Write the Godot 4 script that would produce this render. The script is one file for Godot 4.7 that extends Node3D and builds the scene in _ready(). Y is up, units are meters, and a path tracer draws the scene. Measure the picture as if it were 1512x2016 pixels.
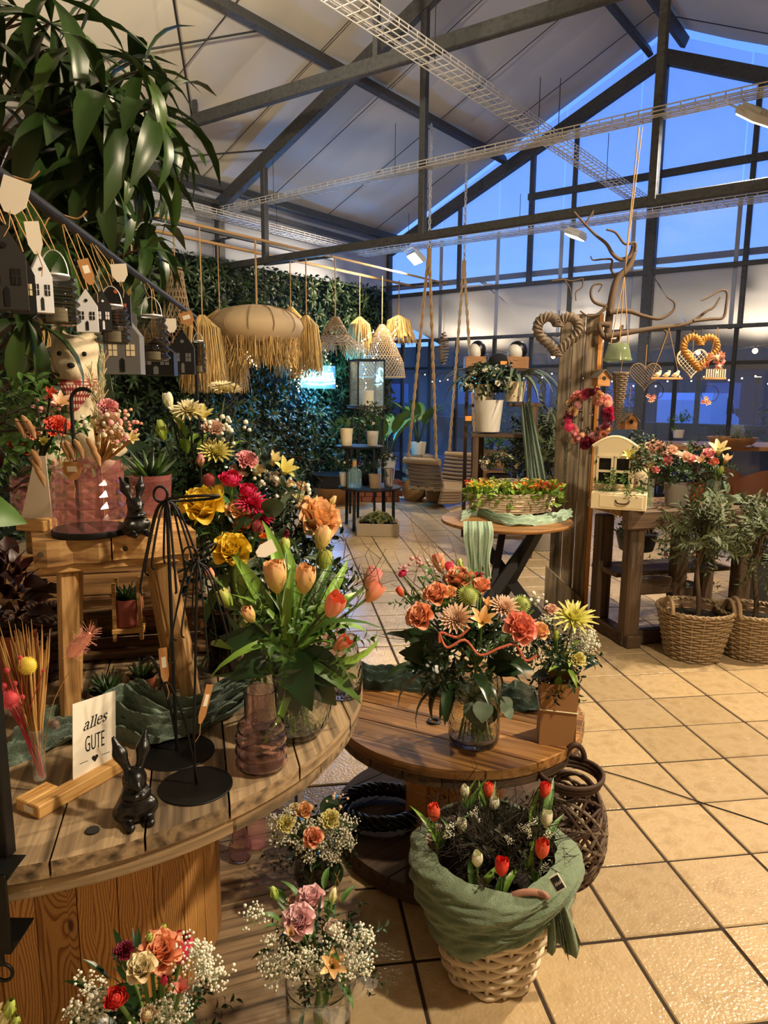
extends Node3D

# The room's own axes are turned against the camera's: g runs along the gable wall, d away from the viewer towards it.
const TURN := -0.65345
const G := Vector3(0.79398, 0, 0.60794)
const D := Vector3(0.60794, 0, -0.79398)

var M := {}
var MS := {}
var taken := {}
var rng := RandomNumberGenerator.new()


func _ready():
	rng.seed = 7
	light_and_lens()
	materials()
	shapes()
	structure()
	roof()
	gable()
	outside()
	left_wall()
	spool_tables()
	foreground_table()
	lantern_frame()
	big_bouquets()
	low_bouquets()
	small_spool_things()
	back_left()
	swing_corner()
	back_shelf()
	right_side()
	branch_and_hangings()
	right_back()


class MB:
	var v := PackedVector3Array()
	var n := PackedVector3Array()
	var t := PackedVector2Array()
	var c := PackedColorArray()
	var i := PackedInt32Array()
	var col := Color.WHITE
	var tinted := false

	func tint(k: Color) -> MB:
		col = k.srgb_to_linear()
		tinted = true
		return self

	func vert(p: Vector3, nn: Vector3, uv := Vector2.ZERO) -> int:
		v.append(p); n.append(nn); t.append(uv); c.append(col)
		return v.size() - 1

	func tri(a: int, b: int, d: int):
		var f := (v[b] - v[a]).cross(v[d] - v[a])
		if f.dot(n[a] + n[b] + n[d]) > 0.0:
			i.append(a); i.append(d); i.append(b)
		else:
			i.append(a); i.append(b); i.append(d)

	func flat(p: Array, want := Vector3.ZERO):
		var f: Vector3 = (p[1] - p[0]).cross(p[2] - p[0])
		if f.length_squared() < 1e-16 and p.size() > 3:
			f = (p[2] - p[0]).cross(p[3] - p[0])
		f = f.normalized()
		if want != Vector3.ZERO and f.dot(want) < 0.0:
			f = -f
		var k := v.size()
		for j in p.size():
			vert(p[j], f, Vector2(float(j == 1 or j == 2), float(j >= 2)))
		for j in p.size() - 2:
			tri(k, k + j + 1, k + j + 2)

	# rows of points joined into a smooth sheet; ring closes each row; flip turns the normals
	func sheet(rows: Array, ring := false, flip := false, cols = null, uvs := Vector2.ONE) -> MB:
		var nr := rows.size()
		var nc: int = rows[0].size()
		var k := v.size()
		for r in nr:
			for q in nc:
				var p: Vector3 = rows[r][q]
				var up: Vector3 = rows[mini(r + 1, nr - 1)][q] - rows[maxi(r - 1, 0)][q]
				var qa := q + 1
				var qb := q - 1
				if ring:
					qa = qa % nc; qb = (qb + nc) % nc
				else:
					qa = mini(qa, nc - 1); qb = maxi(qb, 0)
				var ac: Vector3 = rows[r][qa] - rows[r][qb]
				if ac.length_squared() < 1e-14:
					var near := r + 1 if r == 0 else r - 1
					if nr > 2 and near >= 0 and near < nr:
						ac = rows[near][qa] - rows[near][qb]
				var nn := up.cross(ac).normalized()
				if flip: nn = -nn
				if cols != null: col = cols[r]
				vert(p, nn, Vector2(uvs.x * q / maxf(1.0, nc - (0 if ring else 1)), uvs.y * r / maxf(1.0, nr - 1)))
		for r in nr - 1:
			for q in (nc if ring else nc - 1):
				var a := k + r * nc + q
				var b := k + r * nc + (q + 1) % nc
				var d := a + nc
				var e := b + nc
				tri(a, b, d)
				tri(b, e, d)
		return self

	func tube(pts: Array, rad, sides := 6, caps := true) -> MB:
		var rows := []
		var m := pts.size()
		var side := Vector3.ZERO
		for j in m:
			var p: Vector3 = pts[j]
			var dir: Vector3 = (pts[mini(j + 1, m - 1)] - pts[maxi(j - 1, 0)]).normalized()
			if side == Vector3.ZERO:
				side = dir.cross(Vector3.UP if absf(dir.y) < 0.9 else Vector3.RIGHT).normalized()
			else:
				side = (side - dir * side.dot(dir)).normalized()
			var other := dir.cross(side)
			var r: float = rad[j] if rad is Array else rad
			var row := []
			for q in sides:
				var a := TAU * q / sides
				row.append(p + (side * cos(a) + other * sin(a)) * r)
			rows.append(row)
		sheet(rows, true, true)
		# normals of a tube point away from its axis
		var k := v.size() - m * sides
		for j in m:
			for q in sides:
				var w: Vector3 = v[k + j * sides + q] - pts[j]
				if w.length_squared() > 1e-14: n[k + j * sides + q] = w.normalized()
		var tail := i.size() - (m - 1) * sides * 6
		for j in range(tail, i.size(), 3):
			var f := (v[i[j + 1]] - v[i[j]]).cross(v[i[j + 2]] - v[i[j]])
			if f.dot(n[i[j]] + n[i[j + 1]] + n[i[j + 2]]) > 0.0:
				var s := i[j + 1]
				i[j + 1] = i[j + 2]; i[j + 2] = s
		if caps:
			fan(rows[0], (pts[0] - pts[1]).normalized())
			fan(rows[m - 1], (pts[m - 1] - pts[m - 2]).normalized())
		return self

	func fan(ring: Array, nn: Vector3):
		var mid := Vector3.ZERO
		for p in ring: mid += p
		mid /= ring.size()
		var k := vert(mid, nn, Vector2(0.5, 0.5))
		for q in ring.size():
			var a := TAU * q / ring.size()
			vert(ring[q], nn, Vector2(0.5 + 0.5 * cos(a), 0.5 + 0.5 * sin(a)))
		for q in ring.size():
			tri(k, k + 1 + q, k + 1 + (q + 1) % ring.size())

	# profile of Vector2(radius, height) turned round the y axis; a repeated point makes a sharp edge
	func lathe(profile: Array, segs := 24, at := Vector3.ZERO, wob := 0.0) -> MB:
		var part := []
		for j in profile.size():
			part.append(profile[j])
			var last := j == profile.size() - 1
			if last or profile[j].is_equal_approx(profile[j + 1]):
				if part.size() > 1: lathe_smooth(part, segs, at, wob)
				part = []
		return self

	func lathe_smooth(profile: Array, segs: int, at: Vector3, wob: float):
		var k := v.size()
		var m := profile.size()
		for j in m:
			var p: Vector2 = profile[j]
			var tg: Vector2 = profile[mini(j + 1, m - 1)] - profile[maxi(j - 1, 0)]
			var nn := Vector2(tg.y, -tg.x).normalized()
			for q in segs + 1:
				var a := TAU * q / segs
				var w := 1.0 + wob * (sin(a * 3.0 + p.y * 9.0) + 0.6 * sin(a * 5.0 + 1.0))
				vert(at + Vector3(cos(a) * p.x * w, p.y, sin(a) * p.x * w), Vector3(cos(a) * nn.x, nn.y, sin(a) * nn.x), Vector2(float(q) / segs, float(j) / (m - 1)))
		for j in m - 1:
			for q in segs:
				var a := k + j * (segs + 1) + q
				tri(a, a + 1, a + segs + 1)
				tri(a + 1, a + segs + 2, a + segs + 1)

	func ball(at: Vector3, r, segs := 10, rings := 6) -> MB:
		var rr: Vector3 = r if r is Vector3 else Vector3(r, r, r)
		var k := v.size()
		for j in rings + 1:
			var th := PI * j / rings
			for q in segs + 1:
				var a := TAU * q / segs
				var d := Vector3(sin(th) * cos(a), cos(th), sin(th) * sin(a))
				vert(at + d * rr, (d / rr).normalized(), Vector2(float(q) / segs, float(j) / rings))
		for j in rings:
			for q in segs:
				var a := k + j * (segs + 1) + q
				tri(a, a + 1, a + segs + 1)
				tri(a + 1, a + segs + 2, a + segs + 1)
		return self

	# a box with chamfered edges
	func box(at: Vector3, s: Vector3, b := Basis(), ch := 0.0) -> MB:
		var h := s * 0.5
		if ch <= 0.0:
			for ax in 3:
				for sg in [-1.0, 1.0]:
					var nn := Vector3.ZERO
					nn[ax] = sg
					var u := Vector3.ZERO
					var w := Vector3.ZERO
					u[(ax + 1) % 3] = h[(ax + 1) % 3]
					w[(ax + 2) % 3] = h[(ax + 2) % 3]
					var o: Vector3 = nn * h[ax]
					flat([at + b * (o - u - w), at + b * (o + u - w), at + b * (o + u + w), at + b * (o - u + w)], b * nn)
			return self
		var q := func(ax: int, sx: float, sy: float, sz: float) -> Vector3:
			var p := Vector3((h.x - ch) * sx, (h.y - ch) * sy, (h.z - ch) * sz)
			p[ax] = h[ax] * [sx, sy, sz][ax]
			return at + b * p
		for ax in 3:
			for sg in [-1.0, 1.0]:
				var pts := []
				for e in [[-1.0, -1.0], [1.0, -1.0], [1.0, 1.0], [-1.0, 1.0]]:
					var s3 := Vector3.ZERO
					s3[ax] = sg; s3[(ax + 1) % 3] = e[0]; s3[(ax + 2) % 3] = e[1]
					pts.append(q.call(ax, s3.x, s3.y, s3.z))
				var nn := Vector3.ZERO
				nn[ax] = sg
				flat(pts, b * nn)
			for e in [[-1.0, -1.0], [1.0, -1.0], [1.0, 1.0], [-1.0, 1.0]]:
				var s3 := Vector3.ZERO
				s3[(ax + 1) % 3] = e[0]; s3[(ax + 2) % 3] = e[1]
				var lo := s3; lo[ax] = -1.0
				var hi := s3; hi[ax] = 1.0
				var a1 := (ax + 1) % 3
				var a2 := (ax + 2) % 3
				flat([q.call(a1, lo.x, lo.y, lo.z), q.call(a1, hi.x, hi.y, hi.z), q.call(a2, hi.x, hi.y, hi.z), q.call(a2, lo.x, lo.y, lo.z)], b * s3)
		for sx in [-1.0, 1.0]:
			for sy in [-1.0, 1.0]:
				for sz in [-1.0, 1.0]:
					flat([q.call(0, sx, sy, sz), q.call(1, sx, sy, sz), q.call(2, sx, sy, sz)], b * Vector3(sx, sy, sz))
		return self

	# a bar of rectangular section from one point to another; up hints at where its second side looks
	func bar(a: Vector3, e: Vector3, w: float, h: float, ch := 0.0, up := Vector3.UP) -> MB:
		var y := (e - a).normalized()
		if absf(y.dot(up)) > 0.99: up = Vector3.RIGHT
		var x := y.cross(up).normalized()
		return box((a + e) * 0.5, Vector3(w, (e - a).length(), h), Basis(x, y, x.cross(y)), ch)

	# polygon in the xy plane given a thickness along z
	func prism(poly: Array, depth: float, xf := Transform3D()) -> MB:
		var pv := PackedVector2Array(poly)
		if Geometry2D.is_polygon_clockwise(pv): pv.reverse()
		var ix := Geometry2D.triangulate_polygon(pv)
		for sg in [-0.5, 0.5]:
			var nn: Vector3 = xf.basis * Vector3(0, 0, sg * 2.0)
			var k := v.size()
			for p in pv: vert(xf * Vector3(p.x, p.y, depth * sg), nn, p)
			for j in range(0, ix.size(), 3): tri(k + ix[j], k + ix[j + 1], k + ix[j + 2])
		for j in pv.size():
			var a := pv[j]
			var b := pv[(j + 1) % pv.size()]
			var out := Vector3(b.y - a.y, a.x - b.x, 0)
			flat([xf * Vector3(a.x, a.y, -depth / 2), xf * Vector3(b.x, b.y, -depth / 2), xf * Vector3(b.x, b.y, depth / 2), xf * Vector3(a.x, a.y, depth / 2)], xf.basis * out)
		return self

	func add(o: MB, xf: Transform3D) -> MB:
		var k := v.size()
		for j in o.v.size():
			v.append(xf * o.v[j]); n.append((xf.basis * o.n[j]).normalized()); t.append(o.t[j]); c.append(o.c[j])
		for j in o.i: i.append(j + k)
		tinted = tinted or o.tinted
		return self

	func mesh() -> ArrayMesh:
		var a := []
		a.resize(Mesh.ARRAY_MAX)
		a[Mesh.ARRAY_VERTEX] = v
		a[Mesh.ARRAY_NORMAL] = n
		a[Mesh.ARRAY_TEX_UV] = t
		if tinted: a[Mesh.ARRAY_COLOR] = c
		a[Mesh.ARRAY_INDEX] = i
		var m := ArrayMesh.new()
		m.add_surface_from_arrays(Mesh.PRIMITIVE_TRIANGLES, a)
		return m


func numbered(called: String) -> String:
	var k: int = taken.get(called, 0)
	taken[called] = k + 1
	return called if k == 0 else "%s_%03d" % [called, k]


func tag(o: Node, label: String, category := "", group := "", kind := ""):
	o.set_meta("label", label)
	if category: o.set_meta("category", category)
	if group: o.set_meta("group", group)
	if kind: o.set_meta("kind", kind)
	return o


func thing(called: String, label: String, category: String, at := Vector3.ZERO, b := Basis(), group := "", kind := "") -> Node3D:
	var o := Node3D.new()
	o.name = numbered(called)
	add_child(o)
	o.transform = Transform3D(b, at)
	tag(o, label, category, group, kind)
	return o


# a thing of one mesh
func solo(called: String, label: String, category: String, m, mat, at := Vector3.ZERO, b := Basis(), group := "", kind := "") -> MeshInstance3D:
	var o := MeshInstance3D.new()
	o.mesh = m.mesh() if m is MB else m
	o.material_override = M[mat] if mat is String else mat
	o.name = numbered(called)
	add_child(o)
	o.transform = Transform3D(b, at)
	tag(o, label, category, group, kind)
	return o


func part(up: Node, called: String, m, mat, at := Vector3.ZERO, b := Basis()) -> MeshInstance3D:
	var o := MeshInstance3D.new()
	o.mesh = m.mesh() if m is MB else m
	o.material_override = M[mat] if mat is String else mat
	o.name = called
	up.add_child(o, true)
	o.transform = Transform3D(b, at)
	return o


func hub(up: Node, called: String, at := Vector3.ZERO, b := Basis()) -> Node3D:
	var o := Node3D.new()
	o.name = called
	up.add_child(o, true)
	o.transform = Transform3D(b, at)
	return o


# many small copies that nobody would count
func scatter(up: Node, called: String, m, mat, places: Array, tints = null) -> MultiMeshInstance3D:
	var mm := MultiMesh.new()
	mm.transform_format = MultiMesh.TRANSFORM_3D
	mm.use_colors = tints != null
	mm.mesh = m.mesh() if m is MB else m
	mm.instance_count = places.size()
	for j in places.size():
		mm.set_instance_transform(j, places[j])
		if tints != null: mm.set_instance_color(j, tints[j])
	var o := MultiMeshInstance3D.new()
	o.multimesh = mm
	o.material_override = M[mat] if mat is String else mat
	o.name = called
	o.set_meta("kind", "stuff")
	up.add_child(o, true)
	return o


func bg(g: float, y: float, d: float) -> Vector3:
	return G * g + D * d + Vector3(0, y, 0)


# a basis whose y axis runs along dir and whose z axis leans to the hint
func aim(dir: Vector3, hint := Vector3.BACK, roll := 0.0) -> Basis:
	var y := dir.normalized()
	var z := hint - y * hint.dot(y)
	if z.length() < 0.05:
		z = Vector3.RIGHT - y * y.x
		if z.length() < 0.05: z = Vector3.BACK - y * y.z
	z = z.normalized()
	var b := Basis(y.cross(z), y, z)
	return b * Basis(Vector3.UP, roll) if roll != 0.0 else b


func yaw(deg: float) -> Basis:
	return Basis(Vector3.UP, deg_to_rad(deg))


func rr(a: float, b: float) -> float:
	return rng.randf_range(a, b)


func ball_dir(up_bias := 0.0) -> Vector3:
	var d := Vector3(rr(-1, 1), rr(-1, 1), rr(-1, 1))
	while d.length() > 1.0 or d.length() < 0.1: d = Vector3(rr(-1, 1), rr(-1, 1), rr(-1, 1))
	d = d.normalized()
	d.y += up_bias
	return d.normalized()


func curve(pts: Array, steps := 6) -> Array:
	var out := []
	var m := pts.size()
	for j in m - 1:
		var a: Vector3 = pts[maxi(j - 1, 0)]
		var b: Vector3 = pts[j]
		var c: Vector3 = pts[j + 1]
		var d: Vector3 = pts[mini(j + 2, m - 1)]
		for s in steps:
			out.append(b.cubic_interpolate(c, a, d, float(s) / steps))
	out.append(pts[m - 1])
	return out

func light_and_lens():
	var cam := Camera3D.new()
	cam.name = "camera"
	cam.fov = 71.63
	cam.near = 0.05
	cam.far = 200.0
	cam.transform = Transform3D(Basis(Vector3(0.999968, 0.00792, -0.001317), Vector3(-0.008028, 0.986426, -0.164009), Vector3(0, 0.164015, 0.986458)), Vector3(0, 1.55, 0))
	add_child(cam)
	var env := Environment.new()
	env.background_mode = Environment.BG_SKY
	var sky := Sky.new()
	var sm := ProceduralSkyMaterial.new()
	sm.sky_top_color = Color(0.24, 0.40, 0.80)
	sm.sky_horizon_color = Color(0.46, 0.66, 1.0)
	sm.sky_curve = 0.25
	sm.ground_bottom_color = Color(0.05, 0.07, 0.14)
	sm.ground_horizon_color = Color(0.12, 0.18, 0.36)
	sm.sky_energy_multiplier = 1.4
	sm.ground_energy_multiplier = 0.4
	sky.sky_material = sm
	env.sky = sky
	env.tonemap_mode = Environment.TONE_MAPPER_LINEAR
	env.tonemap_exposure = 1.0
	env.sdfgi_enabled = true
	env.ssao_enabled = true
	env.ssil_enabled = true
	var we := WorldEnvironment.new()
	we.name = "world_environment"
	we.environment = env
	add_child(we)
	# flood lights on the cable trays and along the eaves
	var warm := Color(1.0, 0.91, 0.77)
	flood(bg(0.35, 3.68, 4.95), bg(-2.2, 0.4, 2.6), warm, 23.0, 0.07, "white flood light under the right eave above the olive baskets")
	flood(bg(-1.32, 3.60, 6.3), bg(-3.5, 0.3, 7.2), Color(1.0, 0.94, 0.86), 5.0, 0.06, "white flood light on the cable tray beside the gable column")
	flood(bg(1.2, 3.5, 1.75), bg(-1.6, 0.5, 1.3), warm, 12.0, 0.08, "white flood light under the right eave nearest the viewer")
	flood(Vector3(0.401, 3.452, -10.65), bg(-7.2, 1.2, 7.0), Color(1.0, 0.90, 0.74), 8.0, 0.07, "flood light with finned back hung on the tray left of the swing ropes")
	flood(Vector3(2.315, 3.457, -9.185), bg(-5.0, 0.2, 8.6), Color(1.0, 0.92, 0.80), 2.0, 0.07, "flood light with finned back hung on the tray above the heart wreath")
	flood(bg(-3.3, 3.75, 2.2), bg(-4.6, 6.2, 3.4), warm, 14.0, 0.12, "white flood light turned up to the roof sheet")


func flood(at: Vector3, to: Vector3, k: Color, energy: float, size: float, label: String):
	var dir := (to - at).normalized()
	var b := Basis.looking_at(dir, Vector3.UP)
	var o := thing("flood_light", label, "lamp", at, b, "flood lights of the hall")
	var body := MB.new().box(Vector3(0, 0, 0.05), Vector3(0.3, 0.2, 0.06), Basis(), 0.008)
	for j in 6: body.box(Vector3(-0.11 + j * 0.044, 0, 0.09), Vector3(0.012, 0.18, 0.03))
	var m := StandardMaterial3D.new()
	m.albedo_color = Color(0.86, 0.86, 0.84)
	m.roughness = 0.4
	part(o, "housing", body, m)
	var g := StandardMaterial3D.new()
	g.albedo_color = Color(0.95, 0.95, 0.92)
	g.emission_enabled = true
	g.emission = Color(1.0, 0.93, 0.78)
	g.emission_energy_multiplier = 6.0
	part(o, "lamp_panel", MB.new().box(Vector3(0, 0, 0.015), Vector3(0.27, 0.17, 0.012), Basis(), 0.003), g)
	part(o, "bracket", MB.new().bar(Vector3(-0.16, 0, 0.05), Vector3(-0.16, 0.16, 0.05), 0.008, 0.03).bar(Vector3(0.16, 0, 0.05), Vector3(0.16, 0.16, 0.05), 0.008, 0.03).bar(Vector3(-0.16, 0.16, 0.05), Vector3(0.16, 0.16, 0.05), 0.008, 0.03), m)
	var l := SpotLight3D.new()
	l.name = "lamp_light"
	l.light_color = k
	l.light_energy = energy
	l.light_size = size
	l.spot_range = 30.0
	l.spot_attenuation = 2.0
	l.spot_angle = 75.0
	l.spot_angle_attenuation = 0.6
	l.shadow_enabled = true
	o.add_child(l)
	l.position = Vector3(0, 0, -0.02)

func noise(freq: float, oct := 4, sd := 1, kind := FastNoiseLite.TYPE_SIMPLEX_SMOOTH, warp := 0.0) -> FastNoiseLite:
	var f := FastNoiseLite.new()
	f.noise_type = kind
	f.frequency = freq
	f.fractal_octaves = oct
	f.seed = sd
	if warp > 0.0:
		f.domain_warp_enabled = true
		f.domain_warp_amplitude = warp
		f.domain_warp_frequency = freq * 0.6
	return f


func ntex(f: FastNoiseLite, cols: Array, size := 256, normal := 0.0) -> NoiseTexture2D:
	var t := NoiseTexture2D.new()
	t.width = size
	t.height = size
	t.seamless = true
	t.generate_mipmaps = false
	t.noise = f
	if normal > 0.0:
		t.as_normal_map = true
		t.bump_strength = normal
	elif cols.size():
		var g := Gradient.new()
		var off := PackedFloat32Array()
		var pc := PackedColorArray()
		for j in cols.size():
			off.append(float(j) / (cols.size() - 1))
			pc.append(cols[j])
		g.offsets = off
		g.colors = pc
		t.color_ramp = g
	return t


func mat(called: String, k: Color, rough := 0.7, metal := 0.0) -> StandardMaterial3D:
	var m := StandardMaterial3D.new()
	m.resource_name = called
	m.albedo_color = k
	m.roughness = rough
	m.metallic = metal
	M[called] = m
	return m


func tri(m: StandardMaterial3D, scale: Vector3, world := false, offset := Vector3.ZERO):
	m.uv1_triplanar = true
	m.uv1_world_triplanar = world
	m.uv1_scale = scale
	m.uv1_offset = offset
	m.uv1_triplanar_sharpness = 4.0


func wood(called: String, cols: Array, rough: float, along: int, fine := 8.0, long := 0.3, variants := 4, bump := 0.5):
	var tx := ntex(noise(0.012, 5, hash(called) % 1000, FastNoiseLite.TYPE_SIMPLEX_SMOOTH, 18.0), cols, 256)
	var bx := ntex(noise(0.02, 4, hash(called) % 999), [], 256, 4.0 * bump)
	for j in variants:
		var sh := 0.86 + 0.28 * fposmod(j * 0.382 + 0.2, 1.0)
		var m := mat(called + str(j), Color(sh, sh, sh * 0.98), rough)
		m.albedo_texture = tx
		if bump > 0.0:
			m.normal_enabled = true
			m.normal_texture = bx
			m.normal_scale = 0.8
		var s := Vector3(fine, fine, fine)
		s[along] = long
		tri(m, s, false, Vector3(j * 0.37, j * 0.21, j * 0.53))


func pick(called: String, k := 4) -> StandardMaterial3D:
	return M[called + str(rng.randi() % k)]


func petal_mat(called: String, k: Color, thin := 0.35) -> StandardMaterial3D:
	var m := mat(called, k, 0.62)
	m.vertex_color_use_as_albedo = true
	if thin > 0.0:
		m.backlight_enabled = true
		m.backlight = Color(k.r * thin, k.g * thin, k.b * thin)
	return m


func leaf_mat(called: String, k: Color, rough := 0.4):
	var m := mat(called, k, rough)
	m.vertex_color_use_as_albedo = true
	m.backlight_enabled = true
	m.backlight = Color(k.r * 0.45, k.g * 0.5, k.b * 0.25)
	return m


func glass(called: String, k: Color, a: float, rough := 0.03) -> StandardMaterial3D:
	var m := mat(called, Color(k.r, k.g, k.b, a), rough)
	m.transparency = BaseMaterial3D.TRANSPARENCY_ALPHA
	m.metallic_specular = 0.5
	return m


func cloth(called: String, k: Color, k2: Color):
	var m := mat(called, Color.WHITE, 0.9)
	m.albedo_texture = ntex(noise(0.03, 3, 5), [k, k2, k], 256)
	m.normal_enabled = true
	m.normal_texture = ntex(noise(0.25, 2, 9), [], 256, 3.0)
	m.normal_scale = 0.5
	tri(m, Vector3(4, 4, 4))
	m.rim_enabled = true
	m.rim = 0.3


func materials():
	# floor, walls, steel
	for j in 4:
		var sh: float = [1.0, 0.95, 0.98, 0.91][j]
		var m := mat("tile" + str(j), Color(0.90 * sh, 0.86 * sh, 0.79 * sh), 0.28)
		m.albedo_texture = MS.get_or_add("tile_tex", ntex(noise(0.012, 5, 21), [Color(0.77, 0.69, 0.56), Color(0.86, 0.79, 0.67), Color(0.81, 0.73, 0.60)], 512))
		m.normal_enabled = true
		m.normal_texture = MS.get_or_add("tile_bump", ntex(noise(0.09, 4, 22), [], 512, 3.0))
		m.normal_scale = 0.4
		m.roughness_texture = MS.get_or_add("tile_rough", ntex(noise(0.02, 4, 23), [Color(0.75, 0.75, 0.75), Color(1, 1, 1)], 256))
		tri(m, Vector3(1.4, 1.4, 1.4), true, Vector3(j * 0.3, 0, j * 0.17))
	mat("grout", Color(0.20, 0.15, 0.12), 0.95)
	var steel := mat("steel", Color(0.42, 0.43, 0.45), 0.55, 0.3)
	steel.albedo_texture = ntex(noise(0.03, 4, 31), [Color(0.55, 0.56, 0.58), Color(0.8, 0.81, 0.82), Color(0.62, 0.63, 0.64)], 256)
	tri(steel, Vector3(1.5, 1.5, 1.5), true)
	mat("wire", Color(0.90, 0.90, 0.90), 0.4, 0.35)
	mat("dark_steel", Color(0.20, 0.21, 0.22), 0.5, 0.5)
	var film := mat("film", Color(0.86, 0.85, 0.83), 0.7)
	film.albedo_texture = ntex(noise(0.008, 3, 33), [Color(0.88, 0.88, 0.87), Color(0.96, 0.96, 0.95)], 256)
	film.normal_enabled = true
	film.normal_texture = ntex(noise(0.008, 2, 34), [], 256, 6.0)
	film.normal_scale = 0.3
	tri(film, Vector3(0.35, 0.35, 0.35), true)
	mat("side_sheet", Color(0.66, 0.69, 0.76), 0.75)
	mat("plain_wall", Color(0.72, 0.68, 0.62), 0.8)
	var poly := glass("poly", Color(0.80, 0.88, 1.0), 0.14, 0.12)
	poly.normal_enabled = true
	poly.normal_texture = ntex(noise(0.006, 2, 36), [], 256, 3.0)
	poly.normal_scale = 0.12
	tri(poly, Vector3(0.4, 0.2, 0.4), true)
	glass("pane", Color(0.82, 0.9, 1.0), 0.06)
	# woods
	wood("old_wood", [Color(0.22, 0.15, 0.10), Color(0.46, 0.33, 0.20), Color(0.62, 0.47, 0.30), Color(0.40, 0.28, 0.17)], 0.72, 0)
	wood("grey_wood", [Color(0.20, 0.17, 0.14), Color(0.40, 0.35, 0.29), Color(0.52, 0.46, 0.38), Color(0.32, 0.28, 0.23)], 0.78, 1, 8.0)
	wood("dark_wood", [Color(0.12, 0.095, 0.08), Color(0.26, 0.20, 0.15), Color(0.34, 0.26, 0.19), Color(0.20, 0.155, 0.12)], 0.7, 0, 8.0)
	wood("dark_up", [Color(0.12, 0.095, 0.08), Color(0.26, 0.20, 0.15), Color(0.34, 0.26, 0.19), Color(0.20, 0.155, 0.12)], 0.7, 1, 8.0)
	wood("pine_up", [Color(0.56, 0.33, 0.14), Color(0.80, 0.56, 0.29), Color(0.74, 0.48, 0.22), Color(0.84, 0.62, 0.34)], 0.55, 1, 11.0, 0.7, 4, 0.2)
	wood("pine", [Color(0.70, 0.48, 0.25), Color(0.88, 0.70, 0.44), Color(0.83, 0.63, 0.37)], 0.6, 0, 30.0, 2.0, 2, 0.2)
	wood("beam", [Color(0.34, 0.22, 0.12), Color(0.66, 0.49, 0.30), Color(0.80, 0.64, 0.43), Color(0.58, 0.42, 0.25)], 0.7, 0, 10.0, 2.0)
	wood("beam_up", [Color(0.34, 0.22, 0.12), Color(0.66, 0.49, 0.30), Color(0.80, 0.64, 0.43), Color(0.58, 0.42, 0.25)], 0.65, 1, 14.0, 0.8)
	wood("oak", [Color(0.55, 0.36, 0.20), Color(0.70, 0.50, 0.31), Color(0.63, 0.43, 0.25)], 0.4, 0, 12.0, 1.0, 2, 0.1)
	plank_woods()
	var pg := pine_grain()
	for j in 4:
		var m := mat("stave" + str(j), [Color(1, 1, 1), Color(0.93, 0.91, 0.88), Color(1.0, 0.97, 0.93), Color(0.88, 0.86, 0.84)][j], 0.5)
		m.albedo_texture = pg[j % 2]
		m.uv1_scale = Vector3([1.0, 0.8, 1.2, 0.9][j], 1, 1)
		m.uv1_offset = Vector3(j * 0.27, j * 0.31, 0)
	# metals, ceramics, papers
	mat("black_metal", Color(0.055, 0.055, 0.06), 0.5, 0.35)
	mat("black_matte", Color(0.05, 0.05, 0.055), 0.75)
	var rab := mat("black_gloss", Color(0.045, 0.042, 0.042), 0.33)
	rab.normal_enabled = true
	rab.normal_texture = ntex(noise(0.03, 3, 44), [], 256, 3.0)
	rab.normal_scale = 0.35
	tri(rab, Vector3(8, 8, 8))
	mat("paper", Color(0.93, 0.90, 0.84), 0.8)
	mat("ink", Color(0.05, 0.05, 0.06), 0.7)
	mat("kraft", Color(0.70, 0.50, 0.30), 0.85)
	mat("bag_kraft", Color(0.62, 0.45, 0.28), 0.8)
	mat("bisque", Color(0.72, 0.62, 0.50), 0.6)
	mat("white_pot", Color(0.85, 0.83, 0.79), 0.45)
	mat("cream", Color(0.90, 0.84, 0.70), 0.6)
	mat("grey_pot", Color(0.55, 0.52, 0.48), 0.7)
	mat("terra_pot", Color(0.66, 0.34, 0.22), 0.75)
	mat("rose_pot", Color(0.72, 0.40, 0.36), 0.6)
	mat("chrome", Color(0.8, 0.8, 0.82), 0.15, 0.9)
	mat("pale_box", Color(0.62, 0.56, 0.47), 0.8)
	mat("twine_pink", Color(0.62, 0.45, 0.38), 0.9)
	mat("navy_wood", Color(0.10, 0.11, 0.14), 0.6)
	mat("navy_pot", Color(0.07, 0.09, 0.13), 0.5)
	mat("straw_gold", Color(0.74, 0.54, 0.26), 0.75)
	mat("soil", Color(0.10, 0.07, 0.05), 0.95)
	mat("house_black", Color(0.06, 0.06, 0.065), 0.55, 0.3)
	mat("house_grey_dark", Color(0.17, 0.16, 0.16), 0.6, 0.2)
	mat("house_grey", Color(0.42, 0.42, 0.43), 0.6, 0.2)
	mat("house_white", Color(0.84, 0.85, 0.88), 0.55)
	mat("leather", Color(0.42, 0.24, 0.14), 0.5)
	mat("cap_cloth", Color(0.05, 0.06, 0.08), 0.9)
	mat("brick", Color(0.52, 0.30, 0.22), 0.9)
	mat("tarp", Color(0.86, 0.84, 0.80), 0.55)
	# strings, straw, wicker
	mat("twine", Color(0.72, 0.56, 0.36), 0.9)
	mat("rope", Color(0.72, 0.58, 0.40), 0.9)
	var st := mat("straw", Color(1, 1, 1), 0.75)
	st.vertex_color_use_as_albedo = true
	st.backlight_enabled = true
	st.backlight = Color(0.35, 0.26, 0.12)
	mat("weave", Color(0.60, 0.51, 0.39), 0.75)
	mat("weave_pale", Color(0.86, 0.79, 0.68), 0.7)
	mat("weave_dark", Color(0.24, 0.15, 0.10), 0.7)
	mat("weave_grey", Color(0.47, 0.41, 0.35), 0.8)
	mat("weave_brown", Color(0.42, 0.32, 0.23), 0.8)
	mat("raffia_cloth", Color(0.80, 0.70, 0.55), 0.85)
	mat("twig", Color(0.16, 0.11, 0.08), 0.8)
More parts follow.
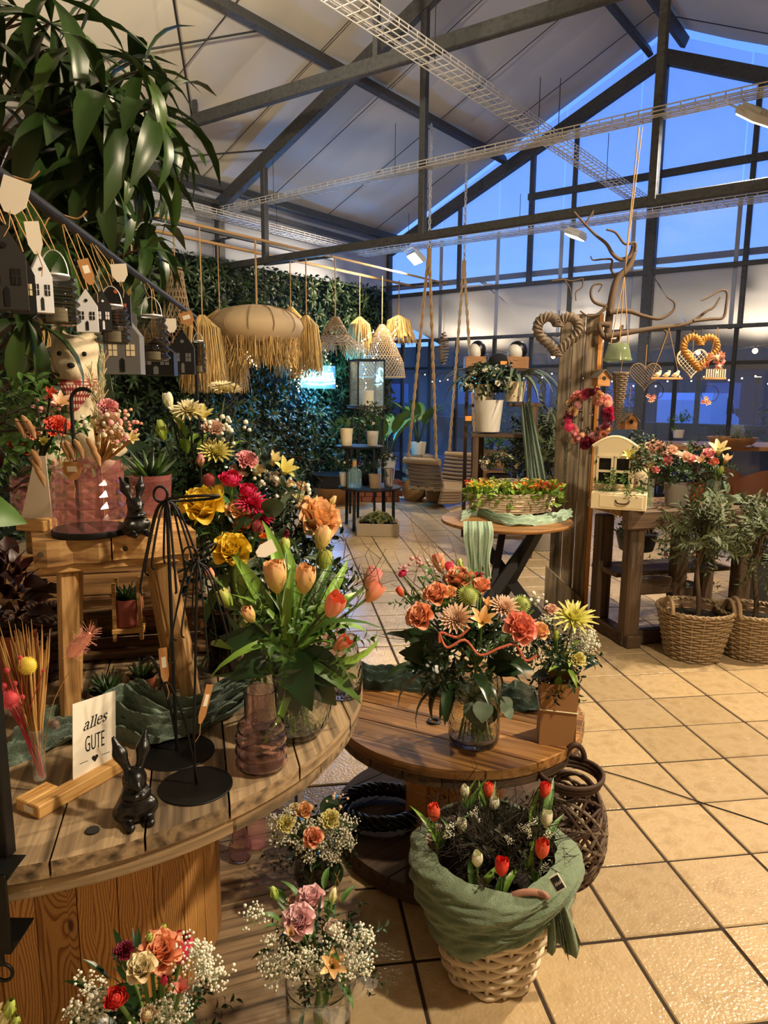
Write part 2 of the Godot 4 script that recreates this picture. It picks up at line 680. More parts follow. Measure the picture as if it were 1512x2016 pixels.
	mat("bark", Color(0.34, 0.27, 0.21), 0.85)
	mat("pale_twig", Color(0.52, 0.40, 0.28), 0.8)
	mat("salmon_twig", Color(0.80, 0.42, 0.32), 0.6)
	# cloth
	cloth("gauze", Color(0.34, 0.41, 0.36), Color(0.42, 0.49, 0.43))
	cloth("gauze_deep", Color(0.18, 0.25, 0.22), Color(0.24, 0.32, 0.28))
	cloth("gauze_sage", Color(0.40, 0.47, 0.38), Color(0.47, 0.54, 0.44))
	cloth("gauze_pale", Color(0.56, 0.66, 0.57), Color(0.64, 0.73, 0.64))
	cloth("plush", Color(0.84, 0.77, 0.64), Color(0.90, 0.84, 0.72))
	# glass
	glass("clear_glass", Color(0.92, 0.97, 0.93), 0.10)
	glass("smoke_glass", Color(0.03, 0.03, 0.04), 0.62)
	glass("rose_glass", Color(0.86, 0.50, 0.52), 0.2)
	glass("mauve_glass", Color(0.55, 0.37, 0.37), 0.36)
	glass("green_glass", Color(0.52, 0.58, 0.40), 0.5, 0.12)
	glass("blue_glass", Color(0.62, 0.82, 0.86), 0.2)
	glass("brown_glass", Color(0.16, 0.08, 0.06), 0.6)
	for nm in ["ice_glass"]:
		var ig := glass(nm, Color(0.90, 0.95, 0.90), 0.16, 0.06)
		ig.normal_enabled = true
		ig.normal_texture = ntex(noise(0.03, 2, 51, FastNoiseLite.TYPE_CELLULAR), [], 256, 8.0)
		ig.normal_scale = 1.0
		tri(ig, Vector3(6, 6, 6))
	for q in [["r_clear", Color(0.98, 0.995, 0.985)], ["r_mauve", Color(0.98, 0.89, 0.91)], ["r_rose", Color(0.95, 0.70, 0.70)], ["r_ice", Color(0.975, 0.99, 0.97)], ["r_smoke", Color(0.42, 0.40, 0.46)], ["r_brown", Color(0.35, 0.24, 0.2)]]:
		var rg := mat(q[0], Color(q[1].r, q[1].g, q[1].b, 0.0), 0.02)
		rg.refraction_enabled = true
		rg.refraction_scale = 0.05
		if q[0] == "r_ice":
			rg.normal_enabled = true
			rg.normal_texture = M.ice_glass.normal_texture
			rg.normal_scale = 0.6
			tri(rg, Vector3(6, 6, 6))
	glass("cellophane", Color(0.93, 0.90, 0.88), 0.10, 0.08)
	# lights one sees
	var nl := mat("neon_glow", Color(0.9, 1.0, 1.0), 0.4)
	nl.emission_enabled = true
	nl.emission = Color(0.55, 0.95, 1.0)
	nl.emission_energy_multiplier = 14.0
	var bl := mat("bulb_glow", Color(1, 0.95, 0.85), 0.4)
	bl.emission_enabled = true
	bl.emission = Color(1.0, 0.86, 0.62)
	bl.emission_energy_multiplier = 10.0
	# leaves
	leaf_mat("leaf_hedge", Color(0.16, 0.26, 0.12), 0.45)
	leaf_mat("leaf_dark", Color(0.13, 0.23, 0.11), 0.32)
	leaf_mat("leaf_tree", Color(0.17, 0.26, 0.11), 0.36)
	leaf_mat("leaf_tree_light", Color(0.26, 0.36, 0.15), 0.36)
	leaf_mat("leaf_heather", Color(0.17, 0.16, 0.10), 0.6)
	leaf_mat("leaf_mid", Color(0.30, 0.45, 0.19), 0.45)
	leaf_mat("leaf_tulip", Color(0.50, 0.66, 0.26), 0.4)
	leaf_mat("leaf_bright", Color(0.52, 0.66, 0.24), 0.45)
	leaf_mat("leaf_euca", Color(0.36, 0.43, 0.34), 0.6)
	leaf_mat("leaf_olive", Color(0.36, 0.40, 0.28), 0.55)
	leaf_mat("leaf_burgundy", Color(0.22, 0.09, 0.08), 0.4)
	mat("stem", Color(0.36, 0.48, 0.22), 0.55)
	mat("stem_dark", Color(0.17, 0.22, 0.11), 0.6)
	# petals: the mesh carries the shading of hue, the material the dye
	petal_mat("p_white", Color(0.97, 0.96, 0.90))
	petal_mat("p_cream", Color(0.96, 0.92, 0.78))
	petal_mat("p_yellow", Color(1.0, 0.90, 0.34))
	petal_mat("p_lemon", Color(0.93, 0.90, 0.60))
	petal_mat("p_orange", Color(0.97, 0.62, 0.26))
	petal_mat("p_apricot", Color(0.99, 0.83, 0.64))
	petal_mat("p_peach", Color(0.99, 0.75, 0.61))
	petal_mat("p_salmon", Color(0.98, 0.68, 0.60))
	petal_mat("p_coral", Color(0.94, 0.42, 0.32))
	petal_mat("p_pink", Color(0.96, 0.68, 0.70))
	petal_mat("p_blush", Color(0.97, 0.84, 0.77))
	petal_mat("p_lilac", Color(0.96, 0.82, 0.84))
	petal_mat("p_magenta", Color(0.88, 0.20, 0.42))
	petal_mat("p_wine", Color(0.50, 0.10, 0.22))
	petal_mat("p_green", Color(0.72, 0.78, 0.42))
	petal_mat("p_tulip", Color(0.97, 0.82, 0.64))
	petal_mat("p_sage", Color(0.58, 0.60, 0.40))
	petal_mat("p_pink_leaf", Color(0.62, 0.40, 0.38))
	petal_mat("p_red", Color(0.92, 0.28, 0.24))
	mat("dry_grass", Color(0.72, 0.55, 0.32), 0.85)
	mat("catkin", Color(0.62, 0.47, 0.32), 0.9)
	mat("dry_pink", Color(0.80, 0.30, 0.34), 0.85)
	mat("bobble", Color(0.60, 0.26, 0.26), 0.9)


func pine_grain() -> Array:
	var out := []
	for w in 2:
		var f := noise(0.006, 2, 70 + w)
		var f2 := noise(0.1, 2, 77 + w)
		var im := Image.create(128, 512, false, Image.FORMAT_RGB8)
		for y in 512:
			for x in 128:
				var yy := sin(y * TAU / 512.0) * 90.0
				var q := absf(x - 64.0) * 0.085 + f.get_noise_2d(x * 0.8, yy * 0.6) * 3.2 + yy * 0.006
				if w == 1:
					var kx := x - 70.0
					var ky := (y - 200.0) * 0.45
					q += 5.0 * exp(-(kx * kx + ky * ky) / 900.0)
				var r := fposmod(q, 1.0)
				var late := smoothstep(0.45, 0.93, r) * (1.0 - smoothstep(0.95, 1.0, r))
				var k := Color(0.87, 0.66, 0.38).lerp(Color(0.58, 0.33, 0.13), late * 0.85)
				k = k.darkened(0.08 + 0.08 * f2.get_noise_2d(x * 3.0, yy))
				if w == 1:
					var kd := Vector2(x - 70.0, (y - 200.0) * 0.6).length()
					if kd < 9.0: k = k.lerp(Color(0.34, 0.16, 0.09), 1.0 - smoothstep(4.0, 9.0, kd) * 0.8)
				im.set_pixel(x, y, k)
		out.append(ImageTexture.create_from_image(im))
	return out


func plank_woods():
	wood("grey_plank", [Color(0.16, 0.13, 0.10), Color(0.42, 0.35, 0.27), Color(0.60, 0.51, 0.40), Color(0.34, 0.28, 0.21)], 0.72, 0, 8.0, 0.35)
	wood("brown_plank", [Color(0.24, 0.15, 0.08), Color(0.50, 0.34, 0.18), Color(0.64, 0.47, 0.27), Color(0.42, 0.28, 0.15)], 0.5, 0, 8.0, 0.35)

# a leaf along +y with its face to +z
func leaf(L: float, W: float, bend := 0.3, fold := 0.15, belly := 0.45, segs := 5, dark := 0.75) -> MB:
	var mb := MB.new()
	mb.tinted = true
	var rows := []
	var cols := []
	for j in segs + 1:
		var u := float(j) / segs
		var w := W * 0.5 * pow(sin(PI * pow(u, log(0.5) / log(belly))), 0.8) if u > 0.0 and u < 1.0 else W * 0.02
		var a := bend * u * u
		var mid := Vector3(0, L * u * cos(a * 0.5), -L * u * sin(a * 0.7))
		rows.append([mid + Vector3(-w, 0, fold * w * 2.0), mid + Vector3(-w * 0.5, 0, fold * w), mid, mid + Vector3(w * 0.5, 0, fold * w), mid + Vector3(w, 0, fold * w * 2.0)])
		cols.append(Color(1, 1, 1).lerp(Color(dark, dark, dark), 0.5 - 0.5 * cos(u * 9.0)))
	mb.sheet(rows, false, false, cols)
	return mb


# one petal set round the y axis at azimuth az, leaning from a0 at its root to a1 at its tip
func petal(mb: MB, az: float, r0: float, y0: float, L: float, W: float, a0: float, a1: float, cup: float, k0: Color, k1: Color, segs := 4, wide := 4, wave := 0.0, tip := 0.0, curl := 0.0):
	var out := Vector3(cos(az), 0, sin(az))
	var side := Vector3(-sin(az), 0, cos(az))
	var p := out * r0 + Vector3(0, y0, 0)
	var rows := []
	var cols := []
	for j in segs + 1:
		var u := float(j) / segs
		var a := lerpf(a0, a1, u) + curl * maxf(0.0, (u - 0.6) / 0.4)
		var dir := out * sin(a) + Vector3(0, cos(a), 0)
		var nn := out * cos(a) - Vector3(0, sin(a), 0)
		if j > 0: p += dir * (L / segs)
		# rounded tips pull their sides back, pointed ones run together
		var w := W * 0.5 * ((0.4 + 0.6 * sin(PI * 0.5 * minf(1.0, u * 1.6))) * (1.0 - 0.18 * u * u) if tip > 0.0 else (pow(sin(PI * (0.12 + 0.80 * pow(u, 0.8))), 0.55) if j < segs else 0.25))
		var row := []
		for q in wide + 1:
			var s := 2.0 * q / wide - 1.0
			row.append(p + side * w * s - nn * (cup * w * s * s) + nn * (wave * W * u * u * sin(s * 7.0 + az * 5.0)) - dir * ((0.18 * u + tip * u * u) * w * s * s))
		rows.append(row)
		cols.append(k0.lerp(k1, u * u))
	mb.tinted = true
	mb.sheet(rows, false, false, cols)


func grey(a: float) -> Color:
	return Color(a, a, a)


# a cupped rose opening to +y, about 1 across
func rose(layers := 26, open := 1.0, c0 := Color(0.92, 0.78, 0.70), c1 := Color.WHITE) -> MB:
	var mb := MB.new()
	var az := 0.0
	for j in layers:
		var u := float(j) / (layers - 1)
		az += 2.4
		var r := 0.03 + 0.20 * u * open
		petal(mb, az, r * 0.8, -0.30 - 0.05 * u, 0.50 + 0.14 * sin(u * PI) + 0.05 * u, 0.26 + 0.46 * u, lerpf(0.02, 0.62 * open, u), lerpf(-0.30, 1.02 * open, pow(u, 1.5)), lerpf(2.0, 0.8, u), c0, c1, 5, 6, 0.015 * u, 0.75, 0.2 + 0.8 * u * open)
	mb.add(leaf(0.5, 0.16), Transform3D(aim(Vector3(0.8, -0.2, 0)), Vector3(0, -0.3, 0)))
	return mb


# many thin layers that make a flat button
func ranunculus() -> MB:
	var mb := MB.new()
	var az := 0.0
	for j in 40:
		var u := j / 39.0
		az += 2.4
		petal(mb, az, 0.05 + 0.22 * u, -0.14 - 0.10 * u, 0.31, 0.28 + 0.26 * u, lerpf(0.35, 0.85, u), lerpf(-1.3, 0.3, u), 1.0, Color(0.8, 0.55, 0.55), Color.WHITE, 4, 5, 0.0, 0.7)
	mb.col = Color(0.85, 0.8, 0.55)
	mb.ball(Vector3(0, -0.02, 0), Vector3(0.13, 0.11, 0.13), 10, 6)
	return mb


func tulip(c0: Color, c1: Color, open := 0.0, ruff := 0.0) -> MB:
	var mb := MB.new()
	for layer in 2:
		for j in 3:
			var az := TAU * (j + 0.5 * layer) / 3.0
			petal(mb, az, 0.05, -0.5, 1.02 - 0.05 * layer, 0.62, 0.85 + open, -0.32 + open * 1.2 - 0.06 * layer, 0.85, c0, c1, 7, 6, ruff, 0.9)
	if ruff > 0.0:
		for j in 9: petal(mb, j * 2.4, 0.10 + 0.02 * (j % 3), -0.30, 0.78, 0.34, 0.35, -0.25 + 0.1 * (j % 3), 0.9, c0, c1, 5, 4, ruff * 1.5, 0.7)
	return mb


# a head of many strap petals
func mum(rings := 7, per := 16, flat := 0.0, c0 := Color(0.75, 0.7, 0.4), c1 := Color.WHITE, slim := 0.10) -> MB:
	var mb := MB.new()
	for j in rings:
		var u := float(j) / (rings - 1)
		for q in per:
			var az := TAU * (q + 0.5 * (j % 2) + 0.13 * j) / per
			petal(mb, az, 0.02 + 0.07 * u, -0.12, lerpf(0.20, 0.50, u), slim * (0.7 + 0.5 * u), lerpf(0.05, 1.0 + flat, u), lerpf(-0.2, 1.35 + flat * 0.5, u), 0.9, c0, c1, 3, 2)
	return mb


func carnation() -> MB:
	var mb := MB.new()
	for j in 30:
		var u := j / 29.0
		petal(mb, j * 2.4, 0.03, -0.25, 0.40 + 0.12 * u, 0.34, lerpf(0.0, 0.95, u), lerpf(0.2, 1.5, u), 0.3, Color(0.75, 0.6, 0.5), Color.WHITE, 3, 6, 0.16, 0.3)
	return mb


# open trumpet, six petals
func lily(open := 0.9) -> MB:
	var mb := MB.new()
	for j in 6:
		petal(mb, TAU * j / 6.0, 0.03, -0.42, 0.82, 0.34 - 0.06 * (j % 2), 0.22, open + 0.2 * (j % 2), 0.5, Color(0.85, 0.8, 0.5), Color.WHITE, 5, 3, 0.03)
	return mb


func thistle_ball(n: int, r: float, L: float, w: float) -> MB:
	var mb := MB.new()
	mb.tinted = true
	mb.col = grey(0.7)
	mb.ball(Vector3.ZERO, r, 10, 7)
	for j in n:
		var y := 1.0 - 2.0 * (j + 0.5) / n
		var a := j * 2.39996
		var d := Vector3(sqrt(1.0 - y * y) * cos(a), y, sqrt(1.0 - y * y) * sin(a))
		mb.col = grey(1.0)
		var s := d.cross(Vector3(0.3, 1, 0.2)).normalized() * w
		mb.flat([d * r * 0.9 - s, d * r * 0.9 + s, d * (r + L)])
	return mb


func spray(n := 11) -> MB:
	# a twig of baby's breath: small blossoms on thin stalks
	var mb := MB.new()
	mb.tinted = true
	for j in n:
		var d := ball_dir(0.9)
		var p := d * rr(0.6, 1.0)
		mb.col = Color(0.25, 0.35, 0.15)
		mb.tube([Vector3.ZERO, p * 0.5 + Vector3(0, 0.05, 0), p], 0.008, 3, false)
		mb.col = grey(rr(0.85, 1.0))
		mb.ball(p, Vector3(0.13, 0.11, 0.13) * rr(0.7, 1.15), 6, 4)
	return mb


func shapes():
	MS.rose = rose().mesh()
	MS.rose_tight = rose(20, 0.72).mesh()
	MS.rose_wide = rose(32, 1.15).mesh()
	MS.ranunculus = ranunculus().mesh()
	MS.tulip_parrot = tulip(Color(0.62, 0.72, 0.30), Color(1.0, 0.84, 0.76), 0.05, 0.05).mesh()
	MS.tulip_pink = tulip(Color(0.95, 0.92, 0.60), Color(1.0, 0.72, 0.70), 0.08).mesh()
	MS.tulip_plain = tulip(Color(0.88, 0.95, 0.66), Color.WHITE).mesh()
	MS.tulip_red = tulip(Color(1.0, 1.0, 0.5), Color(1.0, 0.9, 0.9), 0.05, 0.02).mesh()
	MS.mum = mum().mesh()
	MS.mum_flat = mum(6, 15, 0.25).mesh()
	MS.spider = mum(5, 15, 0.2, Color(0.85, 0.9, 0.5), Color.WHITE, 0.07).mesh()
	MS.daisy = mum(3, 18, 0.35, Color(0.9, 0.9, 0.7), Color.WHITE, 0.08).mesh()
	MS.carnation = carnation().mesh()
	MS.lily = lily().mesh()
	MS.lily_half = lily(0.45).mesh()
	MS.bud = tulip(Color(0.7, 0.85, 0.4), Color.WHITE, -0.12).mesh()
	MS.fuzz = thistle_ball(260, 0.34, 0.16, 0.02).mesh()
	MS.craspedia = thistle_ball(300, 0.46, 0.05, 0.03).mesh()
	MS.spray = spray().mesh()
	MS.spray_small = spray(8).mesh()
	MS.leaf_s = leaf(1.0, 0.5, 0.5, 0.12, 0.45, 3).mesh()
	MS.leaf_lance = leaf(1.0, 0.28, 0.6, 0.2, 0.4, 5).mesh()
	MS.leaf_long = leaf(1.0, 0.16, 0.9, 0.3, 0.35, 7).mesh()
	MS.leaf_droop = leaf(1.0, 0.2, 2.0, 0.25, 0.4, 8).mesh()
	MS.leaf_round = leaf(1.0, 0.85, 0.35, 0.08, 0.5, 5).mesh()
	MS.leaf_broad = leaf(1.0, 0.6, 0.7, 0.12, 0.42, 6).mesh()
	MS.leaf_pachira = leaf(1.0, 0.31, 0.75, 0.13, 0.58, 6, 0.9).mesh()
	MS.leaf_olive = leaf(1.0, 0.2, 0.2, 0.1, 0.5, 3).mesh()
	MS.leaf_strap = leaf(1.0, 0.09, 1.8, 0.2, 0.4, 8).mesh()
	# filler: a tuft of small leaves on one twig
	var tw := MB.new()
	tw.tinted = true
	for j in 9:
		var y := 0.15 + j * 0.1
		var d := Vector3(cos(j * 2.4), 0.75, sin(j * 2.4))
		tw.add(leaf(0.34, 0.15, 0.4, 0.15, 0.45, 3), Transform3D(aim(d, Vector3.UP), Vector3(0, y, 0)))
	MS.tuft = tw.mesh()
	var ol := MB.new()
	ol.tinted = true
	for j in 15:
		var y := 0.08 + j * 0.062
		var d := Vector3(cos(j * 2.2), 0.9, sin(j * 2.2))
		ol.add(leaf(0.34, 0.085, 0.3, 0.15, 0.45, 3), Transform3D(aim(d, Vector3.UP), Vector3(0, y, 0)))
	ol.col = Color(0.5, 0.45, 0.35)
	ol.tube([Vector3.ZERO, Vector3(0.01, 0.5, 0), Vector3(0, 0.98, 0)], [0.012, 0.008, 0.003], 4, false)
	MS.olive_twig = ol.mesh()
	var gr := MB.new()
	gr.tinted = true
	for j in 26:
		var d := Vector3(cos(j * 2.4) * 0.45, 1.0, sin(j * 2.4) * 0.45) * rr(0.6, 1.0)
		gr.col = grey(rr(0.6, 1.0))
		gr.add(leaf(d.length(), 0.035, 0.5, 0.0, 0.4, 3), Transform3D(aim(d), Vector3.ZERO))
	MS.grass_tuft = gr.mesh()


func put_flower(up: Node, called: String, shape: String, dye: String, at: Vector3, size: float, dir: Vector3) -> MeshInstance3D:
	return part(up, called, MS[shape], dye, at, aim(dir, Vector3.BACK, rr(0, TAU)).scaled(Vector3.ONE * size))


# leaves each of its own round a middle point
func put_leaves(up: Node, shape: String, dye, mid: Vector3, n: int, L: float, spread: float, bias := 0.3, L2 := 0.0, called := "leaf"):
	for j in n:
		var d := ball_dir(bias)
		var s := rr(L, maxf(L, L2))
		part(up, called, MS[shape], dye, mid + d * spread * rr(0.6, 1.0), aim(d + Vector3(0, rr(-0.2, 0.3), 0), Vector3.UP, rr(-0.4, 0.4)).scaled(Vector3.ONE * s))


# a soft mass of small sprigs inside an ellipsoid
func put_mass(up: Node, called: String, shape: String, dye, mid: Vector3, r: Vector3, n: int, size: float, bias := 0.4, shell := 0.3):
	var pl := []
	for j in n:
		var d := ball_dir(bias)
		var p := mid + d * r * rr(shell, 1.0)
		pl.append(Transform3D(aim(d + ball_dir() * 0.5, Vector3.BACK, rr(0, TAU)).scaled(Vector3.ONE * size * rr(0.7, 1.25)), p))
	scatter(up, called, MS[shape], dye, pl)


# a bundle of stems from the heads down to a point
func put_stems(up: Node, heads: Array, foot: Vector3, neck: Vector3, dye := "stem", r := 0.0035):
	for h in heads:
		var a: Vector3 = h
		var spread := (a - neck) * 0.25
		var q := foot - Vector3(spread.x, 0, spread.z)
		part(up, "stem", MB.new().tube(curve([a, a.lerp(neck, 0.6) + Vector3(0, 0.0, 0), neck + spread * 0.15, q], 3), r, 5, false), dye)

# one smooth skin round a set of tapered capsules [from, to, radius, radius], meshed as surface nets
func blob(prims: Array, cell: float, k: float) -> MB:
	var lo := Vector3.ONE * 1e9
	var hi := -lo
	for p in prims:
		var r: float = maxf(p[2], p[3]) + cell * 2.0
		lo = lo.min(p[0] - Vector3.ONE * r).min(p[1] - Vector3.ONE * r)
		hi = hi.max(p[0] + Vector3.ONE * r).max(p[1] + Vector3.ONE * r)
	var nx := int((hi.x - lo.x) / cell) + 2
	var ny := int((hi.y - lo.y) / cell) + 2
	var nz := int((hi.z - lo.z) / cell) + 2
	var f := PackedFloat32Array()
	f.resize(nx * ny * nz)
	f.fill(1e3)
	for p in prims:
		var a: Vector3 = p[0]
		var ab: Vector3 = p[1] - a
		var ll := maxf(ab.length_squared(), 1e-9)
		var ra: float = p[2]
		var rb: float = p[3]
		var reach := maxf(ra, rb) + k * 2.0 + cell * 3.0
		var p0: Vector3 = ((a.min(p[1]) - Vector3.ONE * reach - lo) / cell).floor()
		var p1: Vector3 = ((a.max(p[1]) + Vector3.ONE * reach - lo) / cell).ceil()
		for z in range(maxi(0, int(p0.z)), mini(nz, int(p1.z) + 1)):
			for y in range(maxi(0, int(p0.y)), mini(ny, int(p1.y) + 1)):
				for x in range(maxi(0, int(p0.x)), mini(nx, int(p1.x) + 1)):
					var q := lo + Vector3(x, y, z) * cell - a
					var h := clampf(q.dot(ab) / ll, 0.0, 1.0)
					var dd := (q - ab * h).length() - lerpf(ra, rb, h)
					var at := (z * ny + y) * nx + x
					var o := f[at]
					var m := maxf(k - absf(o - dd), 0.0) / k
					f[at] = minf(o, dd) - m * m * k * 0.25
	var mb := MB.new()
	var id := {}
	var step := [1, nx, nx * ny]
	for z in nz - 1:
		for y in ny - 1:
			for x in nx - 1:
				var at := (z * ny + y) * nx + x
				var inside := 0
				for c in 8:
					if f[at + (c & 1) + ((c >> 1) & 1) * nx + (c >> 2) * nx * ny] < 0.0: inside += 1
				if inside == 0 or inside == 8: continue
				var sum := Vector3.ZERO
				var n := 0
				for ax in 3:
					for c in 4:
						var o := Vector3i.ZERO
						o[(ax + 1) % 3] = c & 1
						o[(ax + 2) % 3] = c >> 1
						var i0: int = at + o.x + o.y * nx + o.z * nx * ny
						var i1: int = i0 + step[ax]
						if (f[i0] < 0.0) != (f[i1] < 0.0):
							var v := Vector3(o)
							v[ax] = f[i0] / (f[i0] - f[i1])
							sum += v
							n += 1
				var g := Vector3(f[at + 1] - f[at] + f[at + 1 + nx + nx * ny] - f[at + nx + nx * ny], f[at + nx] - f[at] + f[at + 1 + nx + nx * ny] - f[at + 1 + nx * ny], f[at + nx * ny] - f[at] + f[at + 1 + nx + nx * ny] - f[at + 1 + nx])
				id[at] = mb.vert(lo + (Vector3(x, y, z) + sum / n) * cell, g.normalized())
	for z in range(1, nz - 1):
		for y in range(1, ny - 1):
			for x in range(1, nx - 1):
				var at := (z * ny + y) * nx + x
				for ax in 3:
					if (f[at] < 0.0) == (f[at + step[ax]] < 0.0): continue
					var u: int = step[(ax + 1) % 3]
					var w: int = step[(ax + 2) % 3]
					var a = id.get(at - u - w)
					var b = id.get(at - w)
					var c = id.get(at)
					var d = id.get(at - u)
					if a == null or b == null or c == null or d == null: continue
					mb.tri(a, b, c)
					mb.tri(a, c, d)
	return mb


# wavy cloth laid along a path; w is its width, up how high its folds stand
func runner(path: Array, w: float, up := 0.02, folds := 6.0, side := Vector3.ZERO, sd := 0.0) -> MB:
	var pts := curve(path, 14)
	var rows := []
	var m := pts.size()
	var rn := noise(0.03, 3, 12)
	for j in m:
		var dir: Vector3 = (pts[mini(j + 1, m - 1)] - pts[maxi(j - 1, 0)]).normalized()
		var sd_dir := side if side != Vector3.ZERO else dir.cross(Vector3.UP).normalized()
		var nn := sd_dir.cross(dir).normalized()
		if nn.y < -0.01: nn = -nn
		var row := []
		for q in 49:
			var s := q / 48.0 * 2.0 - 1.0
			var edge := 1.0 - s * s * s * s
			var hgt := up * (0.5 + 0.5 * sin(s * folds * 1.7 + sin(j * 0.16 + sd) * 1.8 + sd)) * (0.7 + 0.3 * sin(s * folds * 3.1 + j * 0.22)) + up * 0.6 * edge
			hgt += up * 0.45 * rn.get_noise_2d(j * 4.0, q * 5.0) + up * 0.25 * rn.get_noise_2d(j * 11.0 + 90.0, q * 9.0)
			var wj := w * (1.0 + 0.12 * sin(j * 0.25 + sd) + 0.06 * sin(j * 0.65))
			row.append(pts[j] + sd_dir * s * wj * 0.5 + nn * maxf(hgt, 0.002))
		rows.append(row)
	return MB.new().sheet(rows)


# a woven tub: strands run round the stakes; r0 bottom and r1 top radius; sx squeezes one side
func wicker(up: Node, r0: float, r1: float, h: float, rows_n: int, stakes: int, m, y0 := 0.0, thick := 0.0, sz := 1.0, called := "strand"):
	var t := thick if thick > 0.0 else h / rows_n * 0.55
	for j in rows_n:
		var u := (j + 0.5) / rows_n
		var r := lerpf(r0, r1, u)
		var pts := []
		for q in stakes * 4 + 1:
			var a := TAU * q / (stakes * 4)
			var s := sin(a * stakes * 0.5 + PI * (j % 2)) * t * 0.8
			pts.append(Vector3(cos(a) * (r + s), y0 + h * u + 0.15 * t * sin(a * 3.0 + j), sin(a) * (r + s) * sz))
		part(up, called, MB.new().tube(pts, t, 5, false), m)
	var st := MB.new()
	for q in stakes:
		var a := TAU * (q + 0.5) / stakes
		st.tube([Vector3(cos(a) * r0, y0, sin(a) * r0 * sz), Vector3(cos(a) * r1, y0 + h, sin(a) * r1 * sz)], t * 0.8, 4, false)
	part(up, "stakes", st, m)
	part(up, "lining", MB.new().lathe([Vector2(0, y0 + 0.01), Vector2(r0 * 0.95, y0 + 0.01), Vector2(r0 * 0.95, y0 + 0.01), Vector2(r1 * 0.95, y0 + h * 0.97)], 24), "weave_brown", Vector3.ZERO, Basis().scaled(Vector3(1, 1, sz)))
	var rim := []
	var rim2 := []
	for q in 61:
		var a := TAU * q / 60
		rim.append(Vector3(cos(a) * (r1 + t * cos(a * 20.0)), y0 + h + t * sin(a * 20.0), sin(a) * (r1 + t * cos(a * 20.0)) * sz))
		rim2.append(Vector3(cos(a) * (r1 - t * cos(a * 20.0)), y0 + h - t * sin(a * 20.0), sin(a) * (r1 - t * cos(a * 20.0)) * sz))
	part(up, "rim", MB.new().tube(rim, t * 1.1, 5, false).tube(rim2, t * 1.1, 5, false), m)


# vase of glass: a thin wall with a foot
func vase(called: String, label: String, prof: Array, m: String, at: Vector3, group := "", segs := 28, wob := 0.0) -> Node3D:
	var o := thing(called, label, "vase", at, Basis(), group)
	var wall := prof.duplicate()
	if m.begins_with("r_"):
		# a closed glass body: outside up, inside down
		wall.push_front(Vector2(0, prof[0].y))
		for j in range(prof.size() - 1, 0, -1): wall.append(Vector2(prof[j].x - 0.003, maxf(prof[j].y, 0.006)))
		wall.append(Vector2(0, 0.006))
		part(o, "glass_body", MB.new().lathe(wall, segs, Vector3.ZERO, wob), m)
		return o
	part(o, "glass_wall", MB.new().lathe(wall, segs, Vector3.ZERO, wob), m)
	var rt: float = prof[-1].x
	part(o, "rim", MB.new().lathe([Vector2(rt, prof[-1].y - 0.001), Vector2(rt + 0.0015, prof[-1].y + 0.001), Vector2(rt - 0.0015, prof[-1].y + 0.0015), Vector2(rt - 0.002, prof[-1].y - 0.001)], segs), m)
	part(o, "glass_base", MB.new().lathe([Vector2(0, 0.0015), Vector2(prof[0].x * 0.92, 0.0015), Vector2(prof[0].x * 0.9, 0.006), Vector2(0, 0.007)], segs), m)
	return o


func pot_of(up: Node, r0: float, r1: float, h: float, m: String, segs := 20):
	part(up, "pot", MB.new().lathe([Vector2(0, 0), Vector2(r0 * 0.96, 0), Vector2(r0, 0.004), Vector2(r1, h), Vector2(r1, h), Vector2(r1 * 0.93, h), Vector2(r1 * 0.93, h), Vector2(r1 * 0.9, h * 0.86)], segs), m)
	part(up, "soil", MB.new().lathe([Vector2(0.0, h * 0.88), Vector2(r1 * 0.91, h * 0.86)], segs), "soil")

const TILE := 0.3089


func structure():
	var fl := thing("floor", "beige square floor tiles laid diagonally with dark joints", "floor", Vector3.ZERO, Basis(), "", "structure")
	part(fl, "floor_slab", MB.new().box(Vector3(-3.1, -0.055, -3.7), Vector3(9.2, 0.1, 12.8)), "grout", Vector3.ZERO, yaw(rad_to_deg(TURN)))
	var proto := MB.new().box(Vector3(0, -0.02, 0), Vector3(0.2995, 0.04, 0.2995), Basis(), 0.0035).mesh()
	var ya := deg_to_rad(8.16)
	var ax := Vector3(cos(ya), 0, -sin(ya)) * TILE
	var az := Vector3(sin(ya), 0, cos(ya)) * TILE
	var spots := []
	for k in range(-40, 40):
		for m in range(-50, 14):
			var p := ax * (k + 0.6) + az * (m - 0.03)
			var g := p.dot(G)
			var d := p.dot(D)
			if g < -7.75 or g > 1.55 or d < -2.7 or d > 10.1: continue
			var far := p.length()
			if p.z > -0.9 or absf(p.x) > -p.z * 0.62 + 0.1: far += 100.0
			# places the big cable drum hides
			if Vector2(p.x + 0.80, p.z + 1.74).length() < 0.6: far += 60.0
			spots.append([far, p])
	spots.sort_custom(func(a, b): return a[0] < b[0])
	var turn := Basis(Vector3.UP, ya)
	var rest := MB.new()
	for j in spots.size():
		var h := 0.0012 * sin(j * 12.9898)
		if j < 300:
			part(fl, "tile", proto, pick("tile"), spots[j][1] + Vector3(0, h - 0.001, 0), turn)
		else:
			rest.box(spots[j][1] + Vector3(0, h - 0.021, 0), Vector3(0.2995, 0.04, 0.2995), turn)
	part(fl, "tile_field", rest, "tile0").set_meta("kind", "stuff")
	solo("wall_right", "plain wall sheet on the viewer's right, out of the picture", "wall", MB.new().box(Vector3(1.56, 2.05, -3.7), Vector3(0.12, 4.1, 12.8)), "plain_wall", Vector3.ZERO, yaw(rad_to_deg(TURN)), "", "structure")
	solo("wall_front", "plain wall behind the viewer", "wall", MB.new().box(Vector3(-3.1, 3.0, 2.66), Vector3(9.4, 6.2, 0.12)), "plain_wall", Vector3.ZERO, yaw(rad_to_deg(TURN)), "", "structure")


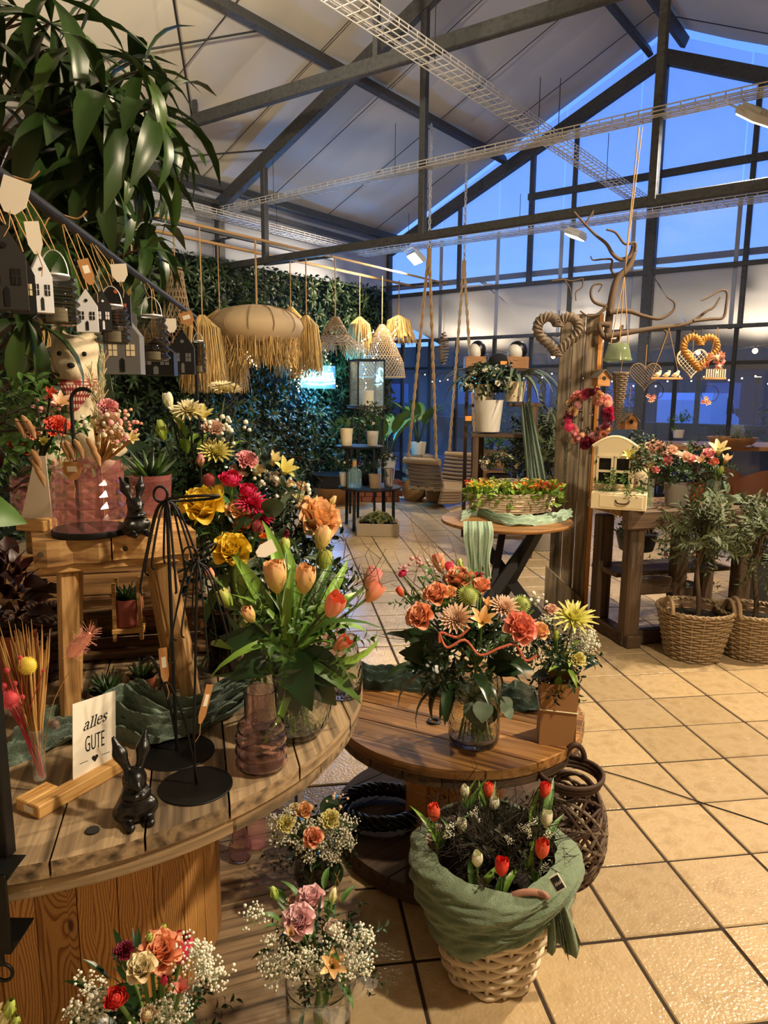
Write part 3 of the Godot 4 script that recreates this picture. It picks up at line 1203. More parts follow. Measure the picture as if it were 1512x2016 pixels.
func roof():
	var b := yaw(rad_to_deg(TURN))
	var ce := thing("ceiling", "pale pitched roof sheets hung between grey steel purlins", "ceiling", Vector3.ZERO, b, "", "structure")
	var ridge := Vector2(-3.2, 6.16)
	for side in 2:
		var eave := Vector2(-7.6, 4.12) if side == 0 else Vector2(1.55, 4.0)
		var slab := MB.new()
		var mid := (ridge + eave) * 0.5 + Vector2(0, 0.1)
		var ang := atan2(ridge.y - eave.y, ridge.x - eave.x)
		slab.box(Vector3(mid.x, mid.y, -3.7), Vector3((ridge - eave).length() + 0.1, 0.05, 12.9), Basis(Vector3.BACK, ang))
		part(ce, "roof_slab", slab, "film")
		for j in 11:
			var z0 := 2.6 - j * 1.15
			var rows := []
			for q in 13:
				var u := q / 12.0
				var row := []
				for s in 7:
					var w := s / 6.0
					var sag := 0.035 * sin(PI * w) * (0.6 + 0.4 * sin(q * 1.7 + j)) + 0.03 * sin(PI * fposmod(u * 3.0, 1.0))
					var p := eave.lerp(ridge, u)
					row.append(Vector3(p.x, p.y + 0.055 - sag, z0 - 1.15 * w))
				rows.append(row)
			part(ce, "film_panel", MB.new().sheet(rows, false, side == 0), "film")
			part(ce, "tension_wire", MB.new().tube([Vector3(eave.x, eave.y - 0.02, z0 - 0.55), Vector3(ridge.x, ridge.y - 0.04, z0 - 0.55)], 0.006, 4, false), "dark_steel")
	# purlins and ridge
	var pur := [Vector2(-7.42, 4.10), Vector2(-5.47, 5.0), Vector2(-3.42, 5.95), Vector2(-2.98, 5.95), Vector2(-0.9, 4.98), Vector2(1.1, 4.1)]
	for p in pur:
		part(ce, "purlin", MB.new().box(Vector3(p.x, p.y, -3.7), Vector3(0.07, 0.13, 12.7), Basis(Vector3.BACK, 0.43 if p.x < -3.2 else -0.43), 0.006), "steel")
	var ey := thing("eave_gutter", "pale eave rail running above the leaf wall", "rail", Vector3.ZERO, b, "", "structure")
	part(ey, "rail", MB.new().box(Vector3(-7.48, 3.92, -3.7), Vector3(0.08, 0.05, 12.6)), "steel")
	# the truss across the hall and a collar tie before it
	truss(6.3, [-6.68, -4.36, -2.04, 0.25], 3.15, "grey steel roof truss across the middle of the hall")
	var tie := thing("collar_tie", "grey steel collar tie crossing high before the truss", "beam", Vector3.ZERO, b, "", "structure")
	part(tie, "tie_bar", MB.new().bar(Vector3(-6.6, 4.40, -5.2), Vector3(0.7, 4.20, -5.2), 0.07, 0.12, 0.008), "steel")
	part(tie, "hanger", MB.new().bar(Vector3(-6.55, 4.4, -5.2), Vector3(-6.55, 4.6, -5.2), 0.03, 0.05), "steel")
	part(tie, "hanger", MB.new().bar(Vector3(-4.1, 4.35, -5.2), Vector3(-4.1, 5.7, -5.2), 0.05, 0.05), "steel")
	for w in [[-6.6, 4.45, -5.2, -4.7, 5.35, -3.4], [-6.9, 4.35, -3.4, -5.47, 4.98, -5.2], [-7.3, 4.15, -5.2, -6.6, 4.4, -6.3], [-6.6, 4.42, -5.2, -7.3, 4.12, -3.2]]:
		part(tie, "tension_rod", MB.new().tube([Vector3(w[0], w[1], w[2]), Vector3(w[3], w[4], w[5])], 0.01, 4, false), "dark_steel")
	# wire cable trays
	tray(Vector3(-3.3, 4.05, -0.4), Vector3(-3.3, 4.02, -9.9), 0.2, "wire cable tray running from above the viewer to the gable column")
	tray(Vector3(-7.4, 3.8, -6.28), Vector3(1.2, 3.78, -6.28), 0.12, "wire cable tray crossing the hall above the truss chord")
	tray(Vector3(-7.3, 3.70, -4.4), Vector3(-7.3, 3.70, -8.95), 0.2, "bright wire cable tray along the left wall over the leaf wall")
	tray(Vector3(-7.3, 3.66, -8.9), Vector3(1.2, 3.64, -8.9), 0.2, "wire cable tray crossing below the gable glazing")


func truss(d: float, posts: Array, y: float, label: String):
	var o := thing("roof_truss", label, "truss", Vector3.ZERO, yaw(rad_to_deg(TURN)), "", "structure")
	part(o, "bottom_chord", MB.new().bar(Vector3(-7.6, y, -d), Vector3(1.4, y, -d), 0.06, 0.08, 0.006), "steel")
	part(o, "rafter", MB.new().bar(Vector3(-7.6, 3.86, -d), Vector3(-3.2, 5.86, -d), 0.10, 0.16, 0.008), "steel")
	part(o, "rafter", MB.new().bar(Vector3(1.45, 3.86, -d), Vector3(-3.2, 5.86, -d), 0.10, 0.16, 0.008), "steel")
	for g in posts:
		var top: float = 5.86 - absf(g + 3.2) * 0.4545
		part(o, "queen_post", MB.new().bar(Vector3(g, y, -d), Vector3(g, top, -d), 0.07, 0.07, 0.006), "steel")
	part(o, "wall_post", MB.new().bar(Vector3(-7.52, 0, -d), Vector3(-7.52, 3.9, -d), 0.1, 0.1, 0.006), "steel")


func tray(a: Vector3, e: Vector3, w: float, label: String):
	var o := thing("cable_tray", label, "cable tray", Vector3.ZERO, yaw(rad_to_deg(TURN)), "", "structure")
	var dir := (e - a).normalized()
	var side := dir.cross(Vector3.UP).normalized()
	var h := 0.06
	for q in [[-0.5, 1.0], [-0.5, 0.5], [-0.5, 0.0], [-0.17, 0.0], [0.17, 0.0], [0.5, 0.0], [0.5, 0.5], [0.5, 1.0]]:
		var off: Vector3 = side * w * q[0] + Vector3(0, h * q[1], 0)
		part(o, "long_wire", MB.new().tube([a + off, e + off], 0.0058, 4, false), "wire")
	var s := w * 0.5
	var rib := MB.new().tube([side * -s + Vector3(0, h, 0), side * -s, side * s, side * s + Vector3(0, h, 0)], 0.0052, 4, false).mesh()
	var n := int((e - a).length() / 0.11)
	for j in n:
		part(o, "rib", rib, "wire", a + dir * 0.11 * (j + 0.5))
	for j in int((e - a).length() / 1.8):
		var p := a + dir * (0.9 + 1.8 * j)
		part(o, "drop_rod", MB.new().tube([p, p + Vector3(0, 0.5, 0)], 0.004, 4, false), "dark_steel")


func gable():
	var b := yaw(rad_to_deg(TURN))
	var o := thing("wall_back", "gable wall of blue polycarbonate panes in a grey steel frame", "wall", Vector3.ZERO, b, "", "structure")
	var z := -10.0
	part(o, "column", MB.new().box(Vector3(-3.22, 2.95, z), Vector3(0.14, 5.9, 0.12), Basis(), 0.01), "steel")
	for g in [[-7.58, 0.0, 4.0, 0.1], [-4.98, 3.2, 5.0, 0.09], [-4.33, 2.4, 5.3, 0.05], [-2.05, 2.4, 5.3, 0.06], [-0.75, 2.4, 4.9, 0.06], [-6.2, 3.2, 4.5, 0.05], [0.6, 0.0, 4.3, 0.1]]:
		part(o, "post", MB.new().bar(Vector3(g[0], g[1], z), Vector3(g[0], g[2], z), g[3], 0.06, 0.005), "steel")
	for r in [[-5.03, 1.4, 4.40, 0.09], [-7.6, 1.4, 3.18, 0.06], [-7.6, 1.4, 2.43, 0.05], [-3.2, 1.4, 4.0, 0.08]]:
		part(o, "rail", MB.new().bar(Vector3(r[0], r[2], z + 0.02), Vector3(r[1], r[2], z + 0.02), 0.06, r[3], 0.005), "steel")
	part(o, "rafter", MB.new().bar(Vector3(-7.6, 3.92, z), Vector3(-3.2, 5.82, z), 0.10, 0.17, 0.008), "steel")
	part(o, "rafter", MB.new().bar(Vector3(1.45, 3.80, z), Vector3(-3.2, 5.82, z), 0.10, 0.17, 0.008), "steel")
	part(o, "plinth", MB.new().box(Vector3(-3.1, 0.12, z), Vector3(9.2, 0.24, 0.12)), "dark_steel")
	# polycarbonate panes, upper and lower band
	var x := -7.6
	var lean := 2.04 / 4.4
	while x < 1.3:
		var e := minf(x + 1.03, 1.45)
		if x < -3.2 and e > -3.2: e = -3.2
		var y0: float = 6.1 - absf(x + 3.2) * lean
		var y1: float = 6.1 - absf(e + 3.2) * lean
		part(o, "polycarbonate_pane", MB.new().prism([Vector2(x + 0.01, 3.2), Vector2(e - 0.01, 3.2), Vector2(e - 0.01, y1), Vector2(x + 0.01, y0)], 0.012, Transform3D(Basis(), Vector3(0, 0, z - 0.05))), "poly")
		part(o, "polycarbonate_pane", MB.new().box(Vector3((x + e) * 0.5, 2.81, z - 0.05), Vector3(e - x - 0.02, 0.74, 0.012)), "poly")
		part(o, "joint_strip", MB.new().box(Vector3(e, 3.2, z - 0.05), Vector3(0.05, 1.6, 0.02)), "side_sheet")
		x = e
	# the glazed front below
	var w := thing("window_1", "tall window front below the gable with dark mullions", "window", Vector3.ZERO, b, "", "structure")
	var gs := [-7.5, -7.28, -6.97, -6.72, -6.2, -5.52, -4.9, -4.3, -3.75, -3.22, -2.78, -2.08, -1.4, -0.7, 0.0, 0.6]
	for j in gs.size() - 1:
		part(w, "pane", MB.new().box(Vector3((gs[j] + gs[j + 1]) * 0.5, 1.33, z), Vector3(gs[j + 1] - gs[j] - 0.03, 2.18, 0.008)), "pane")
		part(w, "mullion", MB.new().box(Vector3(gs[j + 1], 1.33, z), Vector3(0.05, 2.2, 0.06), Basis(), 0.004), "dark_steel")
	part(w, "transom", MB.new().box(Vector3(-3.4, 1.98, z), Vector3(8.2, 0.04, 0.05), Basis(), 0.004), "dark_steel")


func outside():
	var b := yaw(rad_to_deg(TURN))
	solo("ground", "dark asphalt yard outside the glass front", "ground", MB.new().box(Vector3(-4, -0.16, -40), Vector3(90, 0.1, 60)), mat("asphalt", Color(0.16, 0.17, 0.19), 0.8), Vector3.ZERO, b, "", "structure")
	# awning over the terrace
	var aw := thing("terrace_awning", "sagging pale awning sheet seen through the glass above the terrace", "awning", Vector3.ZERO, b)
	for j in 4:
		var rows := []
		for q in 11:
			var u := q / 10.0
			var row := []
			for s in 9:
				var g := -8.6 + j * 2.6 + 2.6 * s / 8.0
				row.append(Vector3(g, 3.32 - 0.85 * u - 0.10 * sin(PI * s / 8.0) + 0.02 * sin(s * 3.0 + q), -10.35 - 3.4 * u))
			rows.append(row)
		part(aw, "awning_sheet", MB.new().sheet(rows), "tarp")
		part(aw, "awning_bar", MB.new().tube([Vector3(-8.6 + j * 2.6, 3.36, -10.35), Vector3(-8.6 + j * 2.6, 2.5, -13.75)], 0.03, 6), "dark_steel")
	part(aw, "front_rail", MB.new().bar(Vector3(-8.6, 3.38, -10.35), Vector3(1.8, 3.38, -10.35), 0.05, 0.08), "dark_steel")
	for g in [-6.4, -3.4, -0.4]: part(aw, "awning_post", MB.new().bar(Vector3(g, 0, -13.7), Vector3(g, 2.5, -13.7), 0.08, 0.08), "dark_steel")
	part(aw, "fascia", MB.new().bar(Vector3(-8.6, 2.1, -13.7), Vector3(1.8, 2.1, -13.7), 0.05, 0.16), "dark_wood0")
	# festoon bulbs under it
	var fs := thing("festoon_lights", "string of warm bulbs hung under the terrace awning", "string lights", Vector3.ZERO, b)
	var cord := []
	for j in 41:
		var g := -6.6 + j * 0.2
		cord.append(Vector3(g, 2.38 - 0.12 * absf(sin(j * PI / 8.0)), -11.9))
	part(fs, "cord", MB.new().tube(cord, 0.006, 4, false), "black_matte")
	for j in range(2, 41, 4):
		part(fs, "bulb", MB.new().ball(cord[j] + Vector3(0, -0.07, 0), 0.04, 8, 6), "bulb_glow")
		part(fs, "socket", MB.new().tube([cord[j], cord[j] + Vector3(0, -0.04, 0)], 0.015, 6), "black_matte")
	# added uplights, invented to brighten the underside of the awning
	for g in [-7.4, -5.0, -2.2, 0.2]:
		var ul := thing("added_awning_uplight", "small white uplight added to brighten the terrace awning, %s" % {-7.4: "at the left corner", -5.0: "left of the column", -2.2: "right of the column", 0.2: "at the far right"}[g], "lamp", bg(g, 1.75, 12.3), b, "added awning uplights")
		part(ul, "housing", MB.new().tube([Vector3.ZERO, Vector3(0, 0.1, 0)], 0.05, 10), "dark_steel")
		part(ul, "pole", MB.new().tube([Vector3(0, -1.8, 0), Vector3.ZERO], 0.012, 6), "dark_steel")
		part(ul, "lamp_lens", MB.new().tube([Vector3(0, 0.1, 0), Vector3(0, 0.108, 0)], 0.045, 10), "bulb_glow")
		var l := SpotLight3D.new()
		l.name = "lamp_light"
		l.light_color = Color(1.0, 0.93, 0.84)
		l.light_energy = 2.6
		l.light_size = 0.05
		l.spot_range = 12.0
		l.spot_attenuation = 2.0
		l.spot_angle = 68.0
		l.spot_angle_attenuation = 0.5
		l.shadow_enabled = true
		ul.add_child(l)
		l.position = Vector3(0, 0.13, 0)
		l.rotation.x = PI / 2
	var fy := thing("fairy_lights", "thin chain of tiny lights sagging across the terrace behind the right panes", "string lights", Vector3.ZERO, b)
	var cd := []
	var sp := []
	for j in 91:
		var p := Vector3(-9.0 + j * 0.1, 2.0 - 0.18 * absf(sin(j * PI / 30.0)) + 0.02 * sin(j * 2.7), -13.2)
		cd.append(p)
		if j % 2 == 0: sp.append(Transform3D(Basis(), p + Vector3(0, -0.02 - 0.05 * (j % 3), 0)))
	part(fy, "cord", MB.new().tube(cd, 0.004, 4, false), "black_matte")
	scatter(fy, "bulb", MB.new().ball(Vector3.ZERO, 0.014, 6, 4), "bulb_glow", sp)
	# pale van parked in the yard
	var van := thing("van", "blue-white van parked in the yard behind the glass", "van", Vector3(9.945, 0, -22.612), yaw(-37.4 + 90))
	var sil := [Vector2(-2.2, 0.35), Vector2(2.1, 0.35), Vector2(2.3, 0.6), Vector2(2.25, 1.0), Vector2(1.55, 1.15), Vector2(0.85, 1.85), Vector2(0.6, 1.95), Vector2(-2.1, 1.95), Vector2(-2.25, 1.7)]
	part(van, "body", MB.new().prism(sil, 1.8), mat("van_paint", Color(0.78, 0.88, 1.0), 0.3))
	part(van, "side_window", MB.new().prism([Vector2(0.0, 1.2), Vector2(1.4, 1.2), Vector2(0.8, 1.75), Vector2(0.0, 1.78)], 1.82), "black_gloss")
	for s in [-1.4, 1.4]:
		for e in [-0.75, 0.75]:
			part(van, "wheel", MB.new().tube([Vector3(s, 0.33, e - 0.12), Vector3(s, 0.33, e + 0.12)], 0.33, 16), "black_matte")
	van.scale = Vector3.ONE * 0.85
	solo("terrace_parapet", "low dark parapet along the terrace edge", "wall", MB.new().box(Vector3(-4, 0.5, -15.6), Vector3(26, 1.0, 0.2), Basis(), 0.01), "dark_steel", Vector3.ZERO, b)
	# dark building and shrubs across the yard
	var bd := thing("building", "long dark building across the yard", "building", bg(-9, 0, 36), b)
	part(bd, "wall", MB.new().box(Vector3(0, 1.4, 0), Vector3(40, 2.8, 4)), mat("far_wall", Color(0.20, 0.22, 0.27), 0.8))
	part(bd, "roof", MB.new().prism([Vector2(-20.5, 2.8), Vector2(20.5, 2.8), Vector2(19, 4.2), Vector2(-19, 4.2)], 4.5), "dark_steel")
	for j in 8: part(bd, "window", MB.new().box(Vector3(-16 + j * 4.4, 1.6, 2.0), Vector3(1.4, 1.1, 0.06)), mat("far_window%d" % j, Color(0.35, 0.45, 0.62), 0.2))
	for s in [[-1.9, 14.2, 1.3, "at the right panes"], [-4.9, 14.0, 1.7, "left of the column"], [-0.2, 13.2, 1.4, "at the far right"], [-7.6, 14.0, 1.3, "behind the swing"]]:
		var sh := thing("terrace_shrub", "dark leafy shrub in a tub on the terrace, %s" % s[3], "shrub", bg(s[0], 0, s[1]), Basis(), "terrace shrubs")
		part(sh, "tub", MB.new().lathe([Vector2(0, 0), Vector2(0.2, 0), Vector2(0.2, 0), Vector2(0.26, 0.42), Vector2(0.24, 0.42), Vector2(0, 0.38)], 14), "grey_pot")
		put_mass(sh, "foliage", "tuft", "leaf_hedge", Vector3(0, 0.4 + s[2] * 0.4, 0), Vector3(0.38, s[2] * 0.45, 0.38), 60, 0.35)
		part(sh, "trunk", MB.new().tube([Vector3(0, 0.3, 0), Vector3(0.03, 0.8, 0)], 0.025, 5), "bark")


func left_wall():
	var b := yaw(rad_to_deg(TURN))
	solo("wall_left", "grey-blue side sheet above the artificial leaf wall", "wall", MB.new().box(Vector3(-7.66, 2.05, -3.7), Vector3(0.1, 4.1, 12.8)), "side_sheet", Vector3.ZERO, b, "", "structure")
	var o := thing("leaf_wall", "dense wall of artificial green leaves behind the raffia lamps", "leaf wall", Vector3.ZERO, b)
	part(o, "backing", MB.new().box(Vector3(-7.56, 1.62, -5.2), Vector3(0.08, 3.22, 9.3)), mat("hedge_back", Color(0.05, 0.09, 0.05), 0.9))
	var pl := []
	var pl2 := []
	var tn := []
	var tn2 := []
	rng.seed = 11
	for j in 17500:
		var y := rr(0.0, 3.24)
		var d := rr(4.0, 9.82) if j < 13500 else rr(0.7, 4.0)
		var bulge := 0.05 + 0.05 * sin(d * 3.1 + y * 2.0) + 0.04 * sin(y * 5.0 - d)
		var p := Vector3(-7.50 + rr(0.0, 0.12) + bulge, y, -d)
		var dir := Vector3(rr(0.2, 1.0), rr(-0.7, 0.6), rr(-0.8, 0.8))
		var x := Transform3D(aim(dir, Vector3(1, 0.7, 0), rr(-0.6, 0.6)).scaled(Vector3.ONE * rr(0.045, 0.095)), p)
		var k := rr(0.55, 1.15)
		if rng.randf() < 0.1: k *= 1.6
		pl.append(x)
		tn.append(Color(k * rr(0.85, 1.1), k, k * rr(0.8, 1.0)))
	scatter(o, "foliage", MS.leaf_s, "leaf_hedge", pl, tn)
	for j in 260:
		var p := Vector3(-7.36 + rr(0, 0.06), rr(0.1, 3.2), -rr(4.2, 9.7))
		for q in 7:
			var a := TAU * q / 7.0
			pl2.append(Transform3D(aim(Vector3(rr(0.4, 0.8), cos(a), sin(a)), Vector3(1, 0.3, 0)).scaled(Vector3.ONE * rr(0.1, 0.17)), p))
			var k := rr(0.8, 1.5)
			tn2.append(Color(k, k, k * 0.8))
	scatter(o, "fern_sprays", MS.leaf_lance, "leaf_hedge", pl2, tn2)


# planks sawn to a round flange; the boards run along local z
func flange(up: Node, called: String, r: float, y: float, h: float, w: float, wood_name: String, turn: float, hole := 0.0):
	var n := int(ceil(2.0 * r / w))
	var x0 := -n * w * 0.5
	for j in n:
		var a := maxf(x0 + j * w + 0.002, -r + 0.001)
		var e := minf(x0 + (j + 1) * w - 0.002, r - 0.001)
		if e - a < 0.01: continue
		var poly := []
		for q in 9:
			var x := lerpf(a, e, q / 8.0)
			poly.append(Vector2(x, sqrt(maxf(r * r - x * x, 0.0))))
		for q in 9:
			var x := lerpf(e, a, q / 8.0)
			poly.append(Vector2(x, -sqrt(maxf(r * r - x * x, 0.0))))
		# the prism lies in xz: polygon y becomes z; the wood runs along the mesh's own x
		var flip := []
		for p in poly: flip.append(Vector2(p.y, p.x))
		var mb := MB.new().prism(flip, h, Transform3D(Basis(Vector3(1, 0, 0), Vector3(0, 0, 1), Vector3(0, -1, 0)), Vector3.ZERO))
		part(up, called, mb, pick(wood_name), Vector3(0, y + rr(-0.0015, 0.0015), 0), Basis(Vector3.UP, turn))


func spool_tables():
	rng.seed = 5
	var o := thing("cable_drum_table", "large wooden cable drum table with grey weathered top and honey pine core", "table", Vector3(-0.80, 0, -1.74))
	flange(o, "top_plank", 0.748, 0.785, 0.03, 0.145, "grey_plank", deg_to_rad(-75))
	flange(o, "under_plank", 0.740, 0.752, 0.032, 0.16, "grey_plank", deg_to_rad(15))
	flange(o, "base_plank", 0.745, 0.055, 0.03, 0.15, "grey_plank", deg_to_rad(20))
	flange(o, "base_plank", 0.738, 0.022, 0.032, 0.15, "grey_plank", deg_to_rad(110))
	staves(o, 0.352, 0.072, 0.735, 26, "stave")
	for p in [[0.62, 0.1], [0.55, 0.36], [0.3, 0.62], [0.05, 0.6], [-0.15, 0.66]]:
		part(o, "bolt_head", MB.new().tube([Vector3(p[0], 0.799, p[1]), Vector3(p[0], 0.803, p[1])], 0.012, 10), "dark_steel")
	var s := thing("cable_drum_table", "small dark-stained wooden cable drum table holding the peach bouquet", "table", Vector3(0.262, 0, -2.345))
	flange(s, "top_plank", 0.431, 0.455, 0.03, 0.12, "brown_plank", deg_to_rad(-28))
	flange(s, "under_plank", 0.426, 0.422, 0.032, 0.12, "dark_wood", deg_to_rad(62))
	flange(s, "base_plank", 0.431, 0.055, 0.03, 0.12, "dark_wood", deg_to_rad(40))
	flange(s, "base_plank", 0.426, 0.022, 0.032, 0.12, "dark_wood", deg_to_rad(130))
	staves(s, 0.175, 0.072, 0.405, 14, "stave")
	part(s, "axle_ring", MB.new().lathe([Vector2(0.012, 0), Vector2(0.012, 0), Vector2(0.014, 0.006), Vector2(0.022, 0.006), Vector2(0.024, 0)], 14), "dark_steel", Vector3(-0.09, 0.47, 0.12))


func staves(up: Node, r: float, y0: float, y1: float, n: int, m: String):
	var w := TAU * r / n
	var mb := MB.new()
	# outer face bowed to the drum, uv along the stave
	var rows := []
	for q in 2:
		var row := []
		for s in 5:
			var a := (s / 4.0 - 0.5) * (w - 0.002) / r
			row.append(Vector3(sin(a) * r, lerpf(y0, y1, float(q)), cos(a) * r))
		rows.append(row)
	mb.sheet(rows, false, true)
	for sg in [-1.0, 1.0]:
		var a: float = sg * 0.5 * (w - 0.002) / r
		var p := Vector3(sin(a) * r, 0, cos(a) * r)
		var q := p * ((r - 0.03) / r)
		mb.flat([p + Vector3(0, y0, 0), q + Vector3(0, y0, 0), q + Vector3(0, y1, 0), p + Vector3(0, y1, 0)], Vector3(sg, 0, 0))
	var mesh := mb.mesh()
	for j in n: part(up, "stave", mesh, M[m + str((j * 7 + j / 3) % 4)], Vector3.ZERO, Basis(Vector3.UP, TAU * j / n))

func rabbit(label: String, at: Vector3, h: float, turn: float):
	# sits upright, forepaws held to the chest, ears laid back
	var p := [
		[Vector3(0, 0.20, -0.02), Vector3(0, 0.34, 0.0), 0.205, 0.15], [Vector3(0, 0.12, -0.1), Vector3(0, 0.14, 0.05), 0.12, 0.12],
		[Vector3(0, 0.52, 0.03), Vector3(0, 0.53, 0.06), 0.14, 0.125], [Vector3(0, 0.49, 0.14), Vector3(0, 0.49, 0.19), 0.065, 0.045],
		[Vector3(-0.15, 0.13, 0.0), Vector3(-0.14, 0.2, 0.08), 0.11, 0.09], [Vector3(0.15, 0.13, 0.0), Vector3(0.14, 0.2, 0.08), 0.11, 0.09],
		[Vector3(-0.13, 0.05, 0.08), Vector3(-0.11, 0.045, 0.24), 0.055, 0.05], [Vector3(0.13, 0.05, 0.08), Vector3(0.11, 0.045, 0.24), 0.055, 0.05],
		[Vector3(-0.12, 0.36, 0.08), Vector3(-0.04, 0.37, 0.19), 0.05, 0.042], [Vector3(0.12, 0.36, 0.08), Vector3(0.04, 0.37, 0.19), 0.05, 0.042],
		[Vector3(0, 0.13, -0.22), Vector3(0, 0.14, -0.23), 0.06, 0.06]]
	for s in [-1.0, 1.0]:
		p.append([Vector3(s * 0.06, 0.62, 0.01), Vector3(s * 0.13, 0.82, -0.07), 0.038, 0.075])
		p.append([Vector3(s * 0.13, 0.82, -0.07), Vector3(s * 0.18, 1.0, -0.13), 0.075, 0.026])
	if not MS.has("rabbit"): MS.rabbit = blob(p, 0.022, 0.05).mesh()
	var o := thing("rabbit_figurine", label, "figurine", at, Basis(Vector3.UP, turn).scaled(Vector3.ONE * h), "black rabbit figurines")
	part(o, "body", MS.rabbit, "black_gloss")
	for s in [-1.0, 1.0]:
		part(o, "ear_hollow", MB.new().ball(Vector3.ZERO, Vector3(0.032, 0.12, 0.012), 10, 6), "black_matte", Vector3(s * 0.125, 0.83, -0.015), aim(Vector3(s * 0.22, 1.0, -0.36)))
		part(o, "eye", MB.new().ball(Vector3(s * 0.105, 0.55, 0.13), 0.016, 6, 4), "black_matte")


func paper_tag(at: Vector3, dir: Vector3, w: float, h: float, m: String, label: String, turn := 0.0):
	var o := thing("price_tag", label, "tag", at, Basis(Vector3.UP, turn) * aim(-dir, Vector3.BACK), "paper tags")
	part(o, "card", MB.new().prism([Vector2(-w / 2, 0.015), Vector2(-w * 0.2, 0.0), Vector2(w * 0.2, 0.0), Vector2(w / 2, 0.015), Vector2(w / 2, h), Vector2(-w / 2, h)], 0.0012), m)
	if m != "paper": part(o, "sticker", MB.new().box(Vector3(0, h * 0.6, 0.001), Vector3(w * 0.55, h * 0.3, 0.0006)), "paper")
	part(o, "string", MB.new().tube([Vector3(0, 0.005, 0), Vector3(0.004, -0.02, 0.002), Vector3(0, -0.035, 0)], 0.0008, 4, false), "twine")


func letters(up: Node, called: String, txt: String, size: float, at: Vector3, b: Basis, font := "Droid Sans", m = "ink"):
	var f := SystemFont.new()
	f.font_names = PackedStringArray([font])
	var t := TextMesh.new()
	t.text = txt
	t.font = f
	t.font_size = 32
	t.pixel_size = size / 32.0
	t.depth = 0.0006
	var o := part(up, called, t, m, at, b)
	return o


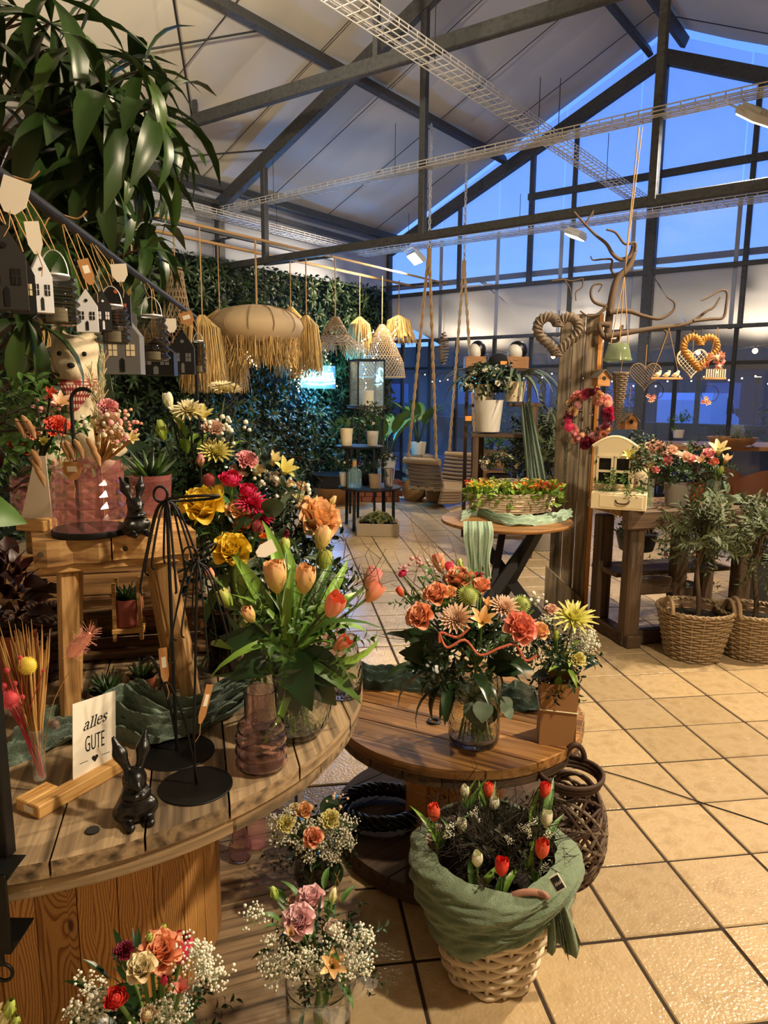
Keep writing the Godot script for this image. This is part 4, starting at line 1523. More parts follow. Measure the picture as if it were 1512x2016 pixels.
func foreground_table():
	rng.seed = 21
	var ty := 0.80
	# rustic stool
	var a := Vector3(-0.765, 1.226, -1.4)
	var e := Vector3(-0.474, 1.215, -1.55)
	var st := thing("wooden_stool", "rustic little wooden stool with a cracked thick seat standing on the large drum table", "stool", Vector3((a.x + e.x) * 0.5, ty, (a.z + e.z) * 0.5 - 0.11), aimx(e - a))
	var L := (e - a).length()
	var top := 0.445
	for j in 2:
		var poly := []
		var x0: float = [-L * 0.5, -L * 0.04 + 0.002][j]
		var x1: float = [-L * 0.04 - 0.002, L * 0.5][j]
		for q in 7: poly.append(Vector2(lerpf(x0, x1, q / 6.0), -0.11 + 0.006 * sin(q * 2.1 + j)))
		for q in 7: poly.append(Vector2(lerpf(x1, x0, q / 6.0), 0.11 + 0.008 * sin(q * 1.7 + j * 2)))
		part(st, "seat_block", MB.new().prism(poly, 0.052, Transform3D(Basis(Vector3.RIGHT, PI / 2), Vector3(0, top - 0.026, 0))), M["beam%d" % (j * 2)])
	part(st, "apron", MB.new().box(Vector3(0, top - 0.063, 0), Vector3(L - 0.02, 0.02, 0.19), Basis(), 0.003), "beam1")
	part(st, "nail", MB.new().tube([Vector3(-L * 0.46, top - 0.025, 0.112), Vector3(-L * 0.46, top - 0.025, 0.117)], 0.006, 8), "dark_wood0")
	part(st, "nail", MB.new().tube([Vector3(-L * 0.02 + 0.02, top - 0.027, 0.113), Vector3(-L * 0.02 + 0.02, top - 0.027, 0.117)], 0.006, 8), "dark_wood0")
	for q in [[-0.10, 0.06, -0.115, 0.075], [0.10, 0.06, 0.155, 0.085], [-0.08, -0.07, -0.10, -0.1], [0.10, -0.07, 0.15, -0.1]]:
		part(st, "leg", MB.new().bar(Vector3(q[0], top - 0.07, q[1]), Vector3(q[2], 0, q[3]), 0.046, 0.042, 0.008), pick("beam_up"))
	var sy := ty + top
	rabbit("black rabbit figurine on the wooden stool beside the pink glass lantern", Vector3(-0.534, 1.245, -1.501), 0.125, 0.7)
	rabbit("black rabbit figurine on the drum table before the greeting card", Vector3(-0.437, 0.8, -1.157), 0.152, 0.55)
	# pink cut-glass lantern
	var lp := Vector3(-0.638, 1.245, -1.519)
	var ln := thing("glass_lantern", "pink cut-glass lantern with black base and tall loop handle on the stool", "lantern", lp)
	part(ln, "base_plate", MB.new().lathe([Vector2(0, 0), Vector2(0.078, 0), Vector2(0.08, 0.003), Vector2(0.08, 0.012), Vector2(0.078, 0.014), Vector2(0, 0.014)], 32), "black_metal")
	# facets: each pane of the pattern is a small four-sided star
	var gl := MB.new()
	for j in 6:
		for q in 14:
			var pt := func(a: float, u: float, dr: float) -> Vector3:
				var r := lerpf(0.077, 0.070, u) + dr
				return Vector3(cos(TAU * a / 14.0) * r, 0.014 + 0.148 * u, sin(TAU * a / 14.0) * r)
			var c4 := [pt.call(q, j / 6.0, 0.0), pt.call(q + 1, j / 6.0, 0.0), pt.call(q + 1, (j + 1) / 6.0, 0.0), pt.call(q, (j + 1) / 6.0, 0.0)]
			if j == 5:
				gl.flat(c4, pt.call(q + 0.5, 0.5, 0.0) * Vector3(1, 0, 1))
				continue
			var mid: Vector3 = pt.call(q + 0.5, (j + 0.5) / 6.0, -0.005)
			for k in 4:
				var em: Vector3 = (c4[k] + c4[(k + 1) % 4]) * 0.5 * Vector3(1.03, 1, 1.03)
				gl.flat([c4[k], em, mid], mid * Vector3(1, 0, 1))
				gl.flat([em, c4[(k + 1) % 4], mid], mid * Vector3(1, 0, 1))
	part(ln, "glass_shade", gl, "rose_glass")
	var lo := []
	for j in 17:
		var an := PI * j / 16.0
		lo.append(Vector3(cos(an) * 0.026, 0.285 + sin(an) * 0.026, 0))
	part(ln, "handle", MB.new().tube([Vector3(0.026, 0.014, 0)] + lo + [Vector3(-0.026, 0.014, 0)], 0.0042, 8), "black_metal")
	paper_tag(Vector3(-0.601, 1.382, -1.36), Vector3.DOWN, 0.034, 0.035, "kraft", "small kraft tag with a barcode sticker hung on the pink lantern")
	# blank card on a wood block upon the stool
	var cb := thing("card_holder", "pale wooden block with a blank white card leaning on the stool", "card holder", Vector3(-0.785, 1.245, -1.56), yaw(-12))
	part(cb, "block", MB.new().box(Vector3(0.01, 0.012, 0), Vector3(0.07, 0.024, 0.05), Basis(), 0.002), "pine0")
	part(cb, "card", MB.new().prism([Vector2(-0.03, 0.02), Vector2(0.05, 0.03), Vector2(0.045, 0.165), Vector2(0.018, 0.165)], 0.001), "paper")
	# greeting card in its wooden bar with the test tube
	var h0 := Vector3(-0.62, 0.8, -1.157)
	var h1 := Vector3(-0.522, 0.8, -1.338)
	var hb := thing("card_stand", "pale pine bar holding a white greeting card lettered alles GUTE", "card stand", (h0 + h1) * 0.5, aimx(h1 - h0))
	var hl := (h1 - h0).length()
	part(hb, "bar", MB.new().box(Vector3(0, 0.0125, 0), Vector3(hl, 0.025, 0.03), Basis(), 0.002), "pine0")
	part(hb, "tube_block", MB.new().box(Vector3(-hl * 0.5 + 0.032, 0.0125, -0.032), Vector3(0.064, 0.025, 0.034), Basis(), 0.002), "pine1")
	part(hb, "barcode_sticker", MB.new().box(Vector3(-hl * 0.5 - 0.0005, 0.013, -0.012), Vector3(0.001, 0.012, 0.026)), "paper")
	var lean := Basis(Vector3.BACK, -0.10) * Basis(Vector3.RIGHT, -0.04)
	part(hb, "card", MB.new().box(Vector3(0, 0.075, 0), Vector3(0.1, 0.15, 0.0012)), "paper", Vector3(0.036, 0.016, -0.008), lean)
	var face := Vector3(0.036, 0.016, -0.008)
	letters(hb, "script_lettering", "alles", 0.026, face + lean * Vector3(0.002, 0.103, 0.001), lean * Basis(Vector3(1, 0.1, 0), Vector3(0.3, 1.1, 0), Vector3(0, 0, 1)), "Droid Serif")
	letters(hb, "capital_lettering", "GUTE", 0.031, face + lean * Vector3(0, 0.062, 0.001), lean * Basis(Vector3(0.62, 0, 0), Vector3(0, 1.3, 0), Vector3(0, 0, 1)))
	var heart := []
	for j in 24:
		var tt := TAU * j / 24.0
		heart.append(Vector2(pow(sin(tt), 3) * 0.0075, (13.0 * cos(tt) - 5.0 * cos(2 * tt) - 2.0 * cos(3 * tt) - cos(4 * tt)) * 0.00045))
	part(hb, "printed_heart", MB.new().prism(heart, 0.0006), "ink", face + lean * Vector3(0, 0.03, 0.001), lean)
	part(hb, "printed_line", MB.new().box(Vector3(-0.026, 0.03, 0.001), Vector3(0.018, 0.0008, 0.0006)).box(Vector3(0.026, 0.03, 0.001), Vector3(0.018, 0.0008, 0.0006)), "ink", face, lean)
	# test tube with dried flowers
	var tp := Vector3(-0.646, 0.787, -1.24)
	tp.y = ty + 0.026
	var tv := vase("test_tube_vase", "slim clear glass tube of dried flowers on the pine bar", [Vector2(0.0115, 0.001), Vector2(0.0115, 0.1)], "clear_glass", tp)
	dried_bunch(tp)
	# wire flower stands
	wire_stand("black wire stand with an oval loop on top behind the greeting card", Vector3(-0.433, 0.8, -1.393), 0.078, Vector3(-0.443, 1.333, -1.43), Vector3(-0.372, 1.339, -1.43), 0.0032)
	wire_stand("black wire stand on a round foot near the table edge beside the rabbit", Vector3(-0.359, 0.8, -1.264), 0.07, Vector3(-0.351, 1.237, -1.3), Vector3(-0.327, 1.26, -1.3), 0.0022)
	paper_tag(Vector3(-0.439, 0.969, -1.36), Vector3(0.05, -1, 0), 0.016, 0.075, "kraft", "long kraft paper tag with a white sticker tied to the rear wire stand", 0.5)
	paper_tag(Vector3(-0.34, 0.941, -1.24), Vector3(-0.3, -1, 0), 0.014, 0.075, "kraft", "long kraft paper tag tied to the front wire stand", 0.6)
	# bubble vase
	var pr := [Vector2(0.040, 0.001), Vector2(0.049, 0.005), Vector2(0.053, 0.013), Vector2(0.050, 0.021), Vector2(0.043, 0.026), Vector2(0.050, 0.030), Vector2(0.054, 0.038), Vector2(0.051, 0.047), Vector2(0.043, 0.052), Vector2(0.050, 0.056), Vector2(0.053, 0.064), Vector2(0.050, 0.073), Vector2(0.041, 0.078), Vector2(0.047, 0.082), Vector2(0.048, 0.09), Vector2(0.043, 0.098), Vector2(0.033, 0.102), Vector2(0.032, 0.11), Vector2(0.033, 0.165)]
	vase("bubble_vase", "mauve glass vase with bulging rings and a straight neck on the drum table", pr, "r_mauve", Vector3(-0.245, 0.8, -1.342), "", 36)
	# gauze runner over the table
	var gz := [Vector3(-0.779, 0.815, -1.385), Vector3(-0.704, 0.815, -1.454), Vector3(-0.603, 0.815, -1.544), Vector3(-0.479, 0.815, -1.482), Vector3(-0.393, 0.815, -1.602), Vector3(-0.353, 0.815, -1.708)]
	solo("gauze_runner", "crinkled sage green gauze runner across the drum table behind the card", "cloth", runner(gz, 0.16, 0.04, 7.0, Vector3(0.1, 0.35, -0.9)), "gauze")
	# succulents
	succulent("zebra haworthia in a small brown pot behind the greeting card", Vector3(-0.656, 0.8, -1.594), 0.042, 0.05, "weave_brown", 26, 0.05)
	succulent("spiky haworthia in a dark red glass under the stool", Vector3(-0.597, 0.8, -1.67), 0.033, 0.055, "terra_pot", 18, 0.045)
	succulent("dark spiky plant in a ribbed brown glass beside the stool leg", Vector3(-0.5, 0.8, -1.734), 0.028, 0.05, "brown_glass", 16, 0.035)
	# step rack behind the stool
	var rk := thing("step_rack", "rough wooden plank rack standing at the back of the drum table", "rack", Vector3(-0.86, ty, -2.02), yaw(14))
	for j in 4: part(rk, "back_plank", MB.new().box(Vector3(0, 0.04 + j * 0.068, -0.06), Vector3(0.62, 0.064, 0.016), Basis(), 0.002), pick("old_wood"))
	part(rk, "shelf_plank", MB.new().box(Vector3(0.12, 0.13, 0.05), Vector3(0.9, 0.02, 0.13), Basis(), 0.003), pick("old_wood"))
	part(rk, "shelf_plank", MB.new().box(Vector3(0.12, 0.02, 0.08), Vector3(0.9, 0.02, 0.13), Basis(), 0.003), pick("old_wood"))
	for s in [-0.3, 0.0, 0.32, 0.54]: part(rk, "post", MB.new().box(Vector3(s, 0.065, 0.02), Vector3(0.025, 0.11, 0.04), Basis(), 0.002), pick("beam_up"))
	var fr := thing("plant_stool", "tiny open wooden stool carrying a pink pot under the big stool", "stool", Vector3(-0.716, 0.873, -1.92), yaw(14))
	for s in [-0.035, 0.035]:
		for q in [-0.03, 0.03]: part(fr, "leg", MB.new().bar(Vector3(s, -0.005, q), Vector3(s * 0.9, 0.16, q), 0.01, 0.01), "pine0")
	part(fr, "shelf", MB.new().box(Vector3(0, 0.022, 0), Vector3(0.085, 0.014, 0.075), Basis(), 0.002), "pine1")
	succulent("small spiky succulent in a pink pot on the tiny wooden stool", fr.position + Vector3(0, 0.03, 0), 0.04, 0.08, "rose_pot", 24, 0.05)
	succulent("aloe in a ribbed pink glass on the rack beside the stool rabbit", Vector3(-0.58, 1.249, -1.75), 0.052, 0.1, "rose_glass", 22, 0.07)
	# dark pots at the back left
	var bk := thing("black_basket", "dark woven basket behind the left stool leg", "basket", Vector3(-0.921, 0.8, -1.799))
	wicker(bk, 0.07, 0.085, 0.17, 12, 14, "weave_dark")


func aimx(v: Vector3) -> Basis:
	return Basis(Vector3.UP, atan2(-v.z, v.x))


func succulent(label: String, at: Vector3, r: float, h: float, m: String, n: int, L: float):
	var o := thing("succulent_pot", label, "potted plant", at, Basis(), "succulents on the drum table")
	pot_of(o, r * 0.85, r, h, m)
	for j in n:
		var d := Vector3(cos(j * 2.4), 0.35 + 1.3 * j / n, sin(j * 2.4))
		part(o, "leaf", MB.new().tube([Vector3(0, h * 0.85, 0), Vector3(0, h * 0.87, 0) + d.normalized() * L * 0.55, Vector3(0, h * 0.87, 0) + d.normalized() * L * rr(0.9, 1.25) + Vector3(0, 0.006, 0)], [r * 0.16, r * 0.13, 0.0006], 5), pick_leaf())


func pick_leaf():
	return M[["leaf_dark", "leaf_mid", "leaf_euca"][rng.randi() % 3]]


func wire_stand(label: String, foot: Vector3, r: float, hubp: Vector3, loop_mid: Vector3, wr: float):
	var o := thing("wire_stand", label, "wire stand", foot)
	part(o, "foot_disc", MB.new().lathe([Vector2(0, 0), Vector2(r, 0), Vector2(r, 0), Vector2(r, 0.003), Vector2(r - 0.002, 0.004), Vector2(0, 0.0045)], 40), "black_metal")
	var t := hubp - foot
	part(o, "pole", MB.new().tube([Vector3(0, 0.003, 0), Vector3(0, 0.1, 0), Vector3(t.x * 0.5, t.y * 0.6, t.z * 0.5), t], wr * 1.15, 6), "black_metal")
	for j in 8:
		var an := TAU * j / 8.0 + 0.3
		var d := Vector3(cos(an), 0, sin(an))
		var len1: float = [0.14, 0.17, 0.12, 0.18, 0.15, 0.13, 0.17, 0.14][j]
		part(o, "wire", MB.new().tube(curve([t, t + d * 0.022 + Vector3(0, -0.02, 0), t + d * 0.045 + Vector3(0, -len1 * 0.6, 0), t + d * 0.06 + Vector3(0, -len1, 0), t + d * 0.052 + Vector3(0, -len1 - 0.012, 0)], 4), wr * 0.8, 5, false), "black_metal")
	var lp := []
	var off := loop_mid - hubp
	for j in 25:
		var an := TAU * j / 24.0
		lp.append(t + off * (1.0 - cos(an)) * 0.75 + Vector3(-off.z, 0, off.x).normalized() * sin(an) * 0.03 + Vector3(0, 0.008 * sin(an), 0))
	part(o, "oval_loop", MB.new().tube(lp, wr, 6, false), "black_metal")
	var lp2 := []
	for j in 15:
		var an := TAU * j / 14.0
		lp2.append(t + Vector3(-0.012 - 0.014 * cos(an), 0.012 + 0.016 * sin(an), 0))
	part(o, "small_loop", MB.new().tube(lp2, wr * 0.9, 6, false), "black_metal")
	# a second low hook
	part(o, "hook", MB.new().tube(curve([Vector3(0.004, 0.003, 0), Vector3(-0.012, 0.12, 0.004), Vector3(-0.04, 0.21, 0.006), Vector3(-0.062, 0.2, 0.006)], 5), wr, 5, false), "black_metal")


func dried_bunch(foot: Vector3):
	var o := thing("dried_bunch", "small dried bunch of wheat, a yellow drumstick ball and pink strawflowers", "dried flowers", foot)
	var f := func(p: Vector3) -> Vector3: return p - foot
	var wheat := []
	for j in 46:
		var tip := Vector3(-0.055 + 0.085 * (j / 45.0), rr(0.24, 0.31), rr(-0.03, 0.02))
		wheat.append(tip)
	var mb := MB.new()
	for t in wheat: mb.tube([Vector3(rr(-0.004, 0.004), 0.05, rr(-0.004, 0.004)), Vector3(t.x * 0.35, 0.13, t.z * 0.5), t * 0.82 + Vector3(0, 0.0, 0), t], [0.001, 0.0022, 0.0024, 0.0004], 4, false)
	part(o, "wheat_sheaf", mb, "dry_grass").set_meta("kind", "stuff")
	var ball: Vector3 = f.call(Vector3(-0.643, 1.06, -1.22))
	part(o, "stalk", MB.new().tube(curve([Vector3(0.002, 0.01, 0), Vector3(-0.012, 0.12, 0.004), ball], 4), 0.0012, 4, false), "dry_grass")
	part(o, "yellow_ball", MS.craspedia, "p_yellow", ball, Basis().scaled(Vector3.ONE * 0.034))
	var bt: Vector3 = f.call(Vector3(-0.557, 1.092, -1.24))
	part(o, "stalk", MB.new().tube(curve([Vector3(0.004, 0.01, 0), Vector3(0.03, 0.14, 0), bt + Vector3(-0.02, -0.05, 0)], 5), 0.0008, 4, false), "dry_grass")
	var bm := MB.new().tint(Color(1, 1, 1))
	var ax := Vector3(0.7, 0.75, 0).normalized()
	bm.tube([-ax * 0.022, -ax * 0.015, Vector3.ZERO, ax * 0.016, ax * 0.024], [0.003, 0.008, 0.0095, 0.008, 0.002], 10)
	for j in 160:
		var p := ax * rr(-0.02, 0.024)
		var d := (ball_dir() + ax * 0.9).normalized()
		bm.tube([p + d * 0.006, p + d * rr(0.012, 0.02)], 0.00025, 3, false)
	part(o, "bunny_tail_grass", bm, "p_salmon", bt, Basis().scaled(Vector3.ONE * 1.35))
	for q in [[Vector3(-0.668, 1.005, -1.2), 0.02], [Vector3(-0.669, 1.059, -1.2), 0.006], [Vector3(-0.644, 1.083, -1.2), 0.005], [Vector3(-0.677, 1.03, -1.2), 0.006], [Vector3(-0.645, 1.009, -1.2), 0.005], [Vector3(-0.657, 1.035, -1.2), 0.005], [Vector3(-0.605, 1.059, -1.2), 0.004]]:
		var p: Vector3 = f.call(q[0])
		part(o, "strawflower", MS.fuzz, "dry_pink", p, Basis().scaled(Vector3.ONE * q[1] * 2.0))
		part(o, "stalk", MB.new().tube(curve([Vector3(0.006, 0.02, 0), Vector3(-0.02, 0.10, 0.0), p], 4), 0.0009, 4, false), "dry_pink")
	part(o, "thistle", MS.fuzz, "weave_grey", f.call(Vector3(-0.611, 0.938, -1.24)), Basis().scaled(Vector3.ONE * 0.024))
	for j in 5: part(o, "pink_stalk", MB.new().tube(curve([Vector3(rr(0, 0.008), 0.002, 0), Vector3(rr(-0.02, 0.0), 0.07, 0.004), Vector3(rr(-0.06, -0.03), rr(0.13, 0.2), 0)], 4), 0.0016, 4, false), "dry_pink")

func house(label: String, at: Vector3, w: float, h: float, m: String, win: String, turn: float, hang: Vector3, chimney := false):
	var o := thing("house_lantern", label, "lantern", at, yaw(turn), "house lanterns on the frame")
	var dp := w * 0.55
	var wall := h * 0.62
	var poly := [Vector2(-w / 2, 0), Vector2(w / 2, 0), Vector2(w / 2, wall), Vector2(0, h), Vector2(-w / 2, wall)]
	if chimney: poly = [Vector2(-w / 2, 0), Vector2(w / 2, 0), Vector2(w / 2, wall), Vector2(w * 0.32, wall + (h - wall) * 0.36), Vector2(w * 0.32, h), Vector2(w * 0.12, h), Vector2(w * 0.12, h * 0.93), Vector2(0, h * 0.97), Vector2(-w / 2, wall)]
	var t := 0.0018
	part(o, "front_plate", MB.new().prism(poly, t), m, Vector3(0, 0, dp / 2))
	part(o, "back_plate", MB.new().prism(poly, t), m, Vector3(0, 0, -dp / 2))
	for s in [-0.5, 0.5]:
		part(o, "side_plate", MB.new().box(Vector3(s * w, wall / 2, 0), Vector3(t, wall, dp)), m)
		part(o, "roof_plate", MB.new().bar(Vector3(s * w, wall, 0), Vector3(0, h, 0), t, dp, 0.0, Vector3.BACK), m)
	part(o, "floor_plate", MB.new().box(Vector3(0, 0.001, 0), Vector3(w, 0.002, dp)), m)
	for s in [-0.25, 0.25]:
		var f := part(o, "window", MB.new().box(Vector3(s * w, wall * 0.62, dp / 2 + t), Vector3(w * 0.24, wall * 0.3, 0.001)), win)  # closed plate; its colour stands in for light through or a dark inside
		part(f, "glazing_bar", MB.new().box(Vector3(s * w, wall * 0.62, dp / 2 + t + 0.0006), Vector3(w * 0.022, wall * 0.3, 0.001)).box(Vector3(s * w, wall * 0.62, dp / 2 + t + 0.0006), Vector3(w * 0.24, w * 0.022, 0.001)), m)
	part(o, "door", MB.new().prism([Vector2(-w * 0.07, 0.0), Vector2(w * 0.07, 0.0), Vector2(w * 0.07, wall * 0.3), Vector2(0, wall * 0.37), Vector2(-w * 0.07, wall * 0.3)], 0.001), win if win != "cream" else "house_black", Vector3(0, wall * 0.06, dp / 2 + t))
	part(o, "attic_window", MB.new().tube([Vector3(0, h * 0.74, dp / 2), Vector3(0, h * 0.74, dp / 2 + t + 0.001)], w * 0.08, 10), win)
	hanger(o, Vector3(0, h, 0), hang - at)
	return o


func hanger(o: Node3D, top: Vector3, hang: Vector3):
	var l := o.basis.inverse() * hang
	part(o, "twine", MB.new().tube(curve([top + Vector3(-0.004, 0, 0), top.lerp(l, 0.5) + Vector3(-0.008, 0, 0), l], 3), 0.0012, 4, false).tube(curve([top + Vector3(0.004, 0, 0), top.lerp(l, 0.5) + Vector3(0.008, 0, 0), l], 3), 0.0012, 4, false), "twine")


func rib_lantern(label: String, at: Vector3, r: float, h: float, hang: Vector3):
	var o := thing("ribbed_lantern", label, "lantern", at, Basis(), "ribbed glass lanterns on the frame")
	var pr := [Vector2(0, 0.001), Vector2(r * 0.7, 0.0)]
	for j in 6:
		for q in 5:
			var u := (j + q / 5.0) / 6.0
			pr.append(Vector2(r * (0.8 + 0.2 * sin(PI * q / 5.0)) * (1.0 - 0.2 * pow(u, 4.0)), h * u + 0.002))
	pr.append(Vector2(r * 0.62, h))
	part(o, "glass_body", MB.new().lathe(pr, 28), "smoke_glass")
	part(o, "wire_collar", MB.new().lathe([Vector2(r * 0.62, h - 0.004), Vector2(r * 0.66, h), Vector2(r * 0.62, h + 0.003)], 24), "wire")
	var bail := []
	for j in 13:
		var a := PI * j / 12.0
		bail.append(Vector3(cos(a) * r * 0.62, h + sin(a) * r * 1.1, 0))
	part(o, "wire_bail", MB.new().tube(bail, 0.0012, 5, false), "wire")
	part(o, "candle", MB.new().tube([Vector3(0, 0.006, 0), Vector3(0, 0.03, 0)], r * 0.45, 12), "cream")
	hanger(o, Vector3(0, h + r * 1.1, 0), hang - at)


func lantern_frame():
	rng.seed = 31
	var n := Vector3(-0.618, 0.8, -1.053)
	var near := Vector3(n.x, 1.905, n.z)
	var far := Vector3(-0.809, 1.866, -3.1)
	var o := thing("hanging_rack", "black metal rack clamped to the drum table carrying small house lanterns", "rack", n)
	var dir := (far - near).normalized()
	part(o, "cross_tube", MB.new().tube([near - dir * 0.3 - n, near.lerp(far, 0.36) - n], 0.0115, 10).tube([near.lerp(far, 0.34) - n, far - n], 0.0095, 10), "black_metal")
	part(o, "near_post", MB.new().box(Vector3(0, 0.54, 0), Vector3(0.028, 1.1, 0.028), Basis(), 0.002), "black_metal")
	part(o, "far_post", MB.new().tube([far - n, Vector3(far.x, 0.0, far.z) - n], 0.0075, 8), "black_metal")
	part(o, "far_foot", MB.new().lathe([Vector2(0, -0.8), Vector2(0.13, -0.8), Vector2(0.13, -0.795), Vector2(0, -0.79)], 24), "black_metal", Vector3(far.x - n.x, 0, far.z - n.z))
	var cl := part(o, "clamp", MB.new().box(Vector3(0.005, -0.06, 0.055), Vector3(0.055, 0.13, 0.006), Basis(), 0.001).prism([Vector2(-0.02, 0.0), Vector2(0.04, 0.0), Vector2(0.025, -0.022), Vector2(-0.02, -0.022)], 0.05, Transform3D(Basis(), Vector3(0, 0.005, 0.03))).prism([Vector2(-0.02, -0.10), Vector2(0.045, -0.10), Vector2(0.03, -0.125), Vector2(-0.02, -0.125)], 0.05, Transform3D(Basis(), Vector3(0, -0.01, 0.03))), "black_metal")
	var ring := []
	for j in 19: ring.append(Vector3(0.012 + 0.015 * cos(TAU * j / 18.0), -0.172 + 0.015 * sin(TAU * j / 18.0), 0.05))
	part(cl, "clamp_ring", MB.new().tube(ring, 0.003, 6, false).tube([Vector3(0.012, -0.135, 0.05), Vector3(0.012, -0.157, 0.05)], 0.004, 6), "black_metal")
	var on := func(z: float) -> Vector3: return near.lerp(far, (near.z + z) / (near.z - far.z))
	house("dark grey house lantern nearest the viewer on the frame", Vector3(-0.576, 1.672, -1.12), 0.055, 0.125, "house_grey_dark", "house_black", 25, on.call(1.12))
	house("brown-black house lantern second from the viewer on the frame", Vector3(-0.577, 1.672, -1.17), 0.034, 0.095, "house_black", "cream", 30, on.call(1.17))
	house("white house lantern hanging left of the nearest smoky glass lantern", Vector3(-0.582, 1.681, -1.24), 0.034, 0.095, "house_white", "house_black", 38, on.call(1.24))
	rib_lantern("smoky ribbed glass lantern nearest the viewer on the frame", Vector3(-0.593, 1.668, -1.32), 0.041, 0.085, on.call(1.32))
	house("white house lantern hanging between two smoky glass lanterns", Vector3(-0.62, 1.672, -1.52), 0.041, 0.085, "house_white", "house_black", 20, on.call(1.52))
	house("narrow black house lantern beside the second white one", Vector3(-0.619, 1.681, -1.6), 0.034, 0.085, "house_black", "house_white", 30, on.call(1.60))
	house("black house lantern with a round attic window behind the middle glass lantern", Vector3(-0.63, 1.705, -1.72), 0.06, 0.1, "house_black", "terra_pot", 15, on.call(1.72))
	rib_lantern("smoky ribbed glass lantern in the middle of the frame", Vector3(-0.621, 1.656, -1.66), 0.040, 0.085, on.call(1.7))
	house("mid-grey house lantern with a chimney and pale windows coloured as if lit through", Vector3(-0.672, 1.595, -1.87), 0.088, 0.155, "house_grey", "cream", 5, on.call(1.87), true)
	rib_lantern("smoky ribbed glass lantern third along the frame", Vector3(-0.704, 1.641, -2.2), 0.050, 0.135, on.call(2.23))
	house("wide black house lantern low behind the third glass lantern", Vector3(-0.728, 1.602, -2.32), 0.11, 0.115, "house_black", "house_grey", 5, on.call(2.32))
	house("black house lantern at the far end of the frame", Vector3(-0.794, 1.62, -2.85), 0.085, 0.17, "house_black", "house_grey", 10, on.call(2.85))
	rib_lantern("small smoky ribbed lantern half behind the far post", Vector3(-0.772, 1.629, -3), 0.03, 0.13, on.call(2.98))
	paper_tag(Vector3(-0.554, 1.808, -1.1), Vector3(-0.3, -1, 0), 0.038, 0.05, "paper", "large white tag tied to the frame nearest the viewer", 0.3)
	paper_tag(Vector3(-0.564, 1.769, -1.2), Vector3(0.12, -1, 0), 0.022, 0.05, "paper", "white slanted tag hung over the first white house", 0.4)
	paper_tag(Vector3(-0.591, 1.762, -1.48), Vector3(0.3, -1, 0), 0.022, 0.05, "kraft", "kraft tag hung over the second white house", 0.5)
	paper_tag(Vector3(-0.611, 1.8, -1.7), Vector3(0.1, -1, 0), 0.035, 0.04, "paper", "pale square tag above the middle glass lantern", 0.2)
	paper_tag(Vector3(-0.704, 1.744, -2.4), Vector3(0.05, -1, 0), 0.035, 0.045, "paper", "cream tag beside the third glass lantern", 0.2)
	paper_tag(Vector3(-0.753, 1.805, -2.8), Vector3(0.3, -1, 0), 0.05, 0.05, "kraft", "kraft tag on the far black house", 0.2)
	for q in [[1.06, -0.03], [1.3, 0.02], [1.55, 0.0]]:
		var p: Vector3 = on.call(q[0])
		var bow := thing("twine_bow", "natural twine bow knotted on the frame %s" % ["nearest the viewer", "above the first glass lantern", "above the second white house"][int((q[0] - 1.0) * 4.0)], "twine", p, Basis(), "twine bows")
		for s in [-1.0, 1.0]:
			part(bow, "bow_end", MB.new().tube(curve([Vector3(0, 0.012, 0.012), Vector3(s * 0.03, 0.005, 0.014), Vector3(s * 0.05, 0.03 * s - 0.01, 0.014)], 4), 0.0018, 4, false), "twine")
		part(bow, "knot", MB.new().ball(Vector3(0, 0.004, 0.012), 0.006, 6, 4), "twine")
	tree_and_plush()


